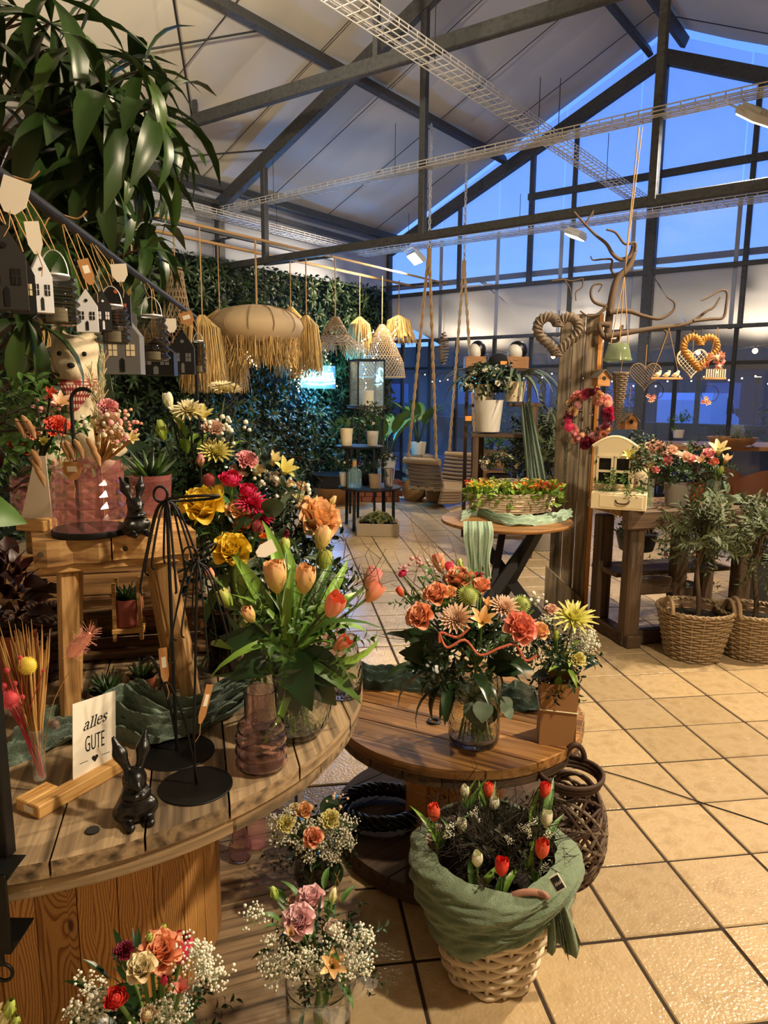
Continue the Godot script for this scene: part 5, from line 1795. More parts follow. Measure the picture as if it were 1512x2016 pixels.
func tree_and_plush():
	rng.seed = 33
	var root := Vector3(-1.75, 0, -2.9)
	var t := thing("money_tree", "tall leafy pachira tree with big palmate leaves at the upper left", "tree", root)
	pot_of(t, 0.17, 0.21, 0.34, "grey_pot")
	for j in 3:
		var pts := []
		for q in 14:
			var a := q * 0.8 + TAU * j / 3.0
			pts.append(Vector3(0.035 * cos(a), 0.3 + q * 0.14, 0.035 * sin(a)))
		part(t, "trunk", MB.new().tube(pts, 0.03, 7), "bark")
	var heads := [[Vector3(-0.885, 2.468, -2.4), 0.34], [Vector3(-0.759, 2.454, -2.4), 0.30], [Vector3(-0.77, 2.549, -2.4), 0.22], [Vector3(-1.037, 2.403, -2.4), 0.26], [Vector3(-0.913, 2.259, -2.4), 0.26], [Vector3(-1.192, 2.25, -2.4), 0.27], [Vector3(-0.993, 2.633, -2.4), 0.34], [Vector3(-1.1, 2.675, -2.4), 0.32], [Vector3(-1.111, 2.517, -2.4), 0.34], [Vector3(-1.168, 2.399, -2.4), 0.3], [Vector3(-0.854, 2.297, -2.4), 0.2], [Vector3(-1.067, 2.251, -2.4), 0.28], [Vector3(-0.995, 2.114, -2.4), 0.26], [Vector3(-1.142, 2.097, -2.4), 0.26], [Vector3(-0.887, 2.145, -2.4), 0.24], [Vector3(-0.827, 2.037, -2.4), 0.2], [Vector3(-0.97, 1.989, -2.4), 0.22], [Vector3(-1.219, 1.956, -2.4), 0.26], [Vector3(-1.215, 1.796, -2.4), 0.3], [Vector3(-1.133, 1.765, -2.4), 0.27], [Vector3(-1.244, 1.633, -2.4), 0.24], [Vector3(-1.075, 1.894, -2.4), 0.24], [Vector3(-1.302, 2.142, -2.4), 0.3], [Vector3(-1.266, 2.56, -2.4), 0.34], [Vector3(-1.315, 2.354, -2.4), 0.34], [Vector3(-1.231, 2.787, -2.4), 0.36], [Vector3(-1.047, 2.76, -2.4), 0.3], [Vector3(-0.928, 2.548, -2.4), 0.3], [Vector3(-0.979, 2.356, -2.4), 0.3], [Vector3(-1.188, 2.646, -2.4), 0.34], [Vector3(-1.044, 2.576, -2.4), 0.36], [Vector3(-1.159, 2.31, -2.4), 0.3], [Vector3(-0.914, 2.372, -2.4), 0.28], [Vector3(-1.29, 1.892, -2.4), 0.3], [Vector3(-1.05, 2.02, -2.4), 0.26], [Vector3(-0.833, 2.402, -2.4), 0.26], [Vector3(-1.095, 2.732, -2.4), 0.36], [Vector3(-0.957, 2.705, -2.4), 0.28], [Vector3(-0.909, 2.037, -2.4), 0.24], [Vector3(-1.101, 2.444, -2.4), 0.36], [Vector3(-1.204, 2.143, -2.4), 0.3], [Vector3(-0.986, 2.504, -2.4), 0.34], [Vector3(-0.87, 2.591, -2.4), 0.26], [Vector3(-1.226, 2.473, -2.4), 0.36], [Vector3(-1.076, 2.341, -2.4), 0.34]]
	var k := 0
	for h in heads:
		var p: Vector3 = h[0]
		p.z -= 0.55 * fposmod(k * 0.618, 1.0) * (1.0 if k > 6 else 0.2)
		var q := p - root
		k += 1
		part(t, "twig", MB.new().tube(curve([Vector3(0.0, minf(1.7, maxf(q.y - 0.5, 0.6)), 0.0), q * Vector3(0.5, 0, 0.5) + Vector3(0, q.y - 0.12, 0), q], 4), [0.012, 0.011, 0.010, 0.009, 0.008, 0.007, 0.006, 0.005, 0.004], 5, false), "bark")
		var axis := (Vector3(q.x, 0.1, q.z).normalized() + ball_dir() * 0.5).normalized()
		var n := 5 + k % 3
		for j in n:
			var a := TAU * j / n + k
			var side := axis.cross(Vector3.UP).normalized()
			var up2 := side.cross(axis).normalized()
			var d: Vector3 = axis * 0.45 + (side * cos(a) + up2 * sin(a)) * 0.9 + Vector3(0, -0.42, 0)
			var len2: float = h[1] * rr(0.75, 1.1) * 0.98
			part(t, "leaf", MS.leaf_pachira, "leaf_tree" if (j + k) % 4 else "leaf_tree_light", q, aim(d, Vector3.UP + axis * 0.4, rr(-0.3, 0.3)).scaled(Vector3.ONE * len2).scaled_local(Vector3(0.8, 1, 1)))
	# plush hare on its plinth
	var pl := thing("wooden_plinth", "tall wooden plank plinth behind the stool under the plush hare", "plinth", Vector3(-1.16, 0, -2.72), yaw(10))
	for j in 8: part(pl, "plank", MB.new().box(Vector3(0, 0.08 + j * 0.16, 0), Vector3(0.36, 0.156, 0.3), Basis(), 0.004), pick("old_wood"))
	var base := Vector3(-1.16, 1.28, -2.72)
	var p2 := [
		[Vector3(0, 0.11, 0), Vector3(0, 0.23, 0), 0.115, 0.075], [Vector3(0, 0.37, 0.01), Vector3(0, 0.39, 0.02), 0.088, 0.085],
		[Vector3(0, 0.355, 0.085), Vector3(0, 0.35, 0.10), 0.04, 0.032], [Vector3(-0.09, 0.24, 0.02), Vector3(-0.15, 0.09, 0.07), 0.035, 0.04],
		[Vector3(0.09, 0.24, 0.02), Vector3(0.135, 0.07, 0.06), 0.035, 0.042], [Vector3(-0.07, 0.04, 0.06), Vector3(-0.1, 0.04, 0.2), 0.05, 0.045],
		[Vector3(0.07, 0.04, 0.06), Vector3(0.1, 0.04, 0.2), 0.05, 0.045], [Vector3(-0.05, 0.45, 0), Vector3(-0.09, 0.60, -0.02), 0.028, 0.032],
		[Vector3(0.05, 0.45, 0), Vector3(0.10, 0.60, -0.02), 0.028, 0.032], [Vector3(-0.09, 0.6, -0.02), Vector3(-0.12, 0.68, -0.02), 0.032, 0.012], [Vector3(0.10, 0.6, -0.02), Vector3(0.13, 0.68, -0.02), 0.032, 0.012]]
	var hr := thing("plush_hare", "cream plush hare with a red checked neckerchief behind the stool", "plush toy", base, yaw(15))
	part(hr, "body", blob(p2, 0.014, 0.04), "plush")
	part(hr, "nose", MB.new().ball(Vector3(0, 0.362, 0.133), Vector3(0.014, 0.01, 0.008), 8, 5), "black_matte")
	for s in [-1.0, 1.0]: part(hr, "eye", MB.new().ball(Vector3(s * 0.042, 0.405, 0.095), 0.009, 8, 5), "black_matte")
	var ck := mat("check", Color.WHITE, 0.85)
	var im := Image.create(32, 32, false, Image.FORMAT_RGB8)
	for y in 32:
		for x in 32:
			var v := int((x / 4) % 2) + int((y / 4) % 2)
			im.set_pixel(x, y, [Color(0.86, 0.80, 0.72), Color(0.62, 0.26, 0.22), Color(0.42, 0.10, 0.10)][v])
	ck.albedo_texture = ImageTexture.create_from_image(im)
	ck.uv1_scale = Vector3(3, 1, 1)
	part(hr, "neckerchief", MB.new().lathe([Vector2(0.078, 0.272), Vector2(0.1, 0.285), Vector2(0.098, 0.305), Vector2(0.075, 0.318)], 24).sheet([[Vector3(-0.07, 0.29, 0.08), Vector3(0, 0.295, 0.105), Vector3(0.07, 0.29, 0.08)], [Vector3(-0.05, 0.25, 0.11), Vector3(0, 0.25, 0.125), Vector3(0.05, 0.25, 0.11)], [Vector3(-0.01, 0.2, 0.125), Vector3(0, 0.2, 0.13), Vector3(0.01, 0.2, 0.125)]]), ck)
	var br := thing("plush_hare_scarf", "pale knitted scarf hanging beside the plush hare", "scarf", Vector3(-0.946, 1.738, -2.45))
	var sc := []
	for j in 15:
		var row := []
		for q in 7: row.append(Vector3(-0.025 + 0.0083 * q + 0.006 * sin(j * 0.9), -0.025 * j, 0.02 * sin(q * 1.2) + 0.006 * sin(j * 2.0 + q)))
		sc.append(row)
	part(br, "knit", MB.new().sheet(sc), "gauze_pale")

# heads: [place, shape, dye, radius in picture points at that depth, name]
func bouquet(called: String, label: String, heads: Array, neck: Vector3, foot: Vector3, group := "", stem := "stem", face := 0.45) -> Node3D:
	var o := thing(called, label, "bouquet", foot, Basis(), group)
	var pts := []
	for h in heads:
		var p: Vector3 = h[0]
		var size: float = h[3] * 2.0 * -p.z / 1397.0
		var eye := (Vector3(0, 1.55, 0) - p).normalized()
		var d: Vector3 = ((p - neck).normalized() * (1.0 - face) + eye * face + Vector3(0, 0.25, 0)).normalized()
		if h[1].begins_with("tulip") or h[1] == "bud": d = ((p - neck).normalized() + Vector3(0, 0.5, 0)).normalized()
		put_flower(o, h[4], h[1], h[2], p - foot, size, d)
		pts.append(p - foot - d * size * 0.25)
	put_stems(o, pts, Vector3(0, 0.012, 0), neck - foot, stem)
	return o


func twigs(up: Node, ends: Array, start: Vector3, m := "twig", r := 0.0022, side := 3):
	for e in ends:
		var p: Vector3 = e - start
		var mid := p * 0.5 + Vector3(rr(-0.02, 0.02), rr(0, 0.03), rr(-0.02, 0.02))
		var c := curve([Vector3.ZERO, mid, p * 0.8 + Vector3(rr(-0.015, 0.015), rr(-0.01, 0.02), 0), p], 4)
		var rad := []
		for j in c.size(): rad.append(r * (1.0 - 0.75 * j / (c.size() - 1.0)))
		var mb := MB.new().tube(c, rad, 5, false)
		for j in side:
			var q: Vector3 = c[4 + (j * 3) % (c.size() - 5)]
			mb.tube([q, q + ball_dir(0.6) * rr(0.02, 0.06), q + ball_dir(0.8) * rr(0.05, 0.1)], [r * 0.6, r * 0.4, r * 0.2], 4, false)
		part(up, "twig", mb, m, start - up.position)


func big_bouquets():
	rng.seed = 41
	# tulips in the round glass vase
	var vf := Vector3(-0.206, 0.8, -1.493)
	vase("round_vase", "round clear glass vase of tulips on the drum table edge", [Vector2(0.05, 0.001), Vector2(0.074, 0.008), Vector2(0.09, 0.035), Vector2(0.096, 0.07), Vector2(0.092, 0.105), Vector2(0.078, 0.14), Vector2(0.066, 0.16), Vector2(0.068, 0.172)], "r_ice", vf)
	var h1 := [[Vector3(-0.222, 1.177, -1.42), "tulip_parrot", "p_tulip", 38, "tulip"], [Vector3(-0.162, 1.172, -1.42), "tulip_parrot", "p_tulip", 34, "tulip"], [Vector3(-0.1, 1.129, -1.38), "tulip_pink", "p_salmon", 32, "tulip"], [Vector3(-0.026, 1.13, -1.6), "tulip_pink", "p_pink", 26, "tulip"], [Vector3(-0.021, 1.11, -1.55), "tulip_pink", "p_salmon", 26, "tulip"], [Vector3(-0.088, 1.022, -1.45), "tulip_pink", "p_salmon", 23, "tulip"], [Vector3(-0.145, 1.211, -1.65), "tulip_parrot", "p_tulip", 27, "tulip"], [Vector3(-0.137, 1.166, -1.62), "tulip_parrot", "p_green", 22, "tulip"], [Vector3(-0.279, 1.095, -1.42), "tulip_parrot", "p_tulip", 21, "tulip"], [Vector3(-0.346, 1.104, -1.5), "tulip_parrot", "p_green", 24, "tulip"], [Vector3(-0.401, 1.135, -1.6), "tulip_pink", "p_salmon", 13, "tulip"], [Vector3(-0.256, 1.178, -1.6), "bud", "p_green", 12, "tulip_bud"], [Vector3(-0.243, 1.181, -1.7), "tulip_parrot", "p_green", 18, "tulip"]]
	var nk := vf + Vector3(0, 0.18, 0)
	var b := bouquet("tulip_bouquet", "full bunch of apricot and pink parrot tulips with bright leaves on the drum table", h1, nk, vf, "", "stem", 0.15)
	for e in [[Vector3(-0.132, 1.103, -1.55), 0], [Vector3(-0.063, 1.008, -1.55), 1], [Vector3(-0.011, 1.05, -1.55), 1], [Vector3(-0.179, 0.946, -1.55), 1], [Vector3(-0.326, 1.137, -1.55), 0], [Vector3(-0.362, 1.053, -1.55), 0], [Vector3(-0.255, 1.242, -1.55), 0], [Vector3(-0.187, 1.231, -1.55), 0], [Vector3(-0.108, 1.197, -1.55), 0], [Vector3(-0.063, 1.151, -1.55), 0], [Vector3(-0.237, 1.288, -1.55), 0], [Vector3(-0.155, 1.031, -1.55), 1], [Vector3(-0.318, 0.993, -1.55), 1], [Vector3(-0.29, 1.184, -1.55), 0], [Vector3(-0.086, 1.068, -1.55), 0], [Vector3(-0.392, 1.2, -1.55), 0], [Vector3(-0.335, 1.23, -1.55), 0], [Vector3(-0.04, 1.08, -1.55), 1], [Vector3(-0.121, 0.959, -1.55), 1], [Vector3(-0.206, 1.09, -1.55), 0], [Vector3(-0.063, 1.186, -1.55), 0], [Vector3(-0.165, 1.185, -1.55), 0], [Vector3(-0.375, 1.017, -1.55), 1], [Vector3(-0.225, 1.006, -1.55), 1], [Vector3(-0.131, 1.127, -1.55), 0], [Vector3(-0.269, 1.09, -1.55), 0], [Vector3(-0.097, 1.115, -1.55), 0], [Vector3(-0.189, 1.055, -1.55), 0], [Vector3(-0.017, 1.092, -1.55), 1], [Vector3(-0.348, 1.16, -1.55), 0]]:
		var d: Vector3 = e[0] - nk
		part(b, "leaf", MS.leaf_droop if e[1] == 1 else MS.leaf_long, "leaf_tulip" if rng.randf() < 0.6 else "leaf_mid", nk - vf + d * 0.1, aim(d + Vector3(0, 0.12 * e[1], 0), Vector3(0, 0.6, 0.8), rr(-0.5, 0.5)).scaled(Vector3.ONE * d.length() * 1.05).scaled_local(Vector3(0.72, 0.92, 1.0)))
	for e in [[Vector3(-0.253, 0.994, -1.44), 0.1], [Vector3(-0.194, 0.937, -1.44), 0.1], [Vector3(-0.123, 0.915, -1.44), 0.11], [Vector3(-0.102, 0.955, -1.44), 0.1], [Vector3(-0.274, 1.033, -1.44), 0.09], [Vector3(-0.178, 0.954, -1.44), 0.1]]:
		var d: Vector3 = e[0] - nk
		part(b, "leaf", MS.leaf_broad, "leaf_dark", nk - vf + d * 0.25 + Vector3(0, 0.02, 0), aim(d + Vector3(0, -0.02, 0.03), Vector3(0, 0.3, 1)).scaled(Vector3.ONE * 0.13))
	put_mass(b, "foliage", "tuft", "leaf_mid", nk - vf + Vector3(0, 0.04, 0.0), Vector3(0.13, 0.05, 0.1), 40, 0.07)
	for j in 26:
		var d := ball_dir(0.5)
		part(b, "leaf", MS.leaf_long if j % 2 else MS.leaf_droop, "leaf_tulip" if j % 3 else "leaf_mid", nk - vf + d * 0.03, aim(d, Vector3(0, 0.6, 0.8), rr(-1.2, 1.2)).scaled(Vector3.ONE * rr(0.12, 0.19)).scaled_local(Vector3(0.75, 1, 1)))
	twigs(b, [Vector3(-0.315, 1.125, -1.55), Vector3(-0.063, 1.127, -1.55), Vector3(-0.131, 1.208, -1.55), Vector3(0.005, 1.21, -1.55), Vector3(-0.372, 1.113, -1.55), Vector3(-0.222, 1.161, -1.55), Vector3(-0.074, 1.197, -1.55), Vector3(-0.178, 1.091, -1.55), Vector3(-0.04, 1.163, -1.55), Vector3(-0.29, 1.207, -1.55), Vector3(-0.108, 1.138, -1.55), Vector3(0.017, 1.134, -1.55)], nk, "twig", 0.0014, 5)
	# wall of bouquets behind: yellow and magenta in the ribbed dark vase
	var df := Vector3(-0.432, 0.8, -1.852)
	vase("dark_ribbed_vase", "tall dark ribbed glass vase behind the tulips", [Vector2(0.035, 0.001), Vector2(0.045, 0.006), Vector2(0.046, 0.09), Vector2(0.048, 0.17)], "r_brown", df, "", 24, 0.02)
	var h2 := [[Vector3(-0.467, 1.267, -1.8), "rose_wide", "p_yellow", 37, "rose"], [Vector3(-0.374, 1.171, -1.7), "rose", "p_yellow", 35, "rose"], [Vector3(-0.391, 1.337, -1.8), "ranunculus", "p_magenta", 31, "ranunculus"], [Vector3(-0.349, 1.308, -1.8), "ranunculus", "p_magenta", 25, "ranunculus"], [Vector3(-0.34, 1.272, -1.8), "mum", "p_magenta", 32, "chrysanthemum"], [Vector3(-0.313, 1.235, -1.8), "mum", "p_magenta", 24, "chrysanthemum"], [Vector3(-0.376, 1.253, -1.8), "rose", "p_apricot", 22, "rose"], [Vector3(-0.364, 1.219, -1.8), "rose_tight", "p_orange", 27, "rose"], [Vector3(-0.314, 1.176, -1.8), "rose_tight", "p_orange", 18, "rose"], [Vector3(-0.447, 1.33, -1.8), "fuzz", "bobble", 15, "seed_ball"], [Vector3(-0.31, 1.225, -1.72), "fuzz", "bobble", 15, "seed_ball"], [Vector3(-0.177, 1.219, -1.9), "rose_wide", "p_apricot", 40, "garden_rose"], [Vector3(-0.422, 1.301, -1.8), "tulip_plain", "p_yellow", 17, "tulip"], [Vector3(-0.257, 1.195, -1.8), "carnation", "p_wine", 12, "carnation"], [Vector3(-0.146, 1.25, -2), "bud", "p_apricot", 12, "bud"]]
	var nk2 := df + Vector3(0.03, 0.19, 0)
	var b2 := bouquet("mixed_bouquet", "bright bouquet of yellow roses, orange roses and magenta chrysanthemums behind the tulips", h2, nk2, df)
	put_leaves(b2, "leaf_round", "leaf_euca", nk2 - df + Vector3(0.12, 0.12, 0), 16, 0.05, 0.14, 0.5, 0.075)
	put_leaves(b2, "leaf_lance", "leaf_mid", nk2 - df + Vector3(0, 0.1, 0), 16, 0.10, 0.1, 0.5, 0.14)
	put_mass(b2, "foliage", "tuft", "leaf_dark", nk2 - df + Vector3(0.05, 0.10, -0.02), Vector3(0.22, 0.13, 0.1), 120, 0.1)
	twigs(b2, [Vector3(-0.22, 1.335, -1.95), Vector3(-0.164, 1.321, -1.95), Vector3(-0.136, 1.15, -1.95), Vector3(-0.276, 1.292, -1.95), Vector3(-0.093, 1.106, -1.95), Vector3(-0.129, 1.077, -1.95), Vector3(-0.191, 1.377, -1.95), Vector3(-0.208, 1.113, -1.95)], nk2 + Vector3(0.1, 0.02, 0), "twig", 0.0018, 4)
	paper_tag(Vector3(-0.275, 1.205, -1.5), Vector3(-0.8, -0.35, 0.3), 0.03, 0.045, "paper", "white paper tag among the tulips", 0.2)
	# pale green and white bouquet on the rack, with carnations
	var wf := Vector3(-0.62, 0.80, -2.28)
	vase("tall_vase", "tall clear glass vase holding the white bouquet at the back of the drum table", [Vector2(0.05, 0.001), Vector2(0.058, 0.008), Vector2(0.06, 0.2), Vector2(0.064, 0.26)], "ice_glass", wf)
	var h3 := [[Vector3(-0.664, 1.526, -2.2), "tulip_plain", "p_white", 18, "tulip"], [Vector3(-0.601, 1.5, -2.2), "mum_flat", "p_cream", 30, "chrysanthemum"], [Vector3(-0.523, 1.371, -2.2), "mum", "p_lemon", 33, "chrysanthemum"], [Vector3(-0.528, 1.447, -2.2), "carnation", "p_blush", 24, "carnation"], [Vector3(-0.424, 1.35, -2.2), "carnation", "p_pink", 25, "carnation"], [Vector3(-0.338, 1.291, -2.2), "ranunculus", "p_white", 21, "ranunculus"], [Vector3(-0.288, 1.266, -2.2), "ranunculus", "p_cream", 18, "ranunculus"], [Vector3(-0.256, 1.266, -2.2), "ranunculus", "p_cream", 16, "ranunculus"], [Vector3(-0.306, 1.32, -2.2), "lily", "p_lemon", 24, "lily"], [Vector3(-0.342, 1.346, -2.2), "lily_half", "p_cream", 20, "lily"], [Vector3(-0.644, 1.489, -2.2), "lily_half", "p_white", 18, "lily"], [Vector3(-0.558, 1.485, -2.2), "lily", "p_lemon", 20, "lily"], [Vector3(-0.688, 1.437, -2.2), "bud", "p_green", 22, "bud"], [Vector3(-0.545, 1.354, -2.1), "bud", "p_pink", 15, "bud"], [Vector3(-0.453, 1.314, -2.2), "carnation", "p_blush", 20, "carnation"], [Vector3(-0.398, 1.314, -2.2), "lily", "p_cream", 20, "lily"], [Vector3(-0.555, 1.564, -2.5), "mum", "p_cream", 30, "chrysanthemum"], [Vector3(-0.63, 1.454, -2.2), "lily_half", "p_cream", 16, "lily"], [Vector3(-0.265, 1.227, -2.2), "lily", "p_white", 18, "lily"], [Vector3(-0.513, 1.423, -2.2), "spray", "p_white", 20, "baby_breath"], [Vector3(-0.32, 1.235, -2.2), "spray", "p_white", 22, "baby_breath"], [Vector3(-0.466, 1.431, -2.2), "spray", "p_white", 20, "baby_breath"], [Vector3(-0.281, 1.219, -2.2), "spray_small", "p_white", 22, "baby_breath"], [Vector3(-0.375, 1.258, -2.2), "spray", "p_white", 18, "baby_breath"]]
	var nk3 := wf + Vector3(0.02, 0.27, 0)
	var b3 := bouquet("white_bouquet", "airy bouquet of cream chrysanthemums, pink carnations and white ranunculus before the leaf wall", h3, nk3, wf, "", "stem_dark")
	put_leaves(b3, "leaf_broad", "leaf_dark", nk3 - wf + Vector3(-0.10, 0.14, 0.02), 16, 0.10, 0.13, 0.3, 0.17)
	put_leaves(b3, "leaf_lance", "leaf_bright", nk3 - wf + Vector3(0.0, 0.18, 0.02), 14, 0.08, 0.17, 0.5, 0.12)
	put_mass(b3, "foliage", "tuft", "leaf_dark", nk3 - wf + Vector3(0.02, 0.1, -0.04), Vector3(0.27, 0.16, 0.12), 150, 0.12)
	twigs(b3, [Vector3(-0.473, 1.571, -2.25), Vector3(-0.387, 1.493, -2.25), Vector3(-0.292, 1.43, -2.25), Vector3(-0.219, 1.494, -2.25), Vector3(-0.439, 1.664, -2.25), Vector3(-0.552, 1.57, -2.25), Vector3(-0.188, 1.415, -2.25), Vector3(-0.253, 1.383, -2.25), Vector3(-0.341, 1.398, -2.25)], nk3 + Vector3(0.05, 0.05, 0), "twig", 0.0025, 5)
	# dried bunch standing in the pink lantern
	var lf := Vector3(-0.633, 1.245, -1.519) + Vector3(0.02, 0.016, -0.005)
	var h4 := [[Vector3(-0.525, 1.523, -1.36), "carnation", "p_pink", 22, "statice"], [Vector3(-0.517, 1.504, -1.36), "tulip_plain", "p_blush", 22, "lagurus"], [Vector3(-0.534, 1.489, -1.36), "carnation", "p_apricot", 16, "statice"], [Vector3(-0.506, 1.485, -1.36), "spray", "p_blush", 20, "dried_spray"], [Vector3(-0.497, 1.47, -1.36), "spray", "p_pink", 22, "berry_spray"], [Vector3(-0.55, 1.475, -1.36), "spray", "p_white", 20, "dried_spray"], [Vector3(-0.516, 1.467, -1.36), "carnation", "p_apricot", 18, "strawflower"], [Vector3(-0.482, 1.464, -1.36), "lily", "p_cream", 14, "dried_leaf_flower"], [Vector3(-0.553, 1.494, -1.36), "tulip_plain", "p_cream", 14, "lagurus"], [Vector3(-0.496, 1.49, -1.36), "spray", "p_salmon", 16, "berry_spray"], [Vector3(-0.512, 1.456, -1.36), "spray", "p_cream", 18, "dried_spray"]]
	var b4 := bouquet("dried_bouquet", "dried pastel bouquet of pampas, pink statice and berries in the pink lantern", h4, lf + Vector3(0, 0.13, 0), lf, "", "dry_grass", 0.3)
	for e in [[Vector3(-0.553, 1.589, -1.36), 0], [Vector3(-0.539, 1.575, -1.36), 0], [Vector3(-0.527, 1.617, -1.36), 0], [Vector3(-0.54, 1.551, -1.36), 0]]:
		var d: Vector3 = e[0] - lf - Vector3(0, 0.13, 0)
		var pm := MB.new().tint(Color(1, 1, 1))
		for j in 70:
			var s := rr(0.35, 1.0)
			var q := d * s
			pm.tube([q, q + (d.normalized() + ball_dir() * 0.4).normalized() * rr(0.012, 0.028)], 0.0009, 3, false)
		pm.tube([Vector3.ZERO, d], 0.0012, 4, false)
		part(b4, "pampas_plume", pm, "p_cream", Vector3(0, 0.13, 0))
	# coral bunch with catkins, left of the lantern
	var cf := Vector3(-0.98, 1.19, -1.95)
	var cp := thing("pink_ribbed_vase", "pink ribbed vase behind the blank card at the left edge", "vase", cf)
	part(cp, "wall", MB.new().lathe([Vector2(0, 0.0), Vector2(0.05, 0.0), Vector2(0.055, 0.005), Vector2(0.05, 0.13)], 24, Vector3.ZERO, 0.02), "rose_glass")
	var h5 := [[Vector3(-0.848, 1.466, -1.85), "carnation", "p_coral", 26, "carnation"], [Vector3(-0.835, 1.525, -1.85), "lily", "p_blush", 20, "lily"], [Vector3(-0.86, 1.544, -1.85), "lily_half", "p_coral", 16, "lily"], [Vector3(-0.919, 1.446, -1.85), "carnation", "p_salmon", 18, "carnation"], [Vector3(-0.974, 1.403, -1.9), "rose", "p_coral", 22, "rose"], [Vector3(-0.888, 1.42, -1.85), "lily_half", "p_lemon", 14, "lily"], [Vector3(-0.87, 1.492, -1.85), "spray", "p_pink", 18, "berry_spray"]]
	var b5 := bouquet("coral_bouquet", "bunch of coral carnations and lilies behind the catkins at the left edge", h5, cf + Vector3(0.02, 0.14, 0), cf, "", "stem_dark")
	put_mass(b5, "foliage", "tuft", "leaf_mid", Vector3(0.0, 0.22, 0), Vector3(0.16, 0.12, 0.08), 70, 0.1)
	put_leaves(b5, "leaf_broad", "leaf_burgundy", Vector3(-0.05, 0.06, 0.1), 14, 0.07, 0.1, 0.1, 0.1)
	var ct := thing("catkin_branch", "bare branch with dangling beige catkins before the pink lantern", "branch", Vector3(-0.72, 1.476, -1.3))
	twigs(ct, [Vector3(-0.553, 1.48, -1.3), Vector3(-0.643, 1.523, -1.3), Vector3(-0.628, 1.468, -1.3), Vector3(-0.67, 1.412, -1.3)], ct.position, "twig", 0.003, 2)
	for e in [[Vector3(-0.559, 1.465, -1.28), 170, 895], [Vector3(-0.536, 1.468, -1.28), 182, 895], [Vector3(-0.583, 1.46, -1.28), 128, 905], [Vector3(-0.65, 1.507, -1.28), 58, 850], [Vector3(-0.662, 1.501, -1.28), 45, 848], [Vector3(-0.639, 1.432, -1.28), 75, 935], [Vector3(-0.632, 1.414, -1.28), 80, 955], [Vector3(-0.637, 1.446, -1.28), 76, 910], [Vector3(-0.644, 1.501, -1.28), 62, 850], [Vector3(-0.575, 1.462, -1.28), 132, 900], [Vector3(-0.53, 1.452, -1.28), 180, 905]]:
		var len3 := 0.035
		var pa: Vector3 = e[0] - ct.position
		part(ct, "catkin", MB.new().tube([pa, pa + Vector3(0.004, -0.006, 0), pa + Vector3(0.012, -len3 * 0.6, 0), pa + Vector3(0.015, -len3, 0)], [0.002, 0.0052, 0.0058, 0.002], 7), "catkin")
	var bg_leaf := thing("burgundy_foliage", "dark red leafy plant under the catkins at the left edge", "plant", Vector3(-0.93, 1.02, -1.7))
	put_mass(bg_leaf, "foliage", "leaf_s", "leaf_burgundy", Vector3(0, 0.02, 0), Vector3(0.1, 0.12, 0.06), 90, 0.06)
	part(bg_leaf, "pot", MB.new().lathe([Vector2(0, -0.22), Vector2(0.05, -0.22), Vector2(0.06, -0.06), Vector2(0.055, -0.06)], 16), "terra_pot")
	# broad green leaf poking in from the left
	for q in [[Vector3(-0.615, 1.326, -1.2), 0.09], [Vector3(-0.641, 1.231, -1.2), 0.07]]:
		var lv := thing("broad_leaf", "broad green leaf tip reaching in from the left edge, %s" % ["beside the stool seat", "below the stool seat"][0 if q[1] > 0.08 else 1], "leaf", q[0])
		part(lv, "blade", MS.leaf_broad, "leaf_mid", Vector3(-0.13, 0.03, 0), aim(Vector3(1, -0.1, 0), Vector3(0, 0.6, 1)).scaled(Vector3.ONE * q[1] * 1.3))
	# textured vase right of the tulips
	vase("ice_vase", "rough ice-textured clear vase behind the tulip vase at the table edge", [Vector2(0.042, 0.001), Vector2(0.048, 0.006), Vector2(0.052, 0.05), Vector2(0.046, 0.1), Vector2(0.036, 0.14), Vector2(0.038, 0.15)], "r_ice", Vector3(-0.102, 0.8, -1.697))
	vase("rose_tinted_vase", "pale rose glass vase behind the ice-textured vase", [Vector2(0.026, 0.001), Vector2(0.03, 0.006), Vector2(0.028, 0.14), Vector2(0.033, 0.19)], "rose_glass", Vector3(-0.14, 0.80, -1.92))

func baby(up: Node, at: Array, r: float):
	var pl := []
	for p in at:
		for j in 5: pl.append(Transform3D(aim(ball_dir(1.0), Vector3.BACK, rr(0, TAU)).scaled(Vector3.ONE * r * rr(0.6, 1.1)), p - up.position + Vector3(rr(-0.014, 0.014), rr(-0.02, 0.0), rr(-0.014, 0.014))))
	scatter(up, "baby_breath", MS.spray, "p_white", pl)


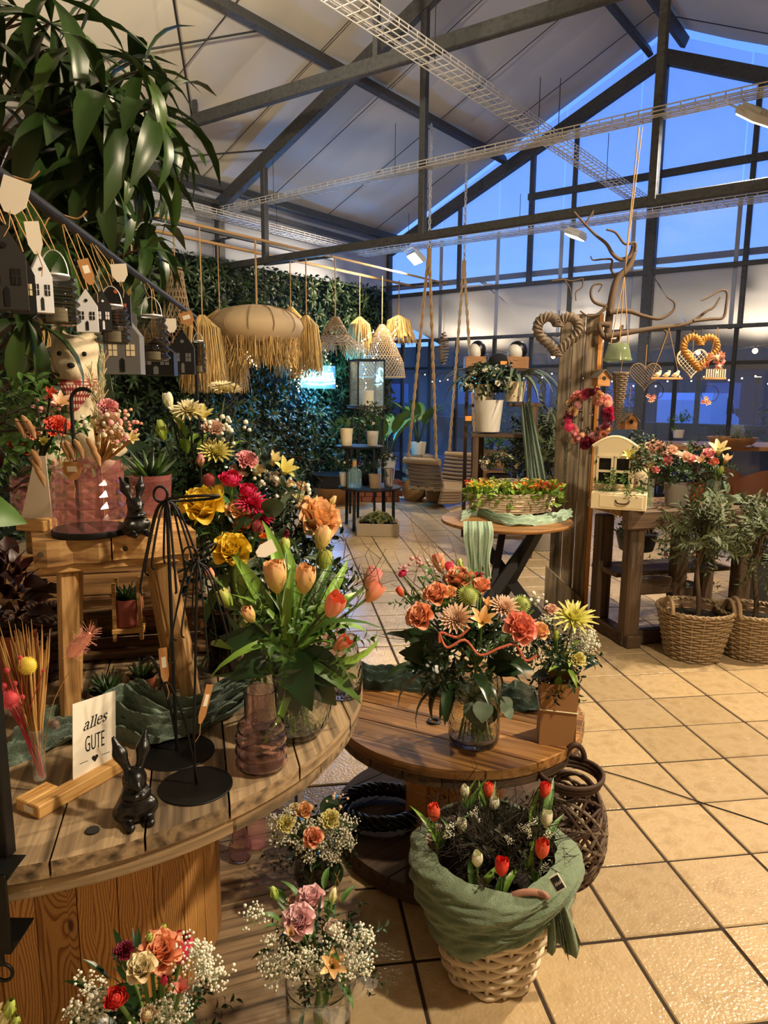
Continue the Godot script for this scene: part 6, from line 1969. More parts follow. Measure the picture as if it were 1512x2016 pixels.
func low_bouquets():
	rng.seed = 51
	# round nosegay in a dark pot upon the drum's lower flange
	var f1 := Vector3(-0.198, 0.07, -1.941)
	var v1 := thing("dark_bowl_vase", "dark glass bowl vase with a pale band on the lower drum flange", "vase", f1)
	part(v1, "bowl", MB.new().lathe([Vector2(0, 0.001), Vector2(0.045, 0.001), Vector2(0.06, 0.02), Vector2(0.066, 0.06), Vector2(0.06, 0.1)], 24), "brown_glass")
	part(v1, "band", MB.new().lathe([Vector2(0.0605, 0.018), Vector2(0.063, 0.024), Vector2(0.064, 0.03)], 24), "white_pot")
	part(v1, "twine_bow", MB.new().tube(curve([Vector3(0.06, 0.07, 0.03), Vector3(0.075, 0.03, 0.035), Vector3(0.07, 0.0, 0.04), Vector3(0.06, 0.03, 0.04), Vector3(0.075, 0.08, 0.03)], 4), 0.0015, 4, false), "twine")
	var n1 := f1 + Vector3(0, 0.1, 0)
	var h1 := [[Vector3(-0.219, 0.391, -1.83), "rose_tight", "p_apricot", 22, "rose"], [Vector3(-0.263, 0.387, -1.78), "carnation", "p_lemon", 22, "carnation"], [Vector3(-0.142, 0.388, -1.8), "carnation", "p_lemon", 24, "carnation"], [Vector3(-0.184, 0.372, -1.74), "rose", "p_peach", 20, "rose"], [Vector3(-0.245, 0.399, -1.83), "rose_tight", "p_cream", 14, "rose"], [Vector3(-0.12, 0.362, -1.9), "spray", "p_blush", 16, "waxflower"]]
	var b1 := bouquet("nosegay", "round nosegay of peach roses, lemon carnations and white gypsophila in the dark bowl", h1, n1, f1, "gypsophila nosegays")
	baby(b1, [Vector3(-0.291, 0.343, -1.8), Vector3(-0.27, 0.32, -1.8), Vector3(-0.248, 0.351, -1.8), Vector3(-0.228, 0.328, -1.8), Vector3(-0.214, 0.297, -1.8), Vector3(-0.157, 0.313, -1.8), Vector3(-0.135, 0.345, -1.8), Vector3(-0.114, 0.329, -1.8), Vector3(-0.1, 0.36, -1.8), Vector3(-0.121, 0.298, -1.8), Vector3(-0.157, 0.282, -1.8), Vector3(-0.186, 0.274, -1.8), Vector3(-0.206, 0.367, -1.8), Vector3(-0.171, 0.375, -1.8), Vector3(-0.086, 0.391, -1.8), Vector3(-0.29, 0.39, -1.8), Vector3(-0.093, 0.314, -1.8), Vector3(-0.136, 0.275, -1.8), Vector3(-0.269, 0.405, -1.8), Vector3(-0.164, 0.344, -1.8)], 0.026)
	put_mass(b1, "foliage", "tuft", "leaf_dark", n1 - f1 + Vector3(0, 0.03, 0), Vector3(0.11, 0.045, 0.09), 50, 0.055)
	put_leaves(b1, "leaf_broad", "leaf_dark", n1 - f1 + Vector3(0, 0.05, 0), 12, 0.08, 0.08, -0.2, 0.1)
	# taller one with lilac roses in a clear glass
	var f2 := Vector3(-0.13, 0, -1.30)
	vase("cylinder_vase", "tall clear glass cylinder wrapped in cellophane at the bottom of the picture", [Vector2(0.06, 0.001), Vector2(0.068, 0.006), Vector2(0.068, 0.34)], "r_clear", f2)
	var n2 := f2 + Vector3(0, 0.36, 0)
	var h2 := [[Vector3(-0.162, 0.523, -1.25), "rose_wide", "p_lilac", 31, "rose"], [Vector3(-0.147, 0.502, -1.34), "rose", "p_lilac", 29, "rose"], [Vector3(-0.187, 0.478, -1.36), "rose_tight", "p_blush", 18, "rose"], [Vector3(-0.094, 0.5, -1.26), "ranunculus", "p_white", 28, "ranunculus"], [Vector3(-0.103, 0.494, -1.36), "bud", "p_cream", 19, "lisianthus_bud"], [Vector3(-0.228, 0.498, -1.36), "bud", "p_green", 17, "lisianthus_bud"], [Vector3(-0.091, 0.469, -1.2), "lily", "p_apricot", 30, "freesia"], [Vector3(-0.174, 0.522, -1.22), "lily_half", "p_blush", 18, "freesia"]]
	var b2 := bouquet("nosegay", "nosegay of lilac roses, white ranunculus and gypsophila at the bottom of the picture", h2, n2, f2, "gypsophila nosegays")
	baby(b2, [Vector3(-0.226, 0.472, -1.22), Vector3(-0.212, 0.455, -1.22), Vector3(-0.196, 0.483, -1.22), Vector3(-0.187, 0.45, -1.22), Vector3(-0.217, 0.433, -1.22), Vector3(-0.167, 0.467, -1.22), Vector3(-0.147, 0.456, -1.22), Vector3(-0.128, 0.445, -1.22), Vector3(-0.058, 0.485, -1.22), Vector3(-0.044, 0.507, -1.22), Vector3(-0.034, 0.468, -1.22), Vector3(-0.048, 0.451, -1.22), Vector3(-0.029, 0.518, -1.22), Vector3(-0.063, 0.462, -1.22), Vector3(-0.206, 0.505, -1.22), Vector3(-0.137, 0.473, -1.22), Vector3(-0.157, 0.439, -1.22), Vector3(-0.073, 0.445, -1.22), Vector3(-0.244, 0.56, -1.22), Vector3(-0.088, 0.507, -1.22), Vector3(-0.108, 0.462, -1.22)], 0.024)
	put_mass(b2, "foliage", "tuft", "leaf_dark", n2 - f2 + Vector3(0, 0.03, -0.01), Vector3(0.12, 0.05, 0.1), 70, 0.05)
	put_leaves(b2, "leaf_lance", "leaf_mid", n2 - f2 + Vector3(0, 0.05, -0.02), 22, 0.045, 0.11, 0.3, 0.065)
	put_leaves(b2, "leaf_olive", "leaf_euca", n2 - f2 + Vector3(0, 0.06, 0.02), 14, 0.04, 0.1, 0.3, 0.055)
	var ce := thing("cellophane_wrap", "crumpled pink-edged cellophane collar under the lilac nosegay", "wrapping", n2)
	var rows := []
	for j in 7:
		var row := []
		for q in 41:
			var a := TAU * q / 40.0
			var r := 0.05 + 0.011 * j + 0.005 * sin(a * 7.0 + j) * j * 0.5
			row.append(Vector3(cos(a) * r, -0.05 + 0.022 * j - 0.006 * j * j * 0.4 + 0.01 * sin(a * 5.0), sin(a) * r))
		rows.append(row)
	part(ce, "film", MB.new().sheet(rows), "cellophane")
	# coral one before the pine core
	var f3 := Vector3(-0.37, 0, -1.03)
	vase("cylinder_vase", "clear glass cylinder below the coral nosegay before the pine drum core", [Vector2(0.05, 0.001), Vector2(0.056, 0.006), Vector2(0.056, 0.40)], "clear_glass", f3)
	var n3 := f3 + Vector3(0, 0.43, 0)
	var h3 := [[Vector3(-0.351, 0.672, -1), "rose_wide", "p_peach", 40, "rose"], [Vector3(-0.323, 0.659, -1.02), "tulip_plain", "p_magenta", 40, "calla"], [Vector3(-0.434, 0.621, -1.06), "carnation", "p_wine", 26, "carnation"], [Vector3(-0.367, 0.678, -0.96), "rose", "p_cream", 30, "lisianthus"], [Vector3(-0.396, 0.654, -0.93), "ranunculus", "p_red", 36, "ranunculus"], [Vector3(-0.305, 0.652, -0.95), "lily_half", "p_pink", 26, "alstroemeria"], [Vector3(-0.337, 0.647, -0.97), "bud", "p_magenta", 16, "bud"], [Vector3(-0.367, 0.697, -1), "bud", "p_green", 14, "bud"], [Vector3(-0.354, 0.687, -1.03), "bud", "p_green", 14, "bud"], [Vector3(-0.35, 0.627, -0.93), "ranunculus", "p_cream", 24, "ranunculus"]]
	var b3 := bouquet("nosegay", "nosegay of peach rose, magenta calla and red ranunculus before the pine drum core", h3, n3, f3, "gypsophila nosegays")
	baby(b3, [Vector3(-0.278, 0.701, -0.97), Vector3(-0.271, 0.683, -0.97), Vector3(-0.263, 0.674, -0.97), Vector3(-0.275, 0.67, -0.97), Vector3(-0.256, 0.661, -0.97), Vector3(-0.286, 0.687, -0.97), Vector3(-0.289, 0.705, -0.97), Vector3(-0.46, 0.605, -0.97), Vector3(-0.473, 0.586, -0.97), Vector3(-0.447, 0.618, -0.97), Vector3(-0.441, 0.596, -0.97), Vector3(-0.458, 0.582, -0.97), Vector3(-0.321, 0.615, -0.97), Vector3(-0.349, 0.597, -0.97), Vector3(-0.309, 0.597, -0.97), Vector3(-0.334, 0.583, -0.97), Vector3(-0.358, 0.578, -0.97), Vector3(-0.45, 0.65, -0.97)], 0.022)
	put_mass(b3, "foliage", "tuft", "leaf_dark", n3 - f3 + Vector3(0, 0.03, -0.01), Vector3(0.11, 0.05, 0.09), 70, 0.055)
	put_leaves(b3, "leaf_broad", "leaf_dark", n3 - f3 + Vector3(-0.02, 0.02, -0.02), 14, 0.07, 0.09, 0.1, 0.12)
	put_leaves(b3, "leaf_olive", "leaf_dark", n3 - f3 + Vector3(-0.04, 0.1, -0.02), 26, 0.04, 0.08, 0.6, 0.06)
	var f4 := Vector3(-0.60, 0, -0.86)
	vase("cylinder_vase", "clear glass cylinder in the bottom left corner", [Vector2(0.04, 0.001), Vector2(0.045, 0.006), Vector2(0.045, 0.42)], "clear_glass", f4)
	var b4 := bouquet("bud_bunch", "pale green lisianthus buds in the bottom left corner", [[Vector3(-0.509, 0.713, -0.85), "bud", "p_green", 26, "bud"], [Vector3(-0.518, 0.697, -0.85), "bud", "p_cream", 24, "bud"], [Vector3(-0.503, 0.691, -0.85), "bud", "p_green", 20, "bud"], [Vector3(-0.534, 0.7, -0.85), "lily_half", "p_cream", 30, "lisianthus"]], f4 + Vector3(0, 0.45, 0), f4)
	# mauve vases stored under the table
	var pr := [Vector2(0.025, 0.001), Vector2(0.034, 0.006), Vector2(0.037, 0.018), Vector2(0.033, 0.03), Vector2(0.036, 0.036), Vector2(0.037, 0.046), Vector2(0.033, 0.056), Vector2(0.025, 0.062), Vector2(0.024, 0.12)]
	vase("bubble_vase", "small mauve ring vase stored under the drum table", pr, "r_mauve", Vector3(-0.453, 0.07, -2.072))
	vase("bubble_vase", "slim dark red vase beside the mauve one under the drum table", [Vector2(0.03, 0.001), Vector2(0.036, 0.01), Vector2(0.03, 0.08), Vector2(0.014, 0.12), Vector2(0.014, 0.2), Vector2(0.018, 0.22)], "rose_glass", Vector3(-0.414, 0.07, -2.138))


func small_spool_things():
	rng.seed = 61
	var y := 0.47
	var vf := Vector3(0.289, 0.47, -2.098)
	vase("hammered_vase", "hammered clear glass vase of the peach bouquet on the small drum table", [Vector2(0.066, 0.001), Vector2(0.078, 0.008), Vector2(0.081, 0.03), Vector2(0.081, 0.2), Vector2(0.074, 0.225), Vector2(0.078, 0.235)], "r_ice", vf)
	var nk := vf + Vector3(0, 0.25, 0)
	var h1 := [[Vector3(0.107, 0.911, -2), "rose", "p_peach", 27, "rose"], [Vector3(0.157, 0.964, -2.05), "rose", "p_peach", 24, "rose"], [Vector3(0.198, 0.966, -2.05), "rose_tight", "p_apricot", 18, "rose"], [Vector3(0.238, 0.986, -2.15), "rose", "p_peach", 28, "rose"], [Vector3(0.301, 0.967, -2.12), "rose_tight", "p_peach", 24, "rose"], [Vector3(0.4, 0.884, -1.98), "rose_wide", "p_salmon", 29, "rose"], [Vector3(0.461, 0.867, -2), "rose_tight", "p_apricot", 22, "rose"], [Vector3(0.212, 0.909, -1.98), "mum", "p_blush", 34, "chrysanthemum"], [Vector3(0.363, 0.924, -2.05), "mum", "p_blush", 29, "chrysanthemum"], [Vector3(0.291, 0.903, -2), "lily", "p_apricot", 26, "lisianthus"], [Vector3(0.32, 0.916, -2.1), "lily_half", "p_apricot", 18, "lisianthus"], [Vector3(0.252, 0.959, -2.05), "fuzz", "p_green", 24, "green_ball"], [Vector3(0.434, 0.902, -2.15), "fuzz", "p_green", 22, "green_ball"], [Vector3(0.177, 1.022, -2.2), "tulip_red", "p_salmon", 21, "tulip"], [Vector3(0.21, 1.006, -2.2), "tulip_red", "p_magenta", 14, "tulip"], [Vector3(0.248, 1.004, -2.25), "bud", "p_green", 14, "tulip_bud"], [Vector3(0.058, 1, -2.15), "ranunculus", "p_magenta", 13, "ranunculus"], [Vector3(0.301, 0.983, -2.2), "ranunculus", "p_magenta", 15, "ranunculus"], [Vector3(0.052, 0.954, -2.1), "tulip_red", "p_coral", 12, "tulip"], [Vector3(0.105, 0.988, -2.2), "spray", "p_pink", 18, "waxflower"], [Vector3(0.154, 0.985, -2.2), "spray", "p_white", 16, "waxflower"], [Vector3(0.479, 0.894, -2.15), "spray", "p_white", 16, "waxflower"]]
	var b := bouquet("peach_bouquet", "big bouquet of peach roses, blush chrysanthemums and green carnations on the small drum table", h1, nk, vf)
	put_leaves(b, "leaf_round", "leaf_euca", nk - vf + Vector3(0.02, 0.0, 0.05), 20, 0.05, 0.12, -0.5, 0.085)
	put_leaves(b, "leaf_lance", "leaf_dark", nk - vf + Vector3(-0.06, 0.03, 0.02), 26, 0.08, 0.13, -0.25, 0.15)
	for e in [Vector3(0.054, 0.867, -2), Vector3(0.032, 0.812, -2), Vector3(0.069, 0.789, -2), Vector3(0.1, 0.773, -2), Vector3(0.023, 0.89, -2), Vector3(0.348, 0.775, -2), Vector3(0.386, 0.76, -2)]:
		var d: Vector3 = e - nk
		part(b, "leaf", MS.leaf_broad, "leaf_dark", nk - vf + d * 0.45, aim(d, Vector3(0, 0.6, 1)).scaled(Vector3.ONE * 0.12))
	put_mass(b, "foliage", "tuft", "leaf_dark", nk - vf + Vector3(-0.02, 0.04, -0.01), Vector3(0.19, 0.07, 0.12), 120, 0.08)
	put_mass(b, "fine_foliage", "tuft", "leaf_mid", nk - vf + Vector3(-0.1, 0.14, -0.05), Vector3(0.13, 0.12, 0.08), 50, 0.08)
	twigs(b, [Vector3(0.081, 1.185, -2.2), Vector3(0.132, 1.117, -2.2), Vector3(0.113, 1.097, -2.2), Vector3(0.2, 1.114, -2.2), Vector3(0.033, 1.059, -2.2), Vector3(0.091, 1.051, -2.2), Vector3(0.008, 1.017, -2.2), Vector3(0.152, 1.084, -2.2), Vector3(0.025, 0.951, -2.2), Vector3(-0.031, 0.781, -2.2), Vector3(0.139, 1.088, -2.2)], nk, "pale_twig", 0.0022, 2)
	for q in 2:
		var c := curve([Vector3(0.161, 0.877, -1.95), Vector3(0.184, 0.832, -1.95), Vector3(0.235, 0.855, -1.95), Vector3(0.28, 0.81, -1.95), Vector3(0.338, 0.833, -1.95), Vector3(0.381, 0.841, -1.95), Vector3(0.412, 0.795, -1.95), Vector3(0.445, 0.811, -1.95)], 5)
		if q == 1: c = curve([Vector3(0.162, 0.847, -1.95), Vector3(0.166, 0.877, -1.95), Vector3(0.213, 0.863, -1.95), Vector3(0.248, 0.893, -1.95)], 5)
		for j in c.size(): c[j] -= vf
		part(b, "salmon_twig", MB.new().tube(c, 0.004, 6), "salmon_twig")
	# bouquet standing in a kraft bag
	var bf := Vector3(0.554, 0.47, -2.122)
	var bag := thing("paper_bag", "brown kraft paper bag tied with a cream ribbon on the small drum table", "paper bag", bf, yaw(-8))
	var w := 0.056
	for s in [[0, 1], [1, 0], [0, -1], [-1, 0]]:
		var nn := Vector3(s[0], 0, s[1])
		var sd := Vector3(s[1], 0, -s[0])
		var rws := []
		for j in 6:
			var u := j / 5.0
			var rw := []
			for q in 5:
				var v := q / 2.0 - 1.0
				var k := w * (1.0 + 0.06 * u - 0.05 * sin(u * PI))
				rw.append(nn * k * (1.0 - 0.12 * (1.0 - absf(v)) * u * absf(s[0])) + sd * v * k + Vector3(0, 0.205 * u + 0.004 * sin(v * 5.0) * u, 0))
			rws.append(rw)
		part(bag, "side", MB.new().sheet(rws), "bag_kraft")
	part(bag, "ribbon", MB.new().tube([Vector3(-w - 0.002, 0.118, w + 0.002), Vector3(w + 0.002, 0.112, w + 0.002), Vector3(w + 0.002, 0.115, -w), Vector3(-w - 0.002, 0.118, -w), Vector3(-w - 0.002, 0.118, w + 0.002)], 0.0025, 5, false), "cream")
	part(bag, "ribbon_end", MB.new().tube(curve([Vector3(w, 0.113, w), Vector3(w + 0.02, 0.12, w + 0.01), Vector3(w + 0.01, 0.05, w + 0.01), Vector3(w + 0.022, 0.02, w)], 4), 0.0015, 4, false), "cream")
	var n2 := bf + Vector3(0, 0.2, 0)
	var h2 := [[Vector3(0.592, 0.876, -2.12), "spider", "p_lemon", 45, "spider_chrysanthemum"], [Vector3(0.52, 0.895, -2.12), "rose_tight", "p_blush", 15, "lisianthus"], [Vector3(0.589, 0.767, -2.04), "carnation", "p_lemon", 20, "carnation"], [Vector3(0.53, 0.827, -2.08), "bud", "p_green", 14, "bud"], [Vector3(0.551, 0.774, -2.05), "bud", "p_green", 12, "bud"]]
	var b2 := bouquet("bag_bouquet", "bunch with a yellow spider chrysanthemum and gypsophila in the kraft bag", h2, n2, bf)
	baby(b2, [Vector3(0.622, 0.805, -2.1), Vector3(0.636, 0.829, -2.1), Vector3(0.607, 0.796, -2.1), Vector3(0.631, 0.78, -2.1), Vector3(0.645, 0.805, -2.1), Vector3(0.613, 0.829, -2.1), Vector3(0.509, 0.869, -2.1)], 0.03)
	put_mass(b2, "foliage", "tuft", "leaf_dark", n2 - bf + Vector3(0, 0.04, 0), Vector3(0.085, 0.07, 0.075), 70, 0.06)
	put_leaves(b2, "leaf_round", "leaf_dark", n2 - bf + Vector3(0.03, 0.01, 0.03), 10, 0.05, 0.07, -0.1, 0.07)
	put_leaves(b2, "leaf_lance", "leaf_bright", n2 - bf + Vector3(0, 0.07, 0.05), 6, 0.05, 0.05, 0.3, 0.07)
	# clear vase behind and the dark gauze
	vase("clear_vase", "empty clear glass vase behind the kraft bag", [Vector2(0.04, 0.001), Vector2(0.05, 0.01), Vector2(0.052, 0.1), Vector2(0.046, 0.14)], "ice_glass", Vector3(0.518, 0.47, -2.375))
	solo("gauze_runner", "dark green gauze laid across the small drum table behind the vases", "cloth", runner([Vector3(-0.122, 0.475, -2.554), Vector3(0.032, 0.475, -2.533), Vector3(0.184, 0.475, -2.512), Vector3(0.325, 0.475, -2.424), Vector3(0.465, 0.475, -2.384), Vector3(0.574, 0.475, -2.344)], 0.13, 0.035, 6.0, Vector3(0.1, 0.3, -0.95)), "gauze_deep")
	# dark things on the base flange
	var wr := thing("dark_wreath", "dark glossy rattan wreath lying on the small drum's lower flange", "wreath", Vector3(0.0, 0.105, -2.32))
	for j in 5:
		var rg := []
		for q in 41:
			var a := TAU * q / 40.0
			rg.append(Vector3(cos(a) * (0.14 + 0.02 * cos(a * 6.0 + j * 1.3)), 0.02 * sin(a * 6.0 + j * 1.3), sin(a) * (0.11 + 0.02 * cos(a * 6.0 + j * 1.3))))
		part(wr, "strand", MB.new().tube(rg, 0.008, 5, false), "black_gloss")
	# round dark rattan basket behind the tulips
	var rb := thing("rattan_ball_basket", "open dark rattan basket with a loop handle behind the tulip basket", "basket", Vector3(0.57, 0, -1.985))
	for j in 26:
		var tilt := Basis(Vector3(cos(j * 1.1), 0.2 * sin(j * 2.0), sin(j * 1.1)).normalized(), 0.7 + 0.35 * sin(j * 1.7))
		var rg := []
		for q in 33:
			var a := TAU * q / 32.0
			var p: Vector3 = tilt * Vector3(cos(a), 0, sin(a))
			rg.append(Vector3(p.x * 0.115, 0.235 + p.y * 0.19, p.z * 0.115) + Vector3(0, 0.0, 0))
		part(rb, "strand", MB.new().tube(rg, 0.0055, 5, false), "weave_dark" if j % 3 else "weave_grey")
	for j in 3:
		var rg := []
		for q in 33: rg.append(Vector3(cos(TAU * q / 32.0) * (0.085 + 0.005 * j), 0.405 + 0.012 * j, sin(TAU * q / 32.0) * (0.085 + 0.005 * j)))
		part(rb, "rim", MB.new().tube(rg, 0.007, 5, false), "weave_dark")
	var fd := []
	for q in 21: fd.append(Vector3(cos(PI * q / 20.0) * 0.03 + 0.03, 0.43 + sin(PI * q / 20.0) * 0.05, -0.07))
	part(rb, "handle", MB.new().tube(fd, 0.009, 6), "weave_dark")
	solo("floor_cord", "thin brown cord lying across the tiles beside the small drum table", "cord", MB.new().tube(curve([Vector3(0.74, 0.003, -2.89), Vector3(0.885, 0.003, -2.777), Vector3(1.033, 0.003, -2.679), Vector3(1.231, 0.003, -2.525), Vector3(1.335, 0.003, -2.449), Vector3(1.456, 0.003, -2.356)], 4), 0.0022, 5), "twig")
	tulip_basket()


func tulip_basket():
	rng.seed = 71
	var at := Vector3(0.30, 0, -1.73)
	var o := thing("tulip_basket", "white-washed wicker basket wrapped in sage gauze on the tiles", "basket", at)
	wicker(o, 0.117, 0.185, 0.33, 17, 16, "weave_pale", 0.0, 0.0085)
	part(o, "basket_bottom", MB.new().lathe([Vector2(0, 0.002), Vector2(0.115, 0.002), Vector2(0.12, 0.012)], 24), "weave_pale")
	part(o, "soil", MB.new().lathe([Vector2(0, 0.30), Vector2(0.175, 0.29)], 24), "soil")
	var han := []
	for q in 13: han.append(Vector3(0.06 + 0.05 * cos(PI * q / 12.0), 0.33 + 0.035 * sin(PI * q / 12.0), 0.178 + 0.01 * sin(PI * q / 12.0)))
	part(o, "rope_handle", MB.new().tube(han, 0.009, 6), "twine_pink")
	# gauze wrapped round the rim and knotted at the right
	var gz := thing("gauze_wrap", "sage green gauze wound round the tulip basket and knotted at the right", "cloth", at)
	var rows := []
	for j in 49:
		var u := j / 48.0
		var row := []
		for q in 181:
			var a := TAU * q / 180.0
			var ca := cos(a - 0.75)      # 1 towards the knot at front right
			var low := 0.135 + 0.10 * pow(maxf(ca, 0.0), 2.0)
			var topy := 0.378 - 0.012 * maxf(sin(a), 0.0) + 0.008 * sin(a * 3.0)
			var yy := lerpf(topy, low, u) + 0.012 * sin(a * 2.0 + u * 6.0) * u
			var r := 0.117 + (0.185 - 0.117) * clampf(yy / 0.33, 0.0, 1.0) + 0.022 * sin(PI * pow(u, 0.6)) + 0.006
			var fold := 0.013 * pow(absf(sin(u * 6.0 - a * 1.5 + 1.2 * sin(a * 2.0))), 1.6) + 0.009 * pow(absf(sin(u * 15.0 - a * 2.6 + sin(a * 3.0))), 1.5) + 0.005 * absf(sin(u * 33.0 - a * 5.0 + 2.0 * sin(a * 4.0))) + 0.002 * sin(u * 80.0 - a * 17.0)
			if u < 0.12: r -= 0.03 * (1.0 - u / 0.12)
			row.append(Vector3(cos(a) * (r + fold), yy, sin(a) * (r + fold)))
		rows.append(row)
	part(gz, "wrap", MB.new().sheet(rows, false, false), "gauze_sage")
	var kn := Vector3(0.428, 0.301, -1.6) - at
	var tail := []
	for j in 15:
		var u := j / 14.0
		var row := []
		for q in 21:
			var s := q / 10.0 - 1.0
			var wd := 0.016 + 0.03 * pow(u, 0.7)
			row.append(kn + Vector3(0.035 * u + s * wd * (0.75 + 0.25 * cos(s * 7.0)), 0.03 - 0.16 * u - 0.02 * sin(s * 4.0) * u, 0.02 + 0.015 * sin(s * 17.0 + u * 2.0) + 0.02 * sin(u * 3.0)))
		tail.append(row)
	part(gz, "tail", MB.new().sheet(tail), "gauze_sage")
	part(gz, "knot", blob([[kn + Vector3(-0.03, 0.02, 0), kn + Vector3(0.03, 0.03, 0.01), 0.022, 0.02], [kn + Vector3(0.0, 0.035, 0), kn + Vector3(0.02, -0.01, 0.01), 0.02, 0.018]], 0.006, 0.02), "gauze_sage")
	# planting
	var pl := thing("tulip_planting", "red and white tulips with heather twigs growing in the gauze-wrapped basket", "potted tulips", at + Vector3(0, 0.32, 0))
	var c := pl.position
	for t in [[Vector3(0.139, 0.459, -1.72), "tulip_red", "p_coral", 20], [Vector3(0.294, 0.477, -1.8), "tulip_red", "p_coral", 17], [Vector3(0.443, 0.49, -1.78), "tulip_red", "p_red", 18], [Vector3(0.297, 0.404, -1.58), "tulip_red", "p_red", 21], [Vector3(0.404, 0.425, -1.62), "tulip_red", "p_coral", 22], [Vector3(0.231, 0.461, -1.82), "tulip_plain", "p_white", 16], [Vector3(0.307, 0.448, -1.78), "tulip_plain", "p_white", 18], [Vector3(0.21, 0.435, -1.7), "tulip_plain", "p_white", 18], [Vector3(0.432, 0.457, -1.7), "tulip_plain", "p_white", 20], [Vector3(0.239, 0.41, -1.6), "tulip_plain", "p_white", 18]]:
		var p: Vector3 = t[0] - c
		var s: float = t[3] * 2.0 * 1.9 / 1397.0
		put_flower(pl, "tulip", t[1], t[2], p, s, Vector3(p.x * 0.6, 1, p.z * 0.6 + 0.1))
		part(pl, "stem", MB.new().tube([p - Vector3(0, s * 0.4, 0), Vector3(p.x * 0.9, -0.02, p.z * 0.9)], 0.003, 5, false), "stem")
		for q in 2:
			part(pl, "leaf", MS.leaf_long, "leaf_mid" if q else "leaf_tulip", Vector3(p.x * 0.9, p.y - 0.11, p.z * 0.9), aim(Vector3(rr(-0.5, 0.5), 1, rr(-0.2, 0.4)), Vector3(0, 0.3, 1), rr(-1, 1)).scaled(Vector3.ONE * rr(0.09, 0.13)).scaled_local(Vector3(1.3, 1, 1.3)))
	put_mass(pl, "dark_grass", "grass_tuft", "leaf_heather", Vector3(0, 0.0, 0), Vector3(0.165, 0.05, 0.165), 360, 0.085, 2.2, 0.05)
	put_mass(pl, "heather", "tuft", "leaf_heather", Vector3(0, 0.015, 0), Vector3(0.17, 0.05, 0.17), 60, 0.06, 0.9, 0.1)
	baby(pl, [Vector3(0.18, 0.469, -1.65), Vector3(0.23, 0.505, -1.65), Vector3(0.361, 0.463, -1.65), Vector3(0.379, 0.478, -1.65), Vector3(0.262, 0.312, -1.65), Vector3(0.255, 0.326, -1.65), Vector3(0.438, 0.335, -1.65), Vector3(0.424, 0.357, -1.65), Vector3(0.167, 0.448, -1.65), Vector3(0.323, 0.435, -1.65), Vector3(0.439, 0.45, -1.65)], 0.014)
	var tw := []
	for j in 70:
		var a := rr(0, TAU)
		tw.append(c + Vector3(cos(a) * rr(0.1, 0.26), rr(0.05, 0.16), sin(a) * rr(0.08, 0.2)))
	twigs(pl, tw, c, "twig", 0.0019, 4)
	var tg := thing("slate_tag", "small slate price tag in a white frame leaning on the gauze knot", "tag", Vector3(0.419, 0.407, -1.52), Basis(Vector3.BACK, 0.6) * Basis(Vector3.RIGHT, -0.4))
	part(tg, "frame", MB.new().box(Vector3.ZERO, Vector3(0.027, 0.037, 0.003), Basis(), 0.001), "paper")
	part(tg, "slate", MB.new().box(Vector3(0, 0, 0.001), Vector3(0.021, 0.031, 0.003)), "black_matte")
	for j in 4: part(tg, "chalk_stroke", MB.new().tube([Vector3(-0.007 + j * 0.0045, -0.005, 0.0028), Vector3(-0.005 + j * 0.0045, 0.003 + 0.001 * (j % 2), 0.0028), Vector3(-0.0035 + j * 0.0045, -0.003, 0.0028)], 0.0005, 4, false), "paper")

func raffia(label: String, top: Vector3, w: float, h: float, spread := 1.0, seed_n := 1):
	var o := thing("raffia_lamp", label, "lamp", top, Basis(), "raffia lamps before the leaf wall")
	rng.seed = seed_n
	part(o, "rope", MB.new().tube([Vector3.ZERO, Vector3(0, maxf(3.29 - top.y, 0.1), 0)], 0.008, 5), "rope")
	part(o, "inner_cone", MB.new().lathe([Vector2(w * 0.08, 0), Vector2(w * 0.3, -h * 0.12), Vector2(w * 0.40, -h * 0.4), Vector2(w * 0.42 * spread, -h * 0.75)], 18), "raffia_cloth")
	var mb := MB.new()
	mb.tinted = true
	for j in 520:
		var a := rr(0, TAU)
		var d := Vector3(cos(a), 0, sin(a))
		var k := rr(0.6, 1.12)
		mb.col = Color(0.95 * k, 0.79 * k, 0.50 * k).srgb_to_linear()
		var r1 := w * 0.5 * rr(0.82, 1.05)
		var l := h * rr(0.75, 1.05)
		var st := rr(0.0, 0.3)
		mb.tube([d * w * (0.06 + 0.45 * st) + Vector3(0, 0.01 - h * 0.35 * st, 0), d * r1 * 0.8 + Vector3(0, -h * 0.16, 0), d * r1 + Vector3(rr(-0.01, 0.01), -h * 0.55, rr(-0.01, 0.01)), d * r1 * spread * rr(0.8, 1.22) + Vector3(rr(-0.03, 0.03), -l, rr(-0.03, 0.03))], [0.005, 0.005, 0.004, 0.002], 3, false)
	part(o, "fringe", mb, "straw").set_meta("kind", "stuff")
	return o


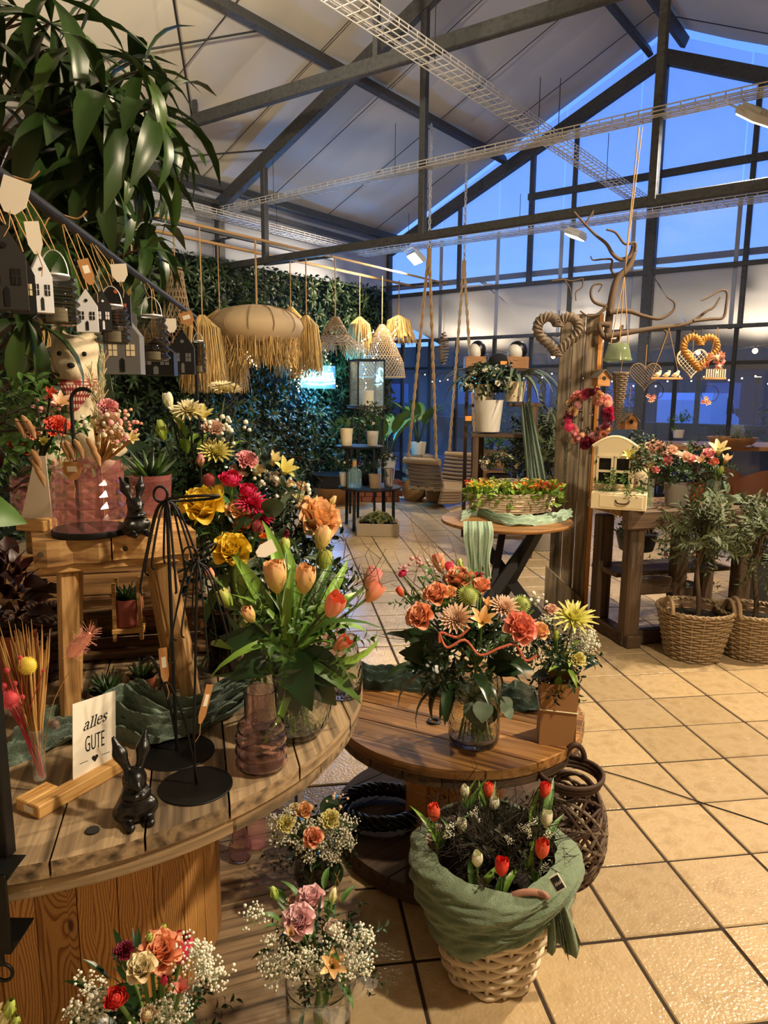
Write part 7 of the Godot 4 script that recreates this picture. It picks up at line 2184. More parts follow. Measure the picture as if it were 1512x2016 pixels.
func woven_bell(label: String, top: Vector3, prof: Array, n: int, m: String) -> Node3D:
	var o := thing("woven_lamp", label, "lamp", top, Basis(), "raffia lamps before the leaf wall")
	part(o, "rope", MB.new().tube([Vector3.ZERO, Vector3(0, maxf(3.29 - top.y, 0.1), 0)], 0.008, 5), "rope")
	var at := func(u: float) -> Vector2:
		var x := u * (prof.size() - 1)
		var k := mini(int(x), prof.size() - 2)
		return prof[k].lerp(prof[k + 1], x - k)
	for s in [-1.0, 1.0]:
		var mb := MB.new()
		for j in n:
			var pts := []
			for q in 17:
				var u := q / 16.0
				var p: Vector2 = at.call(u)
				var a: float = TAU * j / n + s * u * 2.2
				pts.append(Vector3(cos(a) * p.x, p.y, sin(a) * p.x))
			mb.tube(pts, 0.006, 4, false)
		part(o, "weave", mb, m).set_meta("kind", "stuff")
	for u in [0.0, 0.33, 0.66, 1.0]:
		var p: Vector2 = at.call(u)
		var rg := []
		for q in 29: rg.append(Vector3(cos(TAU * q / 28.0) * p.x, p.y, sin(TAU * q / 28.0) * p.x))
		part(o, "ring", MB.new().tube(rg, 0.009, 5, false), m)
	return o


func back_left():
	# the bar that carries the lamps
	var bar := thing("lamp_rail", "long thin rail above the leaf wall carrying the raffia lamps", "rail", Vector3.ZERO, yaw(rad_to_deg(TURN)))
	part(bar, "rail", MB.new().tube([Vector3(-7.0, 3.3, -4.4), Vector3(-7.0, 3.3, -9.95)], 0.02, 8), "rope")
	part(bar, "rail", MB.new().tube([Vector3(-6.4, 3.3, -4.4), Vector3(-6.4, 3.3, -9.95)], 0.016, 8), "rope")
	part(bar, "upper_rail", MB.new().box(Vector3(-7.1, 3.46, -6.2), Vector3(0.05, 0.04, 3.6)), "steel")
	for d in [4.6, 7.2, 9.8]: part(bar, "wall_arm", MB.new().bar(Vector3(-7.6, 3.32, -d), Vector3(-6.38, 3.3, -d), 0.03, 0.03), "steel")
	for d in [4.7, 6.2, 7.8]: part(bar, "upper_arm", MB.new().bar(Vector3(-7.6, 3.46, -d), Vector3(-7.1, 3.46, -d), 0.02, 0.02), "steel")
	woven_bell("tall woven rattan bell lamp with a narrow neck at the left end of the rail", Vector3(-2.395, 2.938, -8.387), [Vector2(0.08, 0), Vector2(0.11, -0.25), Vector2(0.15, -0.5), Vector2(0.26, -0.75), Vector2(0.42, -1.0)], 20, "weave")
	raffia("shaggy raffia lamp left of the big fabric lamp", Vector3(-2.015, 2.529, -8.883), 0.62, 0.95, 1.0, 81)
	raffia("shaggy raffia lamp half behind the tall woven bell", Vector3(-1.988, 2.369, -7.932), 0.45, 0.8, 1.0, 82)
	raffia("raffia lamp right behind the big fabric lamp", Vector3(-1.277, 2.688, -9.847), 0.42, 0.9, 1.1, 83)
	raffia("raffia lamp beside the neon sign", Vector3(-0.999, 2.513, -9.223), 0.36, 0.75, 1.0, 84)
	raffia("golden raffia lamp in the middle of the far row", Vector3(-0.39, 2.683, -11.005), 0.36, 0.62, 1.0, 85)
	raffia("small pointed raffia lamp with fairy lights at the far end", Vector3(0.206, 2.757, -11.454), 0.42, 0.42, 1.15, 86)
	raffia("raffia lamp seen below the nearest house lanterns", Vector3(-3.097, 2.199, -6.4), 0.28, 0.36, 1.0, 87)
	raffia("raffia lamp seen between the house lanterns", Vector3(-2.331, 2.552, -6.8), 0.32, 0.55, 1.0, 88)
	# fringed cone with a woven cap
	var cn := woven_bell("small woven lamp with a wide straw fringe", Vector3(-0.664, 2.542, -9.66), [Vector2(0.05, 0), Vector2(0.12, -0.12), Vector2(0.2, -0.25), Vector2(0.3, -0.33)], 18, "weave")
	var mb := MB.new()
	mb.tinted = true
	rng.seed = 89
	for j in 160:
		var a := rr(0, TAU)
		var d := Vector3(cos(a), 0, sin(a))
		mb.col = Color(0.72, 0.56, 0.32) * rr(0.6, 0.9)
		mb.tube([d * 0.28 + Vector3(0, -0.32, 0), d * rr(0.36, 0.46) + Vector3(0, rr(-0.5, -0.38), 0)], 0.003, 3, false)
	part(cn, "fringe", mb, "straw").set_meta("kind", "stuff")
	woven_bell("large woven rattan bell lamp strung with fairy lights", Vector3(-0.053, 2.577, -11.034), [Vector2(0.04, 0.0), Vector2(0.1, -0.1), Vector2(0.22, -0.32), Vector2(0.33, -0.55), Vector2(0.36, -0.78)], 40, "weave")
	# big fabric dome with fringe
	var dt := Vector3(-1.507, 2.565, -8.56)
	var dm := thing("fabric_lamp", "big flattened beige fabric lamp with a raffia fringe", "lamp", dt, Basis(), "raffia lamps before the leaf wall")
	part(dm, "rope", MB.new().tube([Vector3(0, 0, 0), Vector3(0, 3.29 - dt.y, 0)], 0.012, 5), "rope")
	part(dm, "shade", MB.new().lathe([Vector2(0.03, 0.0), Vector2(0.2, -0.02), Vector2(0.40, -0.08), Vector2(0.52, -0.18), Vector2(0.55, -0.26), Vector2(0.50, -0.36), Vector2(0.36, -0.44)], 28), "raffia_cloth")
	for j in 12:
		var a := TAU * j / 12.0
		part(dm, "seam", MB.new().tube(curve([Vector3(cos(a) * 0.03, 0.0, sin(a) * 0.03), Vector3(cos(a) * 0.405, -0.075, sin(a) * 0.405), Vector3(cos(a) * 0.556, -0.26, sin(a) * 0.556), Vector3(cos(a) * 0.37, -0.44, sin(a) * 0.37)], 5), 0.006, 4, false), "weave")
	var fr := MB.new()
	fr.tinted = true
	for j in 420:
		var a := rr(0, TAU)
		var d := Vector3(cos(a), 0, sin(a))
		var k := rr(0.7, 1.1)
		fr.col = Color(0.95 * k, 0.79 * k, 0.50 * k).srgb_to_linear()
		fr.tube([d * rr(0.3, 0.5) + Vector3(0, -0.38, 0), d * rr(0.34, 0.52) + Vector3(0, rr(-0.75, -0.55), 0)], 0.005, 3, false)
	part(dm, "fringe", fr, "straw").set_meta("kind", "stuff")
	# fairy lights
	rng.seed = 90
	var fl := thing("fairy_lights", "chain of tiny warm fairy lights over the far raffia lamps and lantern", "string lights", Vector3.ZERO)
	var spots := []
	var wire := []
	var ends := [Vector3(-1.266, 2.079, -9.12), Vector3(-1.105, 1.643, -9.331), Vector3(-0.806, 2.119, -9.722), Vector3(-0.683, 1.653, -9.883), Vector3(-0.316, 2.16, -10.362), Vector3(-0.278, 1.444, -10.411), Vector3(-0.052, 2.546, -10.707), Vector3(-0.173, 1.956, -10.549), Vector3(0.199, 2.69, -11.034), Vector3(0.086, 2.269, -10.887), Vector3(0.046, 2.486, -10.835), Vector3(0.247, 1.98, -11.096), Vector3(-0.175, 2.459, -10.545), Vector3(-0.419, 2.151, -10.227), Vector3(-1.045, 1.905, -9.409), Vector3(-1.134, 1.578, -9.293), Vector3(-1.673, 2.045, -8.589), Vector3(-1.579, 1.874, -8.712)]
	for s in ends.size() / 2:
		var line := []
		for j in 12:
			var p: Vector3 = ends[s * 2].lerp(ends[s * 2 + 1], j / 11.0) + D * 0.04 * sin(j * 1.9)
			line.append(p)
			spots.append(Transform3D(Basis().scaled(Vector3.ONE * rr(0.6, 1.2)), p))
		wire.append(line)
	for line in wire: part(fl, "cord", MB.new().tube(line, 0.003, 3, false), "wire")
	scatter(fl, "bulb", MB.new().ball(Vector3.ZERO, 0.009, 6, 4), "bulb_glow", spots)
	# neon script on the leaves
	var np := Vector3(-0.958, 1.791, -10.626)
	var nb := yaw(rad_to_deg(TURN) + 90)
	var ne := thing("neon_sign", "glowing cyan neon script sign on the leaf wall", "neon sign", np, nb)
	var x := -0.30
	for j in 6:
		var lt := []
		for q in 13:
			var a := TAU * q / 12.0
			lt.append(Vector3(x + 0.045 * cos(a) + 0.03 * sin(a), (0.10 if j in [0, 3] else 0.06) * sin(a) + (0.04 if j in [0, 3] else 0.0), 0))
		part(ne, "neon_tube", MB.new().tube(lt + [Vector3(x + 0.10, -0.05, 0)], 0.012, 6), "neon_glow")
		x += 0.105
	part(ne, "neon_tube", MB.new().tube([Vector3(-0.28, -0.1, 0), Vector3(0.0, -0.115, 0), Vector3(0.3, -0.09, 0)], 0.011, 6), "neon_glow")
	part(ne, "back_board", MB.new().box(Vector3(0, 0, -0.03), Vector3(0.75, 0.34, 0.008), Basis(), 0.002), "clear_glass")
	var nl := OmniLight3D.new()
	nl.name = "neon_light"
	nl.light_color = Color(0.16, 0.62, 1.0)
	nl.light_energy = 3.5
	nl.light_size = 0.2
	nl.omni_range = 20.0
	nl.omni_attenuation = 2.0
	nl.shadow_enabled = true
	add_child(nl)
	nl.position = np + nb * Vector3(0, 0, 0.12)
	two_tier()


func simple_pot(label: String, at: Vector3, r: float, h: float, m: String, plant: String, dye: String, ph: float, n: int, blooms := "", bn := 0, group := "potted plants at the back"):
	var o := thing("potted_plant", label, "potted plant", at, Basis(), group)
	pot_of(o, r * 0.8, r, h, m)
	if plant == "strap":
		for j in n:
			var d := Vector3(cos(j * 2.4), rr(0.7, 1.8), sin(j * 2.4))
			part(o, "leaf", MS.leaf_strap, dye, Vector3(0, h * 0.85, 0), aim(d, Vector3.UP).scaled(Vector3.ONE * ph * rr(0.8, 1.15)))
	elif plant == "paddle":
		for j in n:
			var a := j * 2.4
			var d := Vector3(cos(a) * 0.4, 1, sin(a) * 0.4)
			var s := ph * rr(0.3, 0.5)
			part(o, "stalk", MB.new().tube([Vector3(0, h * 0.85, 0), d * s + Vector3(0, h * 0.85, 0)], [0.012, 0.007], 5, false), "stem_dark")
			part(o, "leaf", MS.leaf_broad, dye, d * s * 0.9 + Vector3(0, h * 0.85, 0), aim(d + Vector3(d.x, 0.2, d.z), Vector3.UP).scaled(Vector3.ONE * ph * rr(0.5, 0.65)).scaled_local(Vector3(0.62, 1, 0.62)))
	else:
		put_mass(o, "foliage", plant, dye, Vector3(0, h + ph * 0.35, 0), Vector3(r * 1.5, ph * 0.5, r * 1.5), n, ph * 0.5, 0.7)
	if blooms:
		for j in bn:
			var d := ball_dir(0.8)
			put_flower(o, "blossom", "carnation" if j % 2 else "lily", blooms, Vector3(0, h + ph * 0.45, 0) + d * Vector3(r * 1.5, ph * 0.55, r * 1.5), r * rr(0.35, 0.6), d)
	return o


func two_tier():
	rng.seed = 91
	var c := Vector3(-0.17, 0, -8.25)
	var o := thing("tiered_table", "black two-tier round plant table before the leaf wall", "table", c)
	part(o, "lower_top", MB.new().lathe([Vector2(0, 0.46), Vector2(0.36, 0.46), Vector2(0.37, 0.465), Vector2(0.37, 0.48), Vector2(0.36, 0.485), Vector2(0, 0.485)], 32), "black_matte")
	part(o, "upper_top", MB.new().lathe([Vector2(0, 0.93), Vector2(0.27, 0.93), Vector2(0.28, 0.935), Vector2(0.28, 0.95), Vector2(0.27, 0.955), Vector2(0, 0.955)], 32), "black_matte", Vector3(-0.12, 0, -0.05))
	for j in 4:
		var a := TAU * (j + 0.35) / 4.0
		part(o, "leg", MB.new().bar(Vector3(cos(a) * 0.33, 0, sin(a) * 0.33), Vector3(cos(a) * 0.32, 0.465, sin(a) * 0.32), 0.035, 0.035), "black_matte")
	for j in 3:
		var a := TAU * (j + 0.1) / 3.0
		part(o, "upper_leg", MB.new().bar(Vector3(cos(a) * 0.2 - 0.12, 0.48, sin(a) * 0.2 - 0.05), Vector3(cos(a) * 0.2 - 0.12, 0.935, sin(a) * 0.2 - 0.05), 0.03, 0.03), "black_matte")
	var ly := 0.486
	var uy := 0.956
	simple_pot("white cyclamen in a pale pot at the left of the lower tier", c + Vector3(-0.29, ly, 0.02), 0.065, 0.16, "white_pot", "tuft", "leaf_hedge", 0.16, 24, "p_white", 14)
	simple_pot("leafy plant in a bisque pot in the middle of the lower tier", c + Vector3(0.06, ly, 0.2), 0.07, 0.16, "bisque", "tuft", "leaf_hedge", 0.14, 24, "", 0)
	simple_pot("white cyclamen in a silver vase at the right of the lower tier", c + Vector3(0.22, ly, 0.1), 0.06, 0.22, "chrome", "tuft", "leaf_dark", 0.18, 26, "p_white", 16)
	simple_pot("dark flowering plant at the back of the lower tier", c + Vector3(-0.05, ly, -0.1), 0.06, 0.12, "black_gloss", "tuft", "leaf_dark", 0.18, 22, "p_lilac", 8)
	simple_pot("small green plant in a cream pot at the left of the upper tier", c + Vector3(-0.27, uy, 0.02), 0.075, 0.2, "cream", "tuft", "leaf_mid", 0.14, 20, "", 0)
	simple_pot("white orchid in a cream pot at the right of the upper tier", c + Vector3(0.03, uy, 0.02), 0.07, 0.17, "white_pot", "tuft", "leaf_hedge", 0.3, 26, "p_white", 16)
	var bo := thing("glass_bottle", "rounded blue-green glass bottle with a twine neck on the lower tier", "bottle", c + Vector3(-0.17, ly, 0.2))
	part(bo, "body", MB.new().lathe([Vector2(0, 0.002), Vector2(0.075, 0.002), Vector2(0.085, 0.02), Vector2(0.085, 0.17), Vector2(0.07, 0.215), Vector2(0.025, 0.24), Vector2(0.022, 0.33), Vector2(0.03, 0.335)], 24), "blue_glass")
	part(bo, "twine_wrap", MB.new().tube([Vector3(0, 0.25, 0), Vector3(0, 0.315, 0)], 0.026, 10), "twine")
	var ca := thing("candle_lantern", "clear glass box lantern with dark frame and fairy lights above the tiers", "lantern", Vector3(-0.23, 1.394, -9.1), yaw(20))
	for s in [-1.0, 1.0]:
		part(ca, "pane", MB.new().box(Vector3(s * 0.17, 0.28, 0), Vector3(0.006, 0.54, 0.32)), "clear_glass")
		part(ca, "pane", MB.new().box(Vector3(0, 0.28, s * 0.17), Vector3(0.32, 0.54, 0.006)), "clear_glass")
		for q in [-1.0, 1.0]: part(ca, "corner_bar", MB.new().box(Vector3(s * 0.17, 0.28, q * 0.17), Vector3(0.016, 0.58, 0.016)), "black_matte")
	part(ca, "base", MB.new().box(Vector3(0, 0.0, 0), Vector3(0.38, 0.02, 0.38), Basis(), 0.004), "dark_wood0")
	part(ca, "top_ring", MB.new().box(Vector3(0, 0.57, 0.17), Vector3(0.36, 0.02, 0.02)).box(Vector3(0, 0.57, -0.17), Vector3(0.36, 0.02, 0.02)).box(Vector3(0.17, 0.57, 0), Vector3(0.02, 0.02, 0.36)).box(Vector3(-0.17, 0.57, 0), Vector3(0.02, 0.02, 0.36)), "black_matte")
	part(ca, "candle", MB.new().tube([Vector3(0.02, 0.01, 0), Vector3(0.02, 0.2, 0)], 0.07, 16), "cream")
	var cy := ca.position.y - 0.01
	var cs := thing("lantern_stool", "slim dark stool holding the glass box lantern", "stool", Vector3(ca.position.x, 0, ca.position.z), yaw(20))
	part(cs, "seat", MB.new().box(Vector3(0, cy - 0.012, 0), Vector3(0.4, 0.022, 0.4), Basis(), 0.003), "dark_wood1")
	for s in [-1.0, 1.0]:
		for q in [-1.0, 1.0]: part(cs, "leg", MB.new().bar(Vector3(s * 0.17, 0, q * 0.17), Vector3(s * 0.15, cy - 0.02, q * 0.15), 0.025, 0.025), "black_matte")
	# wooden tray of succulents on the floor
	var tr := thing("wooden_planter", "pale wooden box planter full of succulents on the floor under the tiers", "planter", Vector3(-0.061, 0, -7.794), yaw(-4))
	for s in [-1.0, 1.0]:
		part(tr, "long_board", MB.new().box(Vector3(0, 0.07, s * 0.12), Vector3(0.46, 0.14, 0.018), Basis(), 0.003), "pale_box")
		part(tr, "end_board", MB.new().box(Vector3(s * 0.22, 0.07, 0), Vector3(0.018, 0.14, 0.23), Basis(), 0.003), "pale_box")
	part(tr, "bottom_board", MB.new().box(Vector3(0, 0.01, 0), Vector3(0.44, 0.02, 0.23)), "pale_box")
	part(tr, "soil", MB.new().box(Vector3(0, 0.11, 0), Vector3(0.43, 0.02, 0.22)), "soil")
	for j in 34:
		var a := j * 2.4
		var r := sqrt(j / 34.0)
		put_flower(tr, "succulent_rosette", "mum_flat", "p_sage", Vector3(cos(a) * 0.18 * r, 0.25 - 0.09 * r * r, sin(a) * 0.09 * r), 0.075, Vector3(cos(a) * r, 1, sin(a) * r * 0.6 + 0.3))
	put_mass(tr, "foliage", "tuft", "leaf_dark", Vector3(0, 0.15, 0), Vector3(0.2, 0.05, 0.1), 40, 0.07)
	# clay block stands with tall paddle plants
	for q in [[Vector3(0.029, 0, -10.377), 0.32, "low reddish block stand under the left paddle plant"], [Vector3(0.538, 0, -11.347), 0.62, "tall woven block stand under the right paddle plant"], [Vector3(-0.331, 0, -10.357), 0.3, "low reddish block stand behind the tiered table"]]:
		var st := thing("block_stand", q[2], "plant stand", q[0], yaw(10), "block plant stands")
		var nn := int(q[1] / 0.075)
		for j in nn:
			for s in 2: part(st, "block", MB.new().box(Vector3((s - 0.5) * 0.2 + 0.05 * ((j % 2) - 0.5), 0.0375 + j * 0.075, 0), Vector3(0.19, 0.07, 0.34), Basis(), 0.006), "brick" if q[1] < 0.5 else "weave")
	simple_pot("paddle-leaved plant in a pale pot on the low block stand", Vector3(0.029, 0, -10.377) + Vector3(0, 0.30, 0), 0.14, 0.3, "white_pot", "paddle", "leaf_mid", 0.95, 9)
	simple_pot("paddle-leaved plant in a cream pot on the tall block stand", Vector3(0.538, 0, -11.347) + Vector3(0, 0.6, 0), 0.13, 0.2, "cream", "paddle", "leaf_mid", 0.85, 8)
	# glass-fronted dark blue screen and logs beside it
	for q in [[Vector3(-0.699, 0, -10.597), 0.5, "black glazed planter bowl at the foot of the leaf wall"]]:
		var pb := thing("planter_bowl", q[2], "planter", q[0] + Vector3(-0.02, 0, 0.5))
		part(pb, "bowl", MB.new().lathe([Vector2(0, 0), Vector2(0.2, 0), Vector2(0.3, 0.25), Vector2(0.33, 0.42), Vector2(0.31, 0.42), Vector2(0, 0.36)], 24), "black_gloss")
		part(pb, "wood_ring", MB.new().lathe([Vector2(0.205, 0.0), Vector2(0.26, 0.1), Vector2(0.31, 0.24)], 24), "oak0")


func swing_corner():
	rng.seed = 101
	# wicker swing bench on chains and ropes
	var a := bg(-5.42, 0, 8.0)
	var e := bg(-5.5, 0, 9.0)
	var mid := (a + e) * 0.5
	var dir := (e - a).normalized()
	var b := Basis(Vector3.UP, atan2(-dir.z, dir.x))
	var o := thing("swing_seat", "grey wicker swing bench hung on thick ropes from the roof purlin", "swing", mid + Vector3(0, 0.24, 0), b)
	for s in [-1.0, 1.0]:
		for j in 7: part(o, "arm_strand", MB.new().tube([Vector3(s * (0.44 + 0.02 * j), 0.04 + 0.055 * j, -0.26), Vector3(s * (0.46 + 0.02 * j), 0.03 + 0.055 * j, 0.0), Vector3(s * (0.44 + 0.02 * j), 0.04 + 0.055 * j, 0.26)], 0.027, 6), "weave_grey")
		part(o, "arm_roll", MB.new().tube([Vector3(s * 0.6, 0.42, -0.28), Vector3(s * 0.6, 0.42, 0.28)], 0.045, 8), "weave")
	for j in 12: part(o, "seat_strand", MB.new().tube([Vector3(-0.5, 0.02 + 0.02 * absf(sin(j)), -0.25 + j * 0.045), Vector3(0, -0.03, -0.25 + j * 0.045), Vector3(0.5, 0.02, -0.25 + j * 0.045)], 0.026, 6), "weave")
	for j in 5: part(o, "front_strand", MB.new().tube([Vector3(-0.52, 0.02 - 0.04 * j, 0.27 - 0.01 * j), Vector3(0, -0.04 - 0.04 * j, 0.27 - 0.01 * j), Vector3(0.52, 0.02 - 0.04 * j, 0.27 - 0.01 * j)], 0.022, 6), "weave")
	for s in [[a, -1.0, "left"], [e, 1.0, "right"]]:
		var top: Vector3 = b.inverse() * (s[0] + Vector3(0, 4.92, 0) - o.position)
		var hook: Vector3 = b.inverse() * (s[0] + Vector3(0, 3.42, 0) - o.position)
		var links := 30
		var lk := []
		for q in 9: lk.append(Vector3(0.016 * cos(TAU * q / 8.0), 0.034 * sin(TAU * q / 8.0), 0))
		var lm := MB.new().tube(lk, 0.0075, 4, false).mesh()
		var h1 := hub(o, "chain_" + ("near" if s[1] < 0 else "far"))
		for j in links: part(h1, "chain_link", lm, "wire", top.lerp(hook, (j + 0.5) / links), Basis(Vector3.UP, (j % 2) * PI / 2))
		for z in [-0.22, 0.22]:
			var foot := Vector3(s[1] * 0.6, 0.44, z)
			for w in 2:
				var pts := []
				for q in 60:
					var u := q / 59.0
					pts.append(hook.lerp(foot, u) + Vector3(cos(q * 1.1 + PI * w), 0, sin(q * 1.1 + PI * w)) * 0.011)
				part(o, "rope", MB.new().tube(pts, 0.014, 5), "rope")
		part(o, "rope_wrap", MB.new().tube([hook, hook + Vector3(0, -0.25, 0)], 0.032, 8), "rope")
		part(o, "hook", MB.new().tube([hook, hook + Vector3(0.03, 0.05, 0), hook + Vector3(0.0, 0.1, 0)], 0.008, 5), "dark_steel")
	for q in [[Vector3(0.465, 0, -10.401), 0.17, "pale round stump with a swirled face under the swing"], [Vector3(0.742, 0, -10.265), 0.15, "pale split stump beside the swirled one"]]:
		var st := thing("wood_stump", q[2], "stump", q[0] + Vector3(0, q[1] * 0.95, -0.05), yaw(rr(-20, 20)))
		part(st, "log", MB.new().lathe([Vector2(0.0, -0.16), Vector2(q[1] * 0.9, -0.16), Vector2(q[1], -0.12), Vector2(q[1] * 1.02, 0.12), Vector2(q[1] * 0.9, 0.16), Vector2(0, 0.17)], 18, Vector3.ZERO, 0.03), "beam_up1", Vector3.ZERO, Basis(Vector3.RIGHT, PI / 2))
	var cr := thing("wooden_crate", "brown wooden crate of green plants behind the swing", "crate", bg(-5.2, 0.0, 9.55), yaw(-30))
	for j in 5: part(cr, "slat", MB.new().box(Vector3(0, 0.08 + j * 0.15, 0.2), Vector3(0.5, 0.13, 0.02), Basis(), 0.003), pick("old_wood")); 
	for j in 5: part(cr, "slat", MB.new().box(Vector3(-0.25, 0.08 + j * 0.15, 0), Vector3(0.02, 0.13, 0.4), Basis(), 0.003), pick("old_wood"))
	for s in [[-0.24, 0.19], [0.24, 0.19], [-0.24, -0.19], [0.24, -0.19]]: part(cr, "post", MB.new().box(Vector3(s[0], 0.38, s[1]), Vector3(0.04, 0.76, 0.04)), "dark_up0")
	part(cr, "soil", MB.new().box(Vector3(0, 0.68, 0), Vector3(0.46, 0.04, 0.36)), "soil")
	put_mass(cr, "foliage", "tuft", "leaf_mid", Vector3(0, 0.78, 0), Vector3(0.25, 0.12, 0.2), 50, 0.15)


func back_shelf():
	rng.seed = 111
	var z := -6.9
	var c := Vector3(1.15, 0, z)
	var o := thing("shelf_rack", "dark brown wooden step shelf with potted plants behind the round table", "shelf", c, yaw(-6))
	for s in [-0.27, 0.27]:
		for q in [-0.18, 0.18]: part(o, "upright", MB.new().box(Vector3(s, 0.73 if s > 0 else 0.58, q), Vector3(0.06, 1.46 if s > 0 else 1.16, 0.05), Basis(), 0.004), pick("dark_up"))
	for q in [[0.0, 1.17, 0.62], [0.0, 0.62, 0.62], [0.0, 0.2, 0.62], [0.18, 1.46, 0.3]]:
		for j in 3: part(o, "shelf_board", MB.new().box(Vector3(q[0], q[1], -0.14 + 0.14 * j), Vector3(q[2], 0.035, 0.134), Basis(), 0.004), pick("dark_wood"))
	simple_pot("white flowering plant in a tall cream pot on the middle shelf", Vector3(0.982, 1.203, -6.8), 0.14, 0.3, "white_pot", "tuft", "leaf_dark", 0.3, 60, "p_white", 26)
	simple_pot("striped dracaena in a bisque pot on the top step", Vector3(1.232, 1.487, -6.85), 0.105, 0.19, "cream", "strap", "leaf_euca", 0.42, 26)
	simple_pot("striped dracaena in a bisque pot left of the top step", Vector3(0.962, 1.463, -7), 0.105, 0.19, "cream", "strap", "leaf_euca", 0.42, 26)
	var po := thing("plant_post", "dark wooden post carrying the left dracaena", "stand", Vector3(Vector3(0.962, 1.463, -7).x, 0, -7.0))
	part(po, "post", MB.new().box(Vector3(0, 0.72, -0.12), Vector3(0.06, 1.46, 0.05), Basis(), 0.004), "dark_up0")
	part(po, "top_plate", MB.new().box(Vector3(0, Vector3(0.962, 1.463, -7).y - 0.016, 0), Vector3(0.26, 0.03, 0.3), Basis(), 0.004), "dark_wood1")
	simple_pot("white azalea on the low shelf behind the round table", c + Vector3(-0.05, 0.64, 0.1), 0.12, 0.16, "black_gloss", "tuft", "leaf_dark", 0.2, 40, "p_white", 24)
	# high board with boxes and a cap
	var hs := thing("high_shelf", "thin dark shelf board hung high before the windows", "shelf", Vector3(1.199, 1.806, -7.6), yaw(-4))
	part(hs, "board", MB.new().box(Vector3.ZERO, Vector3(0.7, 0.03, 0.26), Basis(), 0.004), "dark_wood0")
	for s in [-0.33, 0.33]: part(hs, "upright", MB.new().box(Vector3(s, -0.9, -0.1), Vector3(0.04, 1.85, 0.04)), "dark_up0")
	for q in [[-0.26, 0.16, "wooden box with a white and black dome at the left of the high shelf"], [0.16, 0.19, "wooden box with a white and black dome at the right of the high shelf"]]:
		var bx := thing("display_box", q[2], "box", hs.position + Vector3(q[0], 0.016, 0.0), Basis(), "display boxes on the high shelf")
		part(bx, "box", MB.new().box(Vector3(0, 0.06, 0), Vector3(q[1] * 1.35, 0.12, 0.2), Basis(), 0.004), "oak0")
		part(bx, "white_globe", MB.new().ball(Vector3(0, 0.17, 0), Vector3(q[1] * 0.45, 0.09, 0.09), 14, 10), "white_pot")
		part(bx, "dark_visor", MB.new().ball(Vector3(0.03, 0.19, -0.02), Vector3(q[1] * 0.55, 0.1, 0.085), 14, 10), "black_gloss")
	var cp := thing("cap", "dark baseball cap with an orange patch on the high shelf", "cap", hs.position + Vector3(-0.02, 0.02, 0.05), yaw(15))
	part(cp, "crown", MB.new().lathe([Vector2(0.11, 0), Vector2(0.112, 0.05), Vector2(0.095, 0.11), Vector2(0.05, 0.145), Vector2(0, 0.155)], 20), "cap_cloth")
	part(cp, "brim", MB.new().ball(Vector3(0.0, 0.008, 0.13), Vector3(0.1, 0.01, 0.09), 16, 6), "cap_cloth")
	part(cp, "patch", MB.new().box(Vector3(0.01, 0.05, 0.108), Vector3(0.07, 0.035, 0.008)), "p_orange")
	# tall olive shrub and hanging gauze
	olive("tall olive shrub behind the plank post", Vector3(1.596, 0, -7.115), 0.95, Vector3(0.27, 0.55, 0.25), 150, "grey_pot", 0.16, 0.36, 0.26)
	var gz := []
	for j in 13:
		var u := j / 12.0
		var row := []
		for q in 33:
			var s := q / 16.0 - 1.0
			row.append(Vector3(0.14 * u + s * (0.04 + 0.05 * u), -0.72 * u - 0.03 * sin(s * 5.0), 0.014 * sin(s * 15.0 + u * 3.0) + 0.008 * sin(s * 27.0)))
		gz.append(row)
	solo("gauze_drape", "sage gauze hanging from the step shelf", "cloth", MB.new().sheet(gz), "gauze", Vector3(1.29, 1.471, -6.6))
	var sg := thing("price_card", "small orange price card on the step shelf", "sign", Vector3(0.783, 1.33, -6.7))
	part(sg, "board", MB.new().box(Vector3.ZERO, Vector3(0.06, 0.045, 0.01), Basis(), 0.002), "p_orange")
	part(sg, "foot", MB.new().box(Vector3(0, -0.04, 0), Vector3(0.07, 0.03, 0.03)), "black_matte")


func olive(label: String, at: Vector3, y: float, r: Vector3, n: int, pot_m: String, pr := 0.12, ph := 0.2, tw := 0.2) -> Node3D:
	var o := thing("olive_tree", label, "olive tree", at, Basis(), "olive trees")
	if pot_m: pot_of(o, pr * 0.8, pr, ph, pot_m)
	part(o, "trunk", MB.new().tube(curve([Vector3(0, ph * 0.6, 0), Vector3(0.015, y * 0.4, 0.01), Vector3(-0.01, y * 0.7, 0), Vector3(0, y, 0)], 3), [0.017, 0.016, 0.015, 0.015, 0.014, 0.013, 0.012, 0.011, 0.010, 0.008], 6), "bark")
	for j in 12:
		var d := ball_dir(0.4)
		part(o, "branch", MB.new().tube([Vector3(0, y * rr(0.75, 0.95), 0), Vector3(0, y, 0) + d * r * 0.5, Vector3(0, y, 0) + d * r * 0.9], [0.006, 0.004, 0.002], 4, false), "bark")
	put_mass(o, "foliage", "olive_twig", "leaf_olive", Vector3(0, y, 0), r * 0.85, n, tw, 0.3, 0.1)
	return o

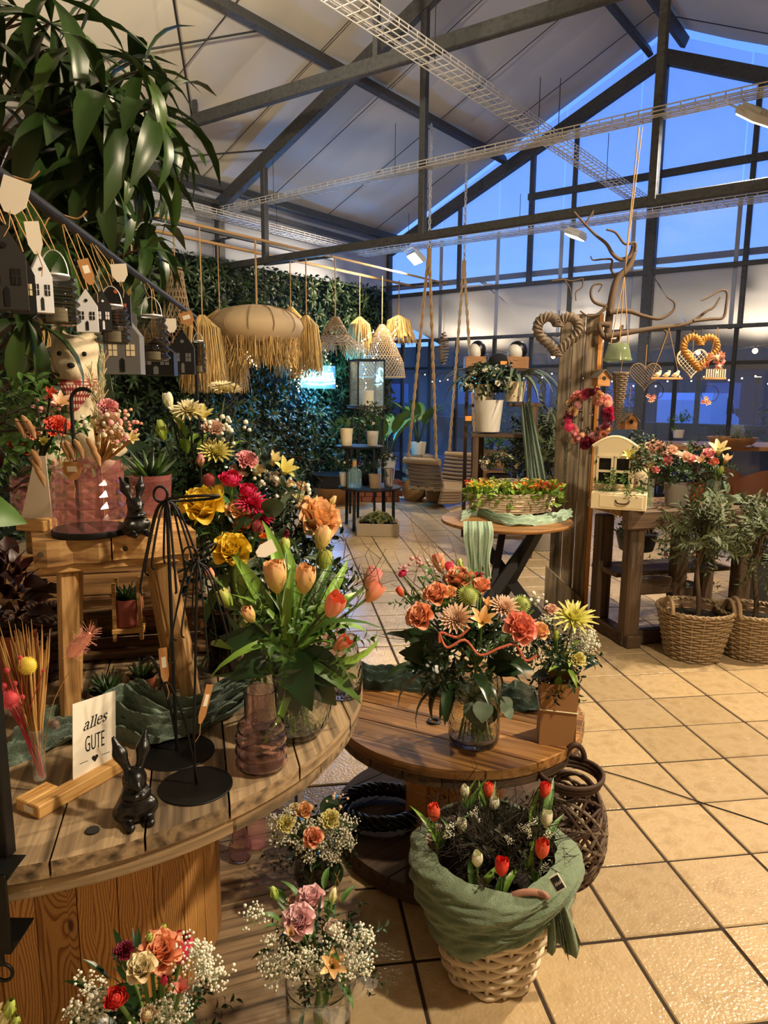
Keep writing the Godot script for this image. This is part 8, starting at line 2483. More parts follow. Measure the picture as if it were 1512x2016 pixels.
func right_side():
	rng.seed = 121
	# round table with crossed legs
	var c := Vector3(0.80, 0, -4.57)
	var o := thing("round_table", "round wooden side table on crossed dark legs behind the small drum table", "table", c)
	part(o, "table_top", MB.new().lathe([Vector2(0, 0.727), Vector2(0.41, 0.727), Vector2(0.41, 0.727), Vector2(0.425, 0.732), Vector2(0.425, 0.748), Vector2(0.42, 0.752), Vector2(0, 0.752)], 48), "brown_plank1")
	for s in [[-1.0, 0.07], [1.0, -0.07]]:
		part(o, "leg", MB.new().bar(Vector3(s[0] * 0.3, 0.0, s[1] + 0.12), Vector3(-s[0] * 0.26, 0.727, s[1] - 0.12), 0.075, 0.045, 0.005, Vector3.BACK), "navy_wood")
		part(o, "leg", MB.new().bar(Vector3(s[1] - 0.1, 0.0, s[0] * 0.28), Vector3(s[1] + 0.1, 0.727, -s[0] * 0.22), 0.07, 0.045, 0.005, Vector3.RIGHT), "navy_wood")
	solo("gauze_runner", "pale sage gauze heaped under the wicker tray on the round table", "cloth", runner([Vector3(0.489, 0.757, -4.513), Vector3(0.635, 0.757, -4.758), Vector3(0.752, 0.757, -4.415), Vector3(0.939, 0.757, -4.387), Vector3(1.136, 0.757, -4.543), Vector3(1.245, 0.757, -4.685)], 0.15, 0.03, 6.0, Vector3(0.1, 0.2, -0.97)), "gauze_pale")
	var gz := []
	for j in 15:
		var u := j / 14.0
		var row := []
		for q in 41:
			var s := q / 20.0 - 1.0
			row.append(Vector3(s * (0.085 - 0.015 * u + 0.008 * sin(u * 7.0)) + 0.015 * u, -0.33 * u - 0.03 * sin(s * 6.0) * u + 0.012 * cos(u * 3.0), 0.045 * sin(minf(u * 9.0, 1.57)) + (0.012 * sin(s * 11.0 + sin(u * 5.0)) + 0.007 * sin(s * 29.0 + u * 2.0) + 0.004 * sin(s * 47.0)) * (0.5 + 0.5 * u)))
		gz.append(row)
	solo("gauze_drape", "pale sage gauze hanging over the front edge of the round table", "cloth", MB.new().sheet(gz), "gauze_pale", Vector3(0.557, 0.795, -4.16))
	var tc := Vector3(0.87, 0.765, -4.661) + Vector3(0, 0, -0.15)
	var tr := thing("wicker_tray", "oval white-washed wicker tray on the round table", "tray", tc, yaw(6))
	wicker(tr, 0.27, 0.31, 0.125, 8, 22, "weave_pale", 0.0, 0.0085, 0.55)
	part(tr, "soil", MB.new().lathe([Vector2(0, 0.1), Vector2(0.29, 0.095)], 24), "soil", Vector3.ZERO, Basis().scaled(Vector3(1, 1, 0.55)))
	var ko := 0
	for q in [[Vector3(0.637, 0.941, -4.68), "p_yellow"], [Vector3(0.789, 0.936, -4.68), "p_lemon"], [Vector3(0.94, 0.951, -4.68), "p_orange"], [Vector3(1.086, 0.938, -4.68), "p_red"], [Vector3(0.736, 0.965, -4.83), "p_lemon"], [Vector3(1.039, 0.967, -4.83), "p_apricot"], [Vector3(1.131, 0.984, -4.78), "p_yellow"], [Vector3(0.632, 0.98, -4.78), "p_red"], [Vector3(0.913, 0.94, -4.84), "p_salmon"]]:
		var p: Vector3 = q[0]
		p.y = tc.y + 0.09
		var k := thing("kalanchoe", "kalanchoe with %s blossoms in the wicker tray, %s" % [{"p_yellow": "yellow", "p_lemon": "lemon", "p_orange": "orange", "p_red": "red", "p_apricot": "apricot", "p_salmon": "salmon"}[q[1]], ["front left", "front middle left", "front middle right", "front right", "back left", "back middle right", "back right", "far back left", "centre"][ko]], "potted plant", p, Basis(), "kalanchoes in the wicker tray")
		ko += 1
		put_mass(k, "foliage", "leaf_s", "leaf_bright", Vector3(0, 0.03, 0), Vector3(0.085, 0.06, 0.075), 70, 0.06, 0.6)
		var pl := []
		for j in 46: pl.append(Transform3D(aim(ball_dir(2.0)).scaled(Vector3.ONE * rr(0.016, 0.026)), Vector3(rr(-0.08, 0.08), rr(0.085, 0.125), rr(-0.07, 0.07))))
		scatter(k, "blossoms", MS.lily, q[1], pl)
	var bw := thing("glass_bowl", "shallow clear glass bowl among the kalanchoes", "bowl", Vector3(tc.x + 0.0, tc.y + 0.105, tc.z - 0.06))
	part(bw, "bowl", MB.new().lathe([Vector2(0, 0.002), Vector2(0.05, 0.004), Vector2(0.075, 0.05), Vector2(0.078, 0.1)], 24), "clear_glass")
	part(bw, "rim", MB.new().lathe([Vector2(0.077, 0.097), Vector2(0.084, 0.1), Vector2(0.084, 0.105), Vector2(0.077, 0.106)], 24), "white_pot")
	# plank post
	var pp := thing("plank_post", "tall weathered plank post with a triangular foot beside the workbench", "post", Vector3(1.333, 0, -5.023), yaw(-14))
	for j in 3: part(pp, "plank", MB.new().box(Vector3(-0.085 + 0.085 * j, 1.05, 0), Vector3(0.082, 2.1, 0.035), Basis(), 0.004), M["grey_wood%d" % j])
	part(pp, "edge_batten", MB.new().box(Vector3(0.142, 1.05, -0.03), Vector3(0.03, 2.1, 0.11), Basis(), 0.004), "pine_up1")
	part(pp, "foot_brace", MB.new().prism([Vector2(-0.15, 0), Vector2(0.12, 0), Vector2(0.12, 0.1), Vector2(-0.15, 0.33)], 0.04, Transform3D(Basis(), Vector3(0, 0.0, 0.04))), "grey_wood3")
	for s in [-1.0, 1.0]: part(pp, "back_foot", MB.new().bar(Vector3(s * 0.1, 0.02, -0.02), Vector3(s * 0.1, 0.02, -0.35), 0.05, 0.04), "grey_wood1")
	var wr := thing("flower_wreath", "round dried flower wreath in pink and wine red hung on the plank post", "wreath", Vector3(1.387, 1.403, -4.88), yaw(-20))
	var rg := []
	for q in 33: rg.append(Vector3(cos(TAU * q / 32.0) * 0.125, sin(TAU * q / 32.0) * 0.165, 0))
	part(wr, "ring", MB.new().tube(rg, 0.02, 6, false), "bark")
	for j in 46:
		var a := TAU * j / 46.0 * 5.0
		var d := Vector3(cos(a), sin(a), 0)
		var t := rr(0, TAU)
		put_flower(wr, "dried_flower", ["carnation", "mum", "fuzz", "ranunculus"][j % 4], ["p_magenta", "p_pink", "p_wine", "p_salmon", "p_wine", "p_pink", "p_apricot"][j % 7], Vector3(d.x * 0.125, d.y * 0.165, 0) + (d * cos(t) + Vector3(0, 0, 1) * absf(sin(t))) * 0.03, rr(0.05, 0.085), d * cos(t) * 0.7 + Vector3(0, 0, absf(sin(t)) + 0.4))
	put_mass(wr, "filler", "tuft", "leaf_burgundy", Vector3.ZERO, Vector3(0.13, 0.17, 0.03), 50, 0.05, 0.0, 0.8)
	heart_wreath("big grey twig heart wreath hung beside the plank post", Vector3(1.122, 1.953, -4.75), 0.135, 0.032, "weave_grey", 0.0, 60)
	# workbench
	var a := Vector3(1.313, 0.87, -4.191)
	var e := Vector3(2.267, 0.87, -4.436)
	var L := (e - a).length()
	var wb := thing("workbench", "old dark timber workbench with thick top and trestle legs", "workbench", (a + e) * 0.5 + Vector3(0.1, -0.87, -0.24), aimx(e - a))
	part(wb, "front_beam", MB.new().box(Vector3(0, 0.81, 0.2), Vector3(L, 0.12, 0.09), Basis(), 0.012), "dark_wood2")
	for j in 3: part(wb, "top_plank", MB.new().box(Vector3(0, 0.845, 0.08 - 0.13 * j), Vector3(L, 0.05, 0.126), Basis(), 0.006), pick("old_wood"))
	for s in [-1.0, 1.0]:
		for q in [-0.17, 0.17]: part(wb, "leg", MB.new().box(Vector3(s * (L * 0.5 - 0.09), 0.39, q), Vector3(0.1, 0.78, 0.09), Basis(), 0.008), pick("dark_up"))
		part(wb, "foot_beam", MB.new().box(Vector3(s * (L * 0.5 - 0.09), 0.04, 0), Vector3(0.1, 0.08, 0.5), Basis(), 0.008), "dark_wood1")
	part(wb, "leg", MB.new().box(Vector3(-L * 0.5 + 0.42, 0.39, 0.17), Vector3(0.09, 0.78, 0.08), Basis(), 0.008), "dark_up1")
	part(wb, "rail", MB.new().box(Vector3(-L * 0.5 + 0.25, 0.38, 0.17), Vector3(0.36, 0.11, 0.05), Basis(), 0.006), "dark_wood3")
	part(wb, "rail", MB.new().box(Vector3(-L * 0.5 + 0.25, 0.05, 0.17), Vector3(0.44, 0.09, 0.06), Basis(), 0.006), "dark_wood0")
	part(wb, "lower_shelf", MB.new().box(Vector3(0, 0.42, -0.1), Vector3(L - 0.12, 0.03, 0.3), Basis(), 0.004), "dark_wood2")
	bench_things()
	# olive trees in baskets
	for q in [[Vector3(1.876, 0, -4.111), 0.15, 0.215, 0.30, "wicker basket with two loop handles under the nearer olive tree"], [Vector3(2.234, 0, -4.136), 0.14, 0.2, 0.28, "wicker basket with loop handles under the right olive tree"]]:
		var bk := thing("willow_basket", q[4], "basket", q[0], Basis(), "willow baskets by the workbench")
		wicker(bk, q[1], q[2], q[3], 18, 20, "weave", 0.0, 0.0075)
		part(bk, "soil", MB.new().lathe([Vector2(0, q[3] * 0.8), Vector2(q[2] * 0.92, q[3] * 0.8)], 20), "soil")
		for s in [-1.0, 1.0]:
			var hn := []
			for j in 13: hn.append(Vector3(s * q[2] * 0.86 + 0.01 * s, q[3] + 0.085 * sin(PI * j / 12.0), 0.065 * cos(PI * j / 12.0) + 0.08))
			part(bk, "handle", MB.new().tube(hn, 0.012, 6), "weave")
	olive("bushy olive standard in the nearer willow basket before the workbench", Vector3(1.876, 0, -4.111) + Vector3(0, 0.02, 0), 0.72, Vector3(0.17, 0.2, 0.17), 75, "", 0.1, 0.2, 0.17)
	olive("bushy olive standard in the right willow basket", Vector3(2.234, 0, -4.136) + Vector3(0, 0.02, 0), 0.70, Vector3(0.19, 0.22, 0.19), 80, "", 0.1, 0.2, 0.17)
	# things under and behind the bench
	simple_pot("pink cyclamen in a grey pot under the workbench", Vector3(2.193, 0, -5.046), 0.12, 0.2, "grey_pot", "tuft", "leaf_hedge", 0.25, 30, "p_pink", 10)
	simple_pot("pink flowering plant in a navy pot on the lower bench shelf", Vector3(1.749, 0, -4.739) + Vector3(0.1, 0.44, -0.35), 0.15, 0.13, "navy_pot", "tuft", "leaf_hedge", 0.2, 40, "p_white", 14)
	simple_pot("pink azalea in a dark tub right of the workbench", Vector3(2.783, 0, -5.19), 0.16, 0.36, "navy_pot", "tuft", "leaf_hedge", 0.3, 50, "p_pink", 14)


func heart_pts(n: int, r: float) -> Array:
	var out := []
	for j in n + 1:
		var t := TAU * j / n
		out.append(Vector3(16.0 * pow(sin(t), 3), 13.0 * cos(t) - 5.0 * cos(2 * t) - 2.0 * cos(3 * t) - cos(4 * t), 0) * r / 16.0)
	return out


func heart_wreath(label: String, at: Vector3, r: float, t: float, m: String, turn: float, wraps: int) -> Node3D:
	var o := thing("heart_wreath", label, "wreath", at, yaw(turn), "hanging hearts")
	var hp := heart_pts(48, r)
	part(o, "core", MB.new().tube(hp, t * 0.6, 8, false), m)
	for k in 9:
		var pts := []
		for j in wraps * 4 + 1:
			var u := float(j) / (wraps * 4) * 48.0
			var i0 := mini(int(u), 47)
			var p: Vector3 = hp[i0].lerp(hp[i0 + 1], u - i0)
			var tg: Vector3 = (hp[i0 + 1] - hp[i0]).normalized()
			var nn := tg.cross(Vector3.BACK)
			var a := j * 0.9 + k * TAU / 9.0
			pts.append(p + (nn * cos(a) + Vector3.BACK * sin(a)) * t * (0.85 + 0.2 * sin(j * 1.7 + k * 2.1)))
		part(o, "twig_wrap", MB.new().tube(pts, t * 0.13, 4, false), m)
	part(o, "loop", MB.new().tube([Vector3(0, r * 0.3, 0), Vector3(0.003, r * 0.3 + 0.1, 0)], 0.003, 4), "bark")
	return o


func bench_things():
	rng.seed = 131
	var y := 0.871
	# cream window frame with a drawer
	var w := thing("window_ornament", "cream wooden ornament shaped like a small arched window above a drawer box", "ornament", Vector3(1.38, 0.87, -4.29) + Vector3(0.03, 0, -0.06), yaw(-22))
	var wd := 0.24
	var fr := [[Vector3(-wd / 2 + 0.012, 0.24, -0.02), Vector3(0.024, 0.27, 0.03)], [Vector3(wd / 2 - 0.012, 0.24, -0.02), Vector3(0.024, 0.27, 0.03)], [Vector3(0, 0.115, -0.02), Vector3(wd, 0.024, 0.03)]]
	for q in fr: part(w, "frame_bar", MB.new().box(q[0], q[1], Basis(), 0.002), "cream")
	var arch := []
	for j in 13: arch.append(Vector2(-wd / 2 + wd * j / 12.0, 0.37 + 0.055 * sin(PI * j / 12.0)))
	part(w, "arched_head", MB.new().prism([Vector2(wd / 2, 0.315), Vector2(-wd / 2, 0.315)] + arch, 0.03, Transform3D(Basis(), Vector3(0, 0, -0.02))), "cream")
	var cap := []
	for j in 13: cap.append(Vector3(-wd / 2 - 0.012 + (wd + 0.024) * j / 12.0, 0.372 + 0.06 * sin(PI * j / 12.0), -0.015))
	part(w, "arched_cap", MB.new().tube(cap, 0.012, 6), "cream")
	for s in [-1.0, 1.0]:
		var sh := part(w, "shutter", MB.new().box(Vector3(s * 0.052, 0.31, 0.0), Vector3(0.098, 0.016, 0.014)).box(Vector3(s * 0.052, 0.136, 0.0), Vector3(0.098, 0.016, 0.014)).box(Vector3(s * 0.052, 0.222, 0.0), Vector3(0.098, 0.014, 0.012)).box(Vector3(s * 0.009, 0.222, 0.0), Vector3(0.014, 0.18, 0.014)).box(Vector3(s * 0.095, 0.222, 0.0), Vector3(0.014, 0.18, 0.014)), "cream")
		for hy in [0.17, 0.28]: part(sh, "hinge", MB.new().box(Vector3(s * 0.104, hy, 0.008), Vector3(0.008, 0.022, 0.004)), "black_metal")
		part(sh, "knob", MB.new().ball(Vector3(s * 0.008, 0.225, 0.012), 0.005, 8, 5), "black_metal")
	part(w, "backing", MB.new().box(Vector3(0, 0.24, -0.036), Vector3(wd, 0.27, 0.004)), "black_gloss")
	part(w, "drawer_box", MB.new().box(Vector3(0.045, 0.05, 0.03), Vector3(0.32, 0.1, 0.15), Basis(), 0.003), "cream")
	var df := part(w, "drawer_front", MB.new().box(Vector3(0.06, 0.05, 0.108), Vector3(0.25, 0.075, 0.006), Basis(), 0.002), "cream")
	part(df, "drawer_handle", MB.new().tube(curve([Vector3(0.03, 0.06, 0.112), Vector3(0.04, 0.045, 0.128), Vector3(0.07, 0.04, 0.13), Vector3(0.1, 0.045, 0.128), Vector3(0.11, 0.06, 0.112)], 4), 0.005, 6), "weave_dark")
	for q in [0.035, 0.065]: part(w, "peg_hole", MB.new().tube([Vector3(-0.1165, q, 0.04), Vector3(-0.113, q, 0.04)], 0.007, 10), "weave_dark")
	put_mass(w, "herbs", "tuft", "leaf_mid", Vector3(0.06, 0.13, 0.06), Vector3(0.12, 0.05, 0.04), 26, 0.07)
	# pots and vases on the bench
	var pf := Vector3(1.841, 0.87, -4.414)
	var pk = simple_pot("full pink begonia in a zinc pot on the workbench", pf, 0.085, 0.14, "grey_pot", "tuft", "leaf_hedge", 0.16, 60)
	for q in [[Vector3(1.657, 1.228, -4.35), "rose", "p_blush", 20], [Vector3(1.751, 1.219, -4.35), "rose_tight", "p_blush", 15], [Vector3(1.847, 1.183, -4.35), "rose", "p_blush", 12], [Vector3(1.886, 1.168, -4.35), "rose_tight", "p_pink", 13], [Vector3(1.598, 1.181, -4.35), "rose_tight", "p_blush", 12], [Vector3(1.724, 1.166, -4.35), "rose", "p_pink", 13], [Vector3(1.8, 1.198, -4.35), "rose_tight", "p_white", 10]]:
		put_flower(pk, "begonia_bloom", q[1], q[2], q[0] - pf, q[3] * 2.0 * 4.4 / 1397.0, Vector3(rr(-0.3, 0.3), 0.8, 0.7))
	var v1 := Vector3(1.622, 0.87, -4.322)
	vase("slim_vase", "slim clear glass vase left of the begonia on the workbench", [Vector2(0.03, 0.001), Vector2(0.034, 0.006), Vector2(0.034, 0.18)], "clear_glass", v1)
	var b1 := bouquet("small_bunch", "small bunch of pink and cream blossoms in the slim vase left of the begonia", [[Vector3(1.535, 1.169, -4.3), "rose_tight", "p_blush", 12, "blossom"], [Vector3(1.614, 1.139, -4.3), "lily", "p_cream", 12, "blossom"], [Vector3(1.487, 1.2, -4.3), "lily", "p_lemon", 14, "blossom"], [Vector3(1.647, 1.108, -4.3), "rose_tight", "p_pink", 10, "blossom"], [Vector3(1.551, 1.246, -4.3), "carnation", "p_cream", 12, "blossom"]], v1 + Vector3(0, 0.19, 0), v1)
	put_mass(b1, "foliage", "tuft", "leaf_hedge", Vector3(-0.02, 0.26, 0), Vector3(0.11, 0.1, 0.07), 60, 0.09)
	var v2 := Vector3(2.042, 0.87, -4.343)
	vase("slim_vase", "slim clear glass vase at the right end of the workbench", [Vector2(0.028, 0.001), Vector2(0.032, 0.006), Vector2(0.032, 0.17)], "clear_glass", v2)
	var b2 := bouquet("small_bunch", "small bunch of cream and pink lisianthus in the slim vase at the bench end", [[Vector3(2.022, 1.241, -4.3), "lily", "p_cream", 20, "blossom"], [Vector3(1.963, 1.21, -4.3), "rose_tight", "p_pink", 14, "blossom"], [Vector3(2.074, 1.174, -4.3), "lily_half", "p_blush", 14, "blossom"], [Vector3(1.998, 1.158, -4.3), "rose_tight", "p_salmon", 12, "blossom"], [Vector3(1.92, 1.172, -4.3), "lily", "p_blush", 12, "blossom"], [Vector3(2.048, 1.112, -4.3), "bud", "p_green", 10, "bud"]], v2 + Vector3(0, 0.18, 0), v2)
	put_leaves(b2, "leaf_broad", "leaf_euca", Vector3(0, 0.2, 0.02), 12, 0.07, 0.05, 0.0, 0.1)
	put_mass(b2, "foliage", "tuft", "leaf_hedge", Vector3(0, 0.25, 0), Vector3(0.07, 0.08, 0.06), 30, 0.08)
	solo("gauze_runner", "pale gauze sliding off the right end of the workbench", "cloth", runner([Vector3(2.055, 0.875, -4.63), Vector3(2.227, 0.875, -4.639), Vector3(2.292, 0.875, -4.532), Vector3(2.502, 0.8, -4.803), Vector3(2.511, 0.7, -4.77)], 0.14, 0.03, 5.0, Vector3(0.2, 0.1, -0.97)), "gauze_sage")
	simple_pot("leafy green plant behind the begonia on the workbench", pf + Vector3(0.18, 0, -0.2), 0.07, 0.12, "terra_pot", "tuft", "leaf_hedge", 0.22, 50)
	simple_pot("white cyclamen in a cream pot behind the hanging cone", Vector3(1.624, 0.87, -4.64) + Vector3(0.1, 0, -0.18), 0.08, 0.2, "cream", "tuft", "leaf_hedge", 0.2, 40, "p_white", 12)


func twist(up: Node, pts: Array, r0: float, r1: float):
	var c := curve(pts, 5)
	var rad := []
	for j in c.size():
		c[j] -= up.position
		rad.append(lerpf(r0, r1, float(j) / (c.size() - 1)))
	part(up, "branch", MB.new().tube(c, rad, 7), "bark")


func branch_and_hangings():
	rng.seed = 141
	var o := thing("corkscrew_branch", "big twisted corkscrew hazel branch above the plank post", "branch", Vector3(1.512, 1.989, -4.95))
	twist(o, [Vector3(1.507, 1.956, -4.95), Vector3(1.513, 2.096, -4.95), Vector3(1.528, 2.238, -4.95), Vector3(1.553, 2.327, -4.95), Vector3(1.614, 2.393, -4.95), Vector3(1.646, 2.468, -4.95), Vector3(1.649, 2.532, -4.95), Vector3(1.626, 2.468, -4.95), Vector3(1.566, 2.448, -4.95), Vector3(1.51, 2.483, -4.95), Vector3(1.465, 2.547, -4.95), Vector3(1.388, 2.604, -4.95), Vector3(1.317, 2.668, -4.95), Vector3(1.239, 2.747, -4.95)], 0.028, 0.006)
	twist(o, [Vector3(1.317, 2.668, -4.95), Vector3(1.357, 2.738, -4.95), Vector3(1.366, 2.754, -4.95), Vector3(1.361, 2.713, -4.95)], 0.007, 0.003)
	twist(o, [Vector3(1.445, 2.626, -4.9), Vector3(1.506, 2.608, -4.9), Vector3(1.571, 2.538, -4.9), Vector3(1.637, 2.545, -4.9), Vector3(1.644, 2.491, -4.9)], 0.007, 0.01)
	twist(o, [Vector3(1.497, 2.1, -4.9), Vector3(1.615, 2.111, -4.9), Vector3(1.729, 2.079, -4.9), Vector3(1.839, 2.063, -4.9), Vector3(1.92, 2.113, -4.9), Vector3(1.926, 2.166, -4.9), Vector3(1.869, 2.205, -4.9)], 0.018, 0.004)
	twist(o, [Vector3(1.449, 1.937, -4.8), Vector3(1.607, 1.964, -4.8), Vector3(1.773, 1.991, -4.8), Vector3(1.921, 2.009, -4.8), Vector3(2.019, 2.038, -4.8), Vector3(2.104, 2.104, -4.8), Vector3(2.145, 2.126, -4.8), Vector3(2.183, 2.191, -4.8)], 0.02, 0.005)
	twist(o, [Vector3(1.977, 2.028, -4.7), Vector3(2.09, 2.042, -4.7), Vector3(2.167, 2.052, -4.7), Vector3(2.18, 2.131, -4.7), Vector3(2.177, 2.209, -4.7), Vector3(2.134, 2.218, -4.7), Vector3(2.063, 2.177, -4.7), Vector3(2.016, 2.155, -4.7)], 0.011, 0.005)
	twist(o, [Vector3(1.502, 2.156, -4.95), Vector3(1.437, 2.095, -4.95), Vector3(1.369, 2.081, -4.95), Vector3(1.313, 2.114, -4.95)], 0.014, 0.005)
	twist(o, [Vector3(1.51, 2.142, -4.95), Vector3(1.413, 2.168, -4.95), Vector3(1.379, 2.221, -4.95), Vector3(1.393, 2.28, -4.95), Vector3(1.45, 2.287, -4.95), Vector3(1.429, 2.237, -4.95)], 0.013, 0.004)
	twist(o, [Vector3(1.566, 2.335, -5), Vector3(1.521, 2.394, -5), Vector3(1.524, 2.453, -5), Vector3(1.472, 2.459, -5), Vector3(1.397, 2.452, -5), Vector3(1.379, 2.478, -5)], 0.01, 0.004)
	twist(o, [Vector3(1.123, 2.315, -5), Vector3(1.205, 2.325, -5), Vector3(1.257, 2.316, -5), Vector3(1.335, 2.333, -5)], 0.006, 0.004)
	twist(o, [Vector3(1.212, 2.319, -5), Vector3(1.249, 2.266, -5), Vector3(1.266, 2.2, -5)], 0.005, 0.004)
	twist(o, [Vector3(1.335, 2.333, -5), Vector3(1.331, 2.277, -5), Vector3(1.292, 2.243, -5), Vector3(1.295, 2.187, -5)], 0.005, 0.004)
	twist(o, [Vector3(1.806, 1.991, -4.8), Vector3(1.848, 1.963, -4.8), Vector3(1.831, 1.881, -4.8), Vector3(1.812, 1.815, -4.8)], 0.008, 0.005)
	twist(o, [Vector3(1.486, 2.013, -4.85), Vector3(1.419, 2.013, -4.85), Vector3(1.458, 1.931, -4.85), Vector3(1.543, 1.915, -4.85), Vector3(1.571, 2.014, -4.85)], 0.02, 0.012)
	# green glass on cords
	var gg := thing("hanging_glass", "green recycled glass bell hung on three cords from the tray", "hanging lantern", Vector3(1.458, 1.768, -4.55))
	part(gg, "glass_bell", MB.new().lathe([Vector2(0.085, 0.0), Vector2(0.083, 0.012), Vector2(0.072, 0.06), Vector2(0.06, 0.105), Vector2(0.0, 0.11)], 24), "green_glass")
	part(gg, "foot_ring", MB.new().lathe([Vector2(0.08, -0.004), Vector2(0.088, 0.0), Vector2(0.087, 0.014), Vector2(0.08, 0.014)], 24), "green_glass")
	var kn := Vector3(1.468, 2.274, -4.55) - gg.position
	for s in [-0.055, 0.0, 0.055]: part(gg, "cord", MB.new().tube([Vector3(s, 0.1, 0.02), kn], 0.003, 4), "rope")
	for s in [0.0, 0.02]: part(gg, "cord", MB.new().tube([kn, Vector3(1.501, 3.132, -4.55) - gg.position + Vector3(s, 0, 0)], 0.004, 5), "rope")
	# hearts, wire rings and little shelves that hang from the branch
	var h1 := heart_wreath("golden straw heart wreath hung at the end of the branch", Vector3(1.948, 1.831, -4.5), 0.112, 0.02, "straw_gold", 8.0, 70)
	var h2 := thing("wooden_heart", "flat pale lattice heart behind the straw heart", "heart", Vector3(1.954, 1.769, -4.62), yaw(5), "hanging hearts")
	lattice(h2, 0.1, "weave_pale", 12)
	var h3 := thing("wire_heart", "long grey wire mesh heart hung below the branch", "heart", Vector3(1.618, 1.681, -4.5), yaw(-10), "hanging hearts")
	lattice(h3, 0.092, "weave_grey", 16)
	var cone := thing("wicker_cone", "long grey wicker cone hung point down beside the wreath", "cone", Vector3(1.466, 1.689, -4.5))
	wicker(cone, 0.008, 0.045, 0.35, 26, 9, "weave_grey", -0.35, 0.005)
	part(cone, "cord", MB.new().tube([Vector3(0, 0, 0), Vector3(0.01, 0.12, 0)], 0.002, 4), "twine")
	for q in [[Vector3(1.708, 1.657, -4.4), 0.19, "little hanging wooden perch with three felt birds"], [Vector3(1.979, 1.658, -4.35), 0.13, "little hanging basket of dried pink flowers"]]:
		var sw := thing("hanging_shelf", q[2], "hanging shelf", q[0])
		part(sw, "board", MB.new().box(Vector3.ZERO, Vector3(q[1], 0.012, 0.05), Basis(), 0.002), "pine0")
		for s in [-0.45, 0.45]: part(sw, "cord", MB.new().tube([Vector3(s * q[1], 0, 0), Vector3(0, 0.3, 0)], 0.0015, 4), "twine")
		if q[1] > 0.15:
			for j in 3: part(sw, "felt_bird", blob([[Vector3(-0.05 + j * 0.055, 0.022, 0), Vector3(-0.04 + j * 0.055, 0.026, 0), 0.015, 0.012], [Vector3(-0.036 + j * 0.055, 0.04, 0), Vector3(-0.034 + j * 0.055, 0.041, 0), 0.01, 0.009], [Vector3(-0.06 + j * 0.055, 0.02, 0), Vector3(-0.075 + j * 0.055, 0.015, 0), 0.008, 0.003]], 0.004, 0.008), "cream")
		else:
			for j in 9: part(sw, "stave", MB.new().box(Vector3(-0.055 + j * 0.0137, 0.03, 0.024), Vector3(0.008, 0.05, 0.003)), "weave_pale")
			for j in 14: put_flower(sw, "dried_flower", "carnation" if j % 2 else "lily", ["p_pink", "p_blush", "p_salmon"][j % 3], Vector3(rr(-0.06, 0.06), rr(0.06, 0.14), rr(-0.02, 0.02)), 0.045, ball_dir(0.6))
	for q in [[Vector3(1.651, 1.581, -4.4), 0.05, "thin black wire ring with dried pink flowers below the wire heart"], [Vector3(1.942, 1.568, -4.3), 0.05, "thin dark wire ring below the hanging basket"]]:
		var ri := thing("wire_ring", q[2], "ring", q[0])
		var rg := []
		for j in 25: rg.append(Vector3(cos(TAU * j / 24.0) * q[1], sin(TAU * j / 24.0) * q[1], 0))
		part(ri, "ring", MB.new().tube(rg, 0.002, 4, false), "black_metal")
		for j in 7: put_flower(ri, "dried_flower", "lily", ["p_pink", "p_cream", "p_salmon"][j % 3], Vector3(rr(-0.05, 0.0), -q[1] * rr(0.5, 1.2), 0.01), 0.03, Vector3(0, 0.2, 1))
	for q in [[Vector3(1.422, 1.613, -4.75), "wooden birdhouse hung behind the flower wreath"], [Vector3(1.601, 1.334, -4.7), "small wooden birdhouse at the foot of the wicker cone"]]:
		var bh := thing("birdhouse", q[1], "birdhouse", q[0], yaw(15), "birdhouses")
		part(bh, "body", MB.new().prism([Vector2(-0.045, 0), Vector2(0.045, 0), Vector2(0.045, 0.06), Vector2(0, 0.1), Vector2(-0.045, 0.06)], 0.07), "oak1")
		part(bh, "entrance", MB.new().tube([Vector3(0, 0.05, 0.034), Vector3(0, 0.05, 0.037)], 0.013, 12), "black_matte")
		for s in [-1.0, 1.0]: part(bh, "roof_board", MB.new().bar(Vector3(s * 0.06, 0.05, 0), Vector3(0, 0.106, 0), 0.09, 0.006, 0.0, Vector3.UP), "grey_wood0")
		part(bh, "cord", MB.new().tube([Vector3(0, 0.1, 0), Vector3(0, 0.28, 0)], 0.0015, 4), "twine")
	var cl := thing("spiral_twig", "slim coiled twig spiral hung behind the swing ropes", "ornament", Vector3(0.6, 2.008, -7.5))
	var sp := []
	for j in 90: sp.append(Vector3(cos(j * 0.75) * 0.055 * sin(PI * (j + 8) / 106.0), 0.17 - j * 0.0037, sin(j * 0.75) * 0.055 * sin(PI * (j + 8) / 106.0)))
	part(cl, "coil", MB.new().tube(sp, 0.008, 5, false), "weave_grey")
	part(cl, "cord", MB.new().tube([Vector3(0, 0.17, 0), Vector3(0, 0.5, 0)], 0.002, 4), "twine")


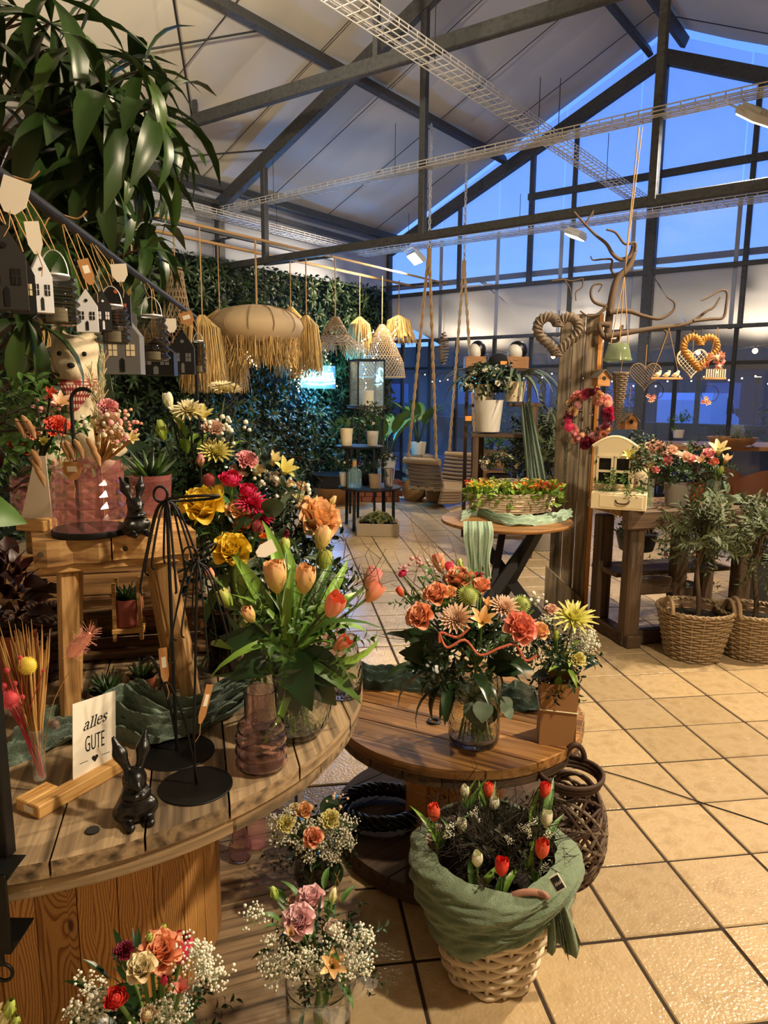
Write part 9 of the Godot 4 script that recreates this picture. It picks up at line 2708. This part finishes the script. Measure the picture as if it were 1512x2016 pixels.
func lattice(o: Node3D, r: float, m: String, n: int):
	var hp := heart_pts(40, r)
	part(o, "outline", MB.new().tube(hp, r * 0.05, 6, false), m)
	var poly := PackedVector2Array()
	for p in hp: poly.append(Vector2(p.x, p.y))
	for k in 2:
		for j in n:
			var s := -r * 1.6 + 3.2 * r * j / (n - 1)
			var a := Vector2(s - r * 1.5, -r * 1.5) if k == 0 else Vector2(s + r * 1.5, -r * 1.5)
			var e := Vector2(s + r * 1.5, r * 1.5) if k == 0 else Vector2(s - r * 1.5, r * 1.5)
			for seg in Geometry2D.intersect_polyline_with_polygon(PackedVector2Array([a, e]), poly):
				part(o, "lath", MB.new().tube([Vector3(seg[0].x, seg[0].y, 0.003 * k), Vector3(seg[-1].x, seg[-1].y, 0.003 * k)], r * 0.02, 4), m)
	part(o, "cord", MB.new().tube([Vector3(0, r * 0.3, 0), Vector3(0, r * 2.0, 0)], 0.002, 4), "twine")


func right_back():
	rng.seed = 151
	# dining table with chairs before the windows
	var a := Vector3(3.358, 0.979, -8.134)
	var t := thing("dining_table", "long oak dining table with dark splayed legs before the windows", "table", Vector3(a.x + 0.90, 0, a.z - 0.52), yaw(-6))
	var ty := a.y
	for j in 4: part(t, "top_plank", MB.new().box(Vector3(0, ty - 0.02, -0.36 + 0.24 * j), Vector3(1.9, 0.05, 0.236), Basis(), 0.004), M["oak%d" % (j % 2)])
	for s in [-0.72, 0.72]:
		for q in [-0.3, 0.3]: part(t, "leg", MB.new().bar(Vector3(s * 1.12, 0, q * 1.1), Vector3(s * 0.9, ty - 0.045, q), 0.1, 0.06), "navy_wood")
	var bo := thing("root_bowl", "carved teak root bowl filled with moss on the dining table", "bowl", Vector3(3.976, 1.063, -8.165))
	bo.position.y = ty + 0.005
	part(bo, "bowl", MB.new().lathe([Vector2(0, 0.0), Vector2(0.12, 0.0), Vector2(0.23, 0.05), Vector2(0.27, 0.11), Vector2(0.25, 0.11), Vector2(0.1, 0.04)], 28, Vector3.ZERO, 0.05), "oak1")
	put_mass(bo, "moss", "tuft", "leaf_olive", Vector3(0, 0.1, 0), Vector3(0.2, 0.05, 0.2), 50, 0.09)
	vase("wine_glass", "stemless clear glass standing in the root bowl", [Vector2(0.05, 0.001), Vector2(0.075, 0.04), Vector2(0.078, 0.09), Vector2(0.06, 0.15)], "clear_glass", bo.position + Vector3(0.06, 0.1, 0))
	for q in [[Vector3(3.618, 0.982, -6.801), -60.0, "brown leather shell chair at the right edge before the dining table"], [Vector3(3.568, 0.824, -9.359), 120.0, "brown leather shell chair behind the begonia at the dining table"], [Vector3(3.606, 0.751, -7.566), 10.0, "brown leather shell chair half hidden behind the bench end"]]:
		var p: Vector3 = q[0]
		var ch := thing("shell_chair", q[2], "chair", Vector3(p.x, 0, p.z), yaw(q[1]), "shell chairs")
		var rows := []
		for j in 9:
			var u := j / 8.0
			var row := []
			for k in 13:
				var an := PI * (0.05 + 0.9 * k / 12.0)
				var r := 0.27 + 0.04 * u
				row.append(Vector3(cos(an) * r, 0.42 + 0.42 * u * (0.55 + 0.45 * sin(an)), -sin(an) * r + 0.05))
			rows.append(row)
		var back := MB.new().sheet(rows)
		for j in 9:
			for k in 13: rows[j][k] = rows[j][k] * Vector3(0.9, 1, 0.9) + Vector3(0, 0.004, 0)
		back.sheet(rows, false, true)
		part(ch, "backrest", back, "leather")
		part(ch, "seat", MB.new().lathe([Vector2(0, 0.40), Vector2(0.24, 0.40), Vector2(0.27, 0.43), Vector2(0.25, 0.47), Vector2(0, 0.485)], 24), "leather")
		for s in [[-1, -1], [1, -1], [-1, 1], [1, 1]]: part(ch, "leg", MB.new().tube([Vector3(s[0] * 0.24, 0, s[1] * 0.22), Vector3(s[0] * 0.15, 0.41, s[1] * 0.14)], 0.013, 6), "black_metal")
	simple_pot("small fern in a white pot on the window side of the table", Vector3(3.707, 1.033, -9), 0.07, 0.1, "white_pot", "tuft", "leaf_mid", 0.2, 24)
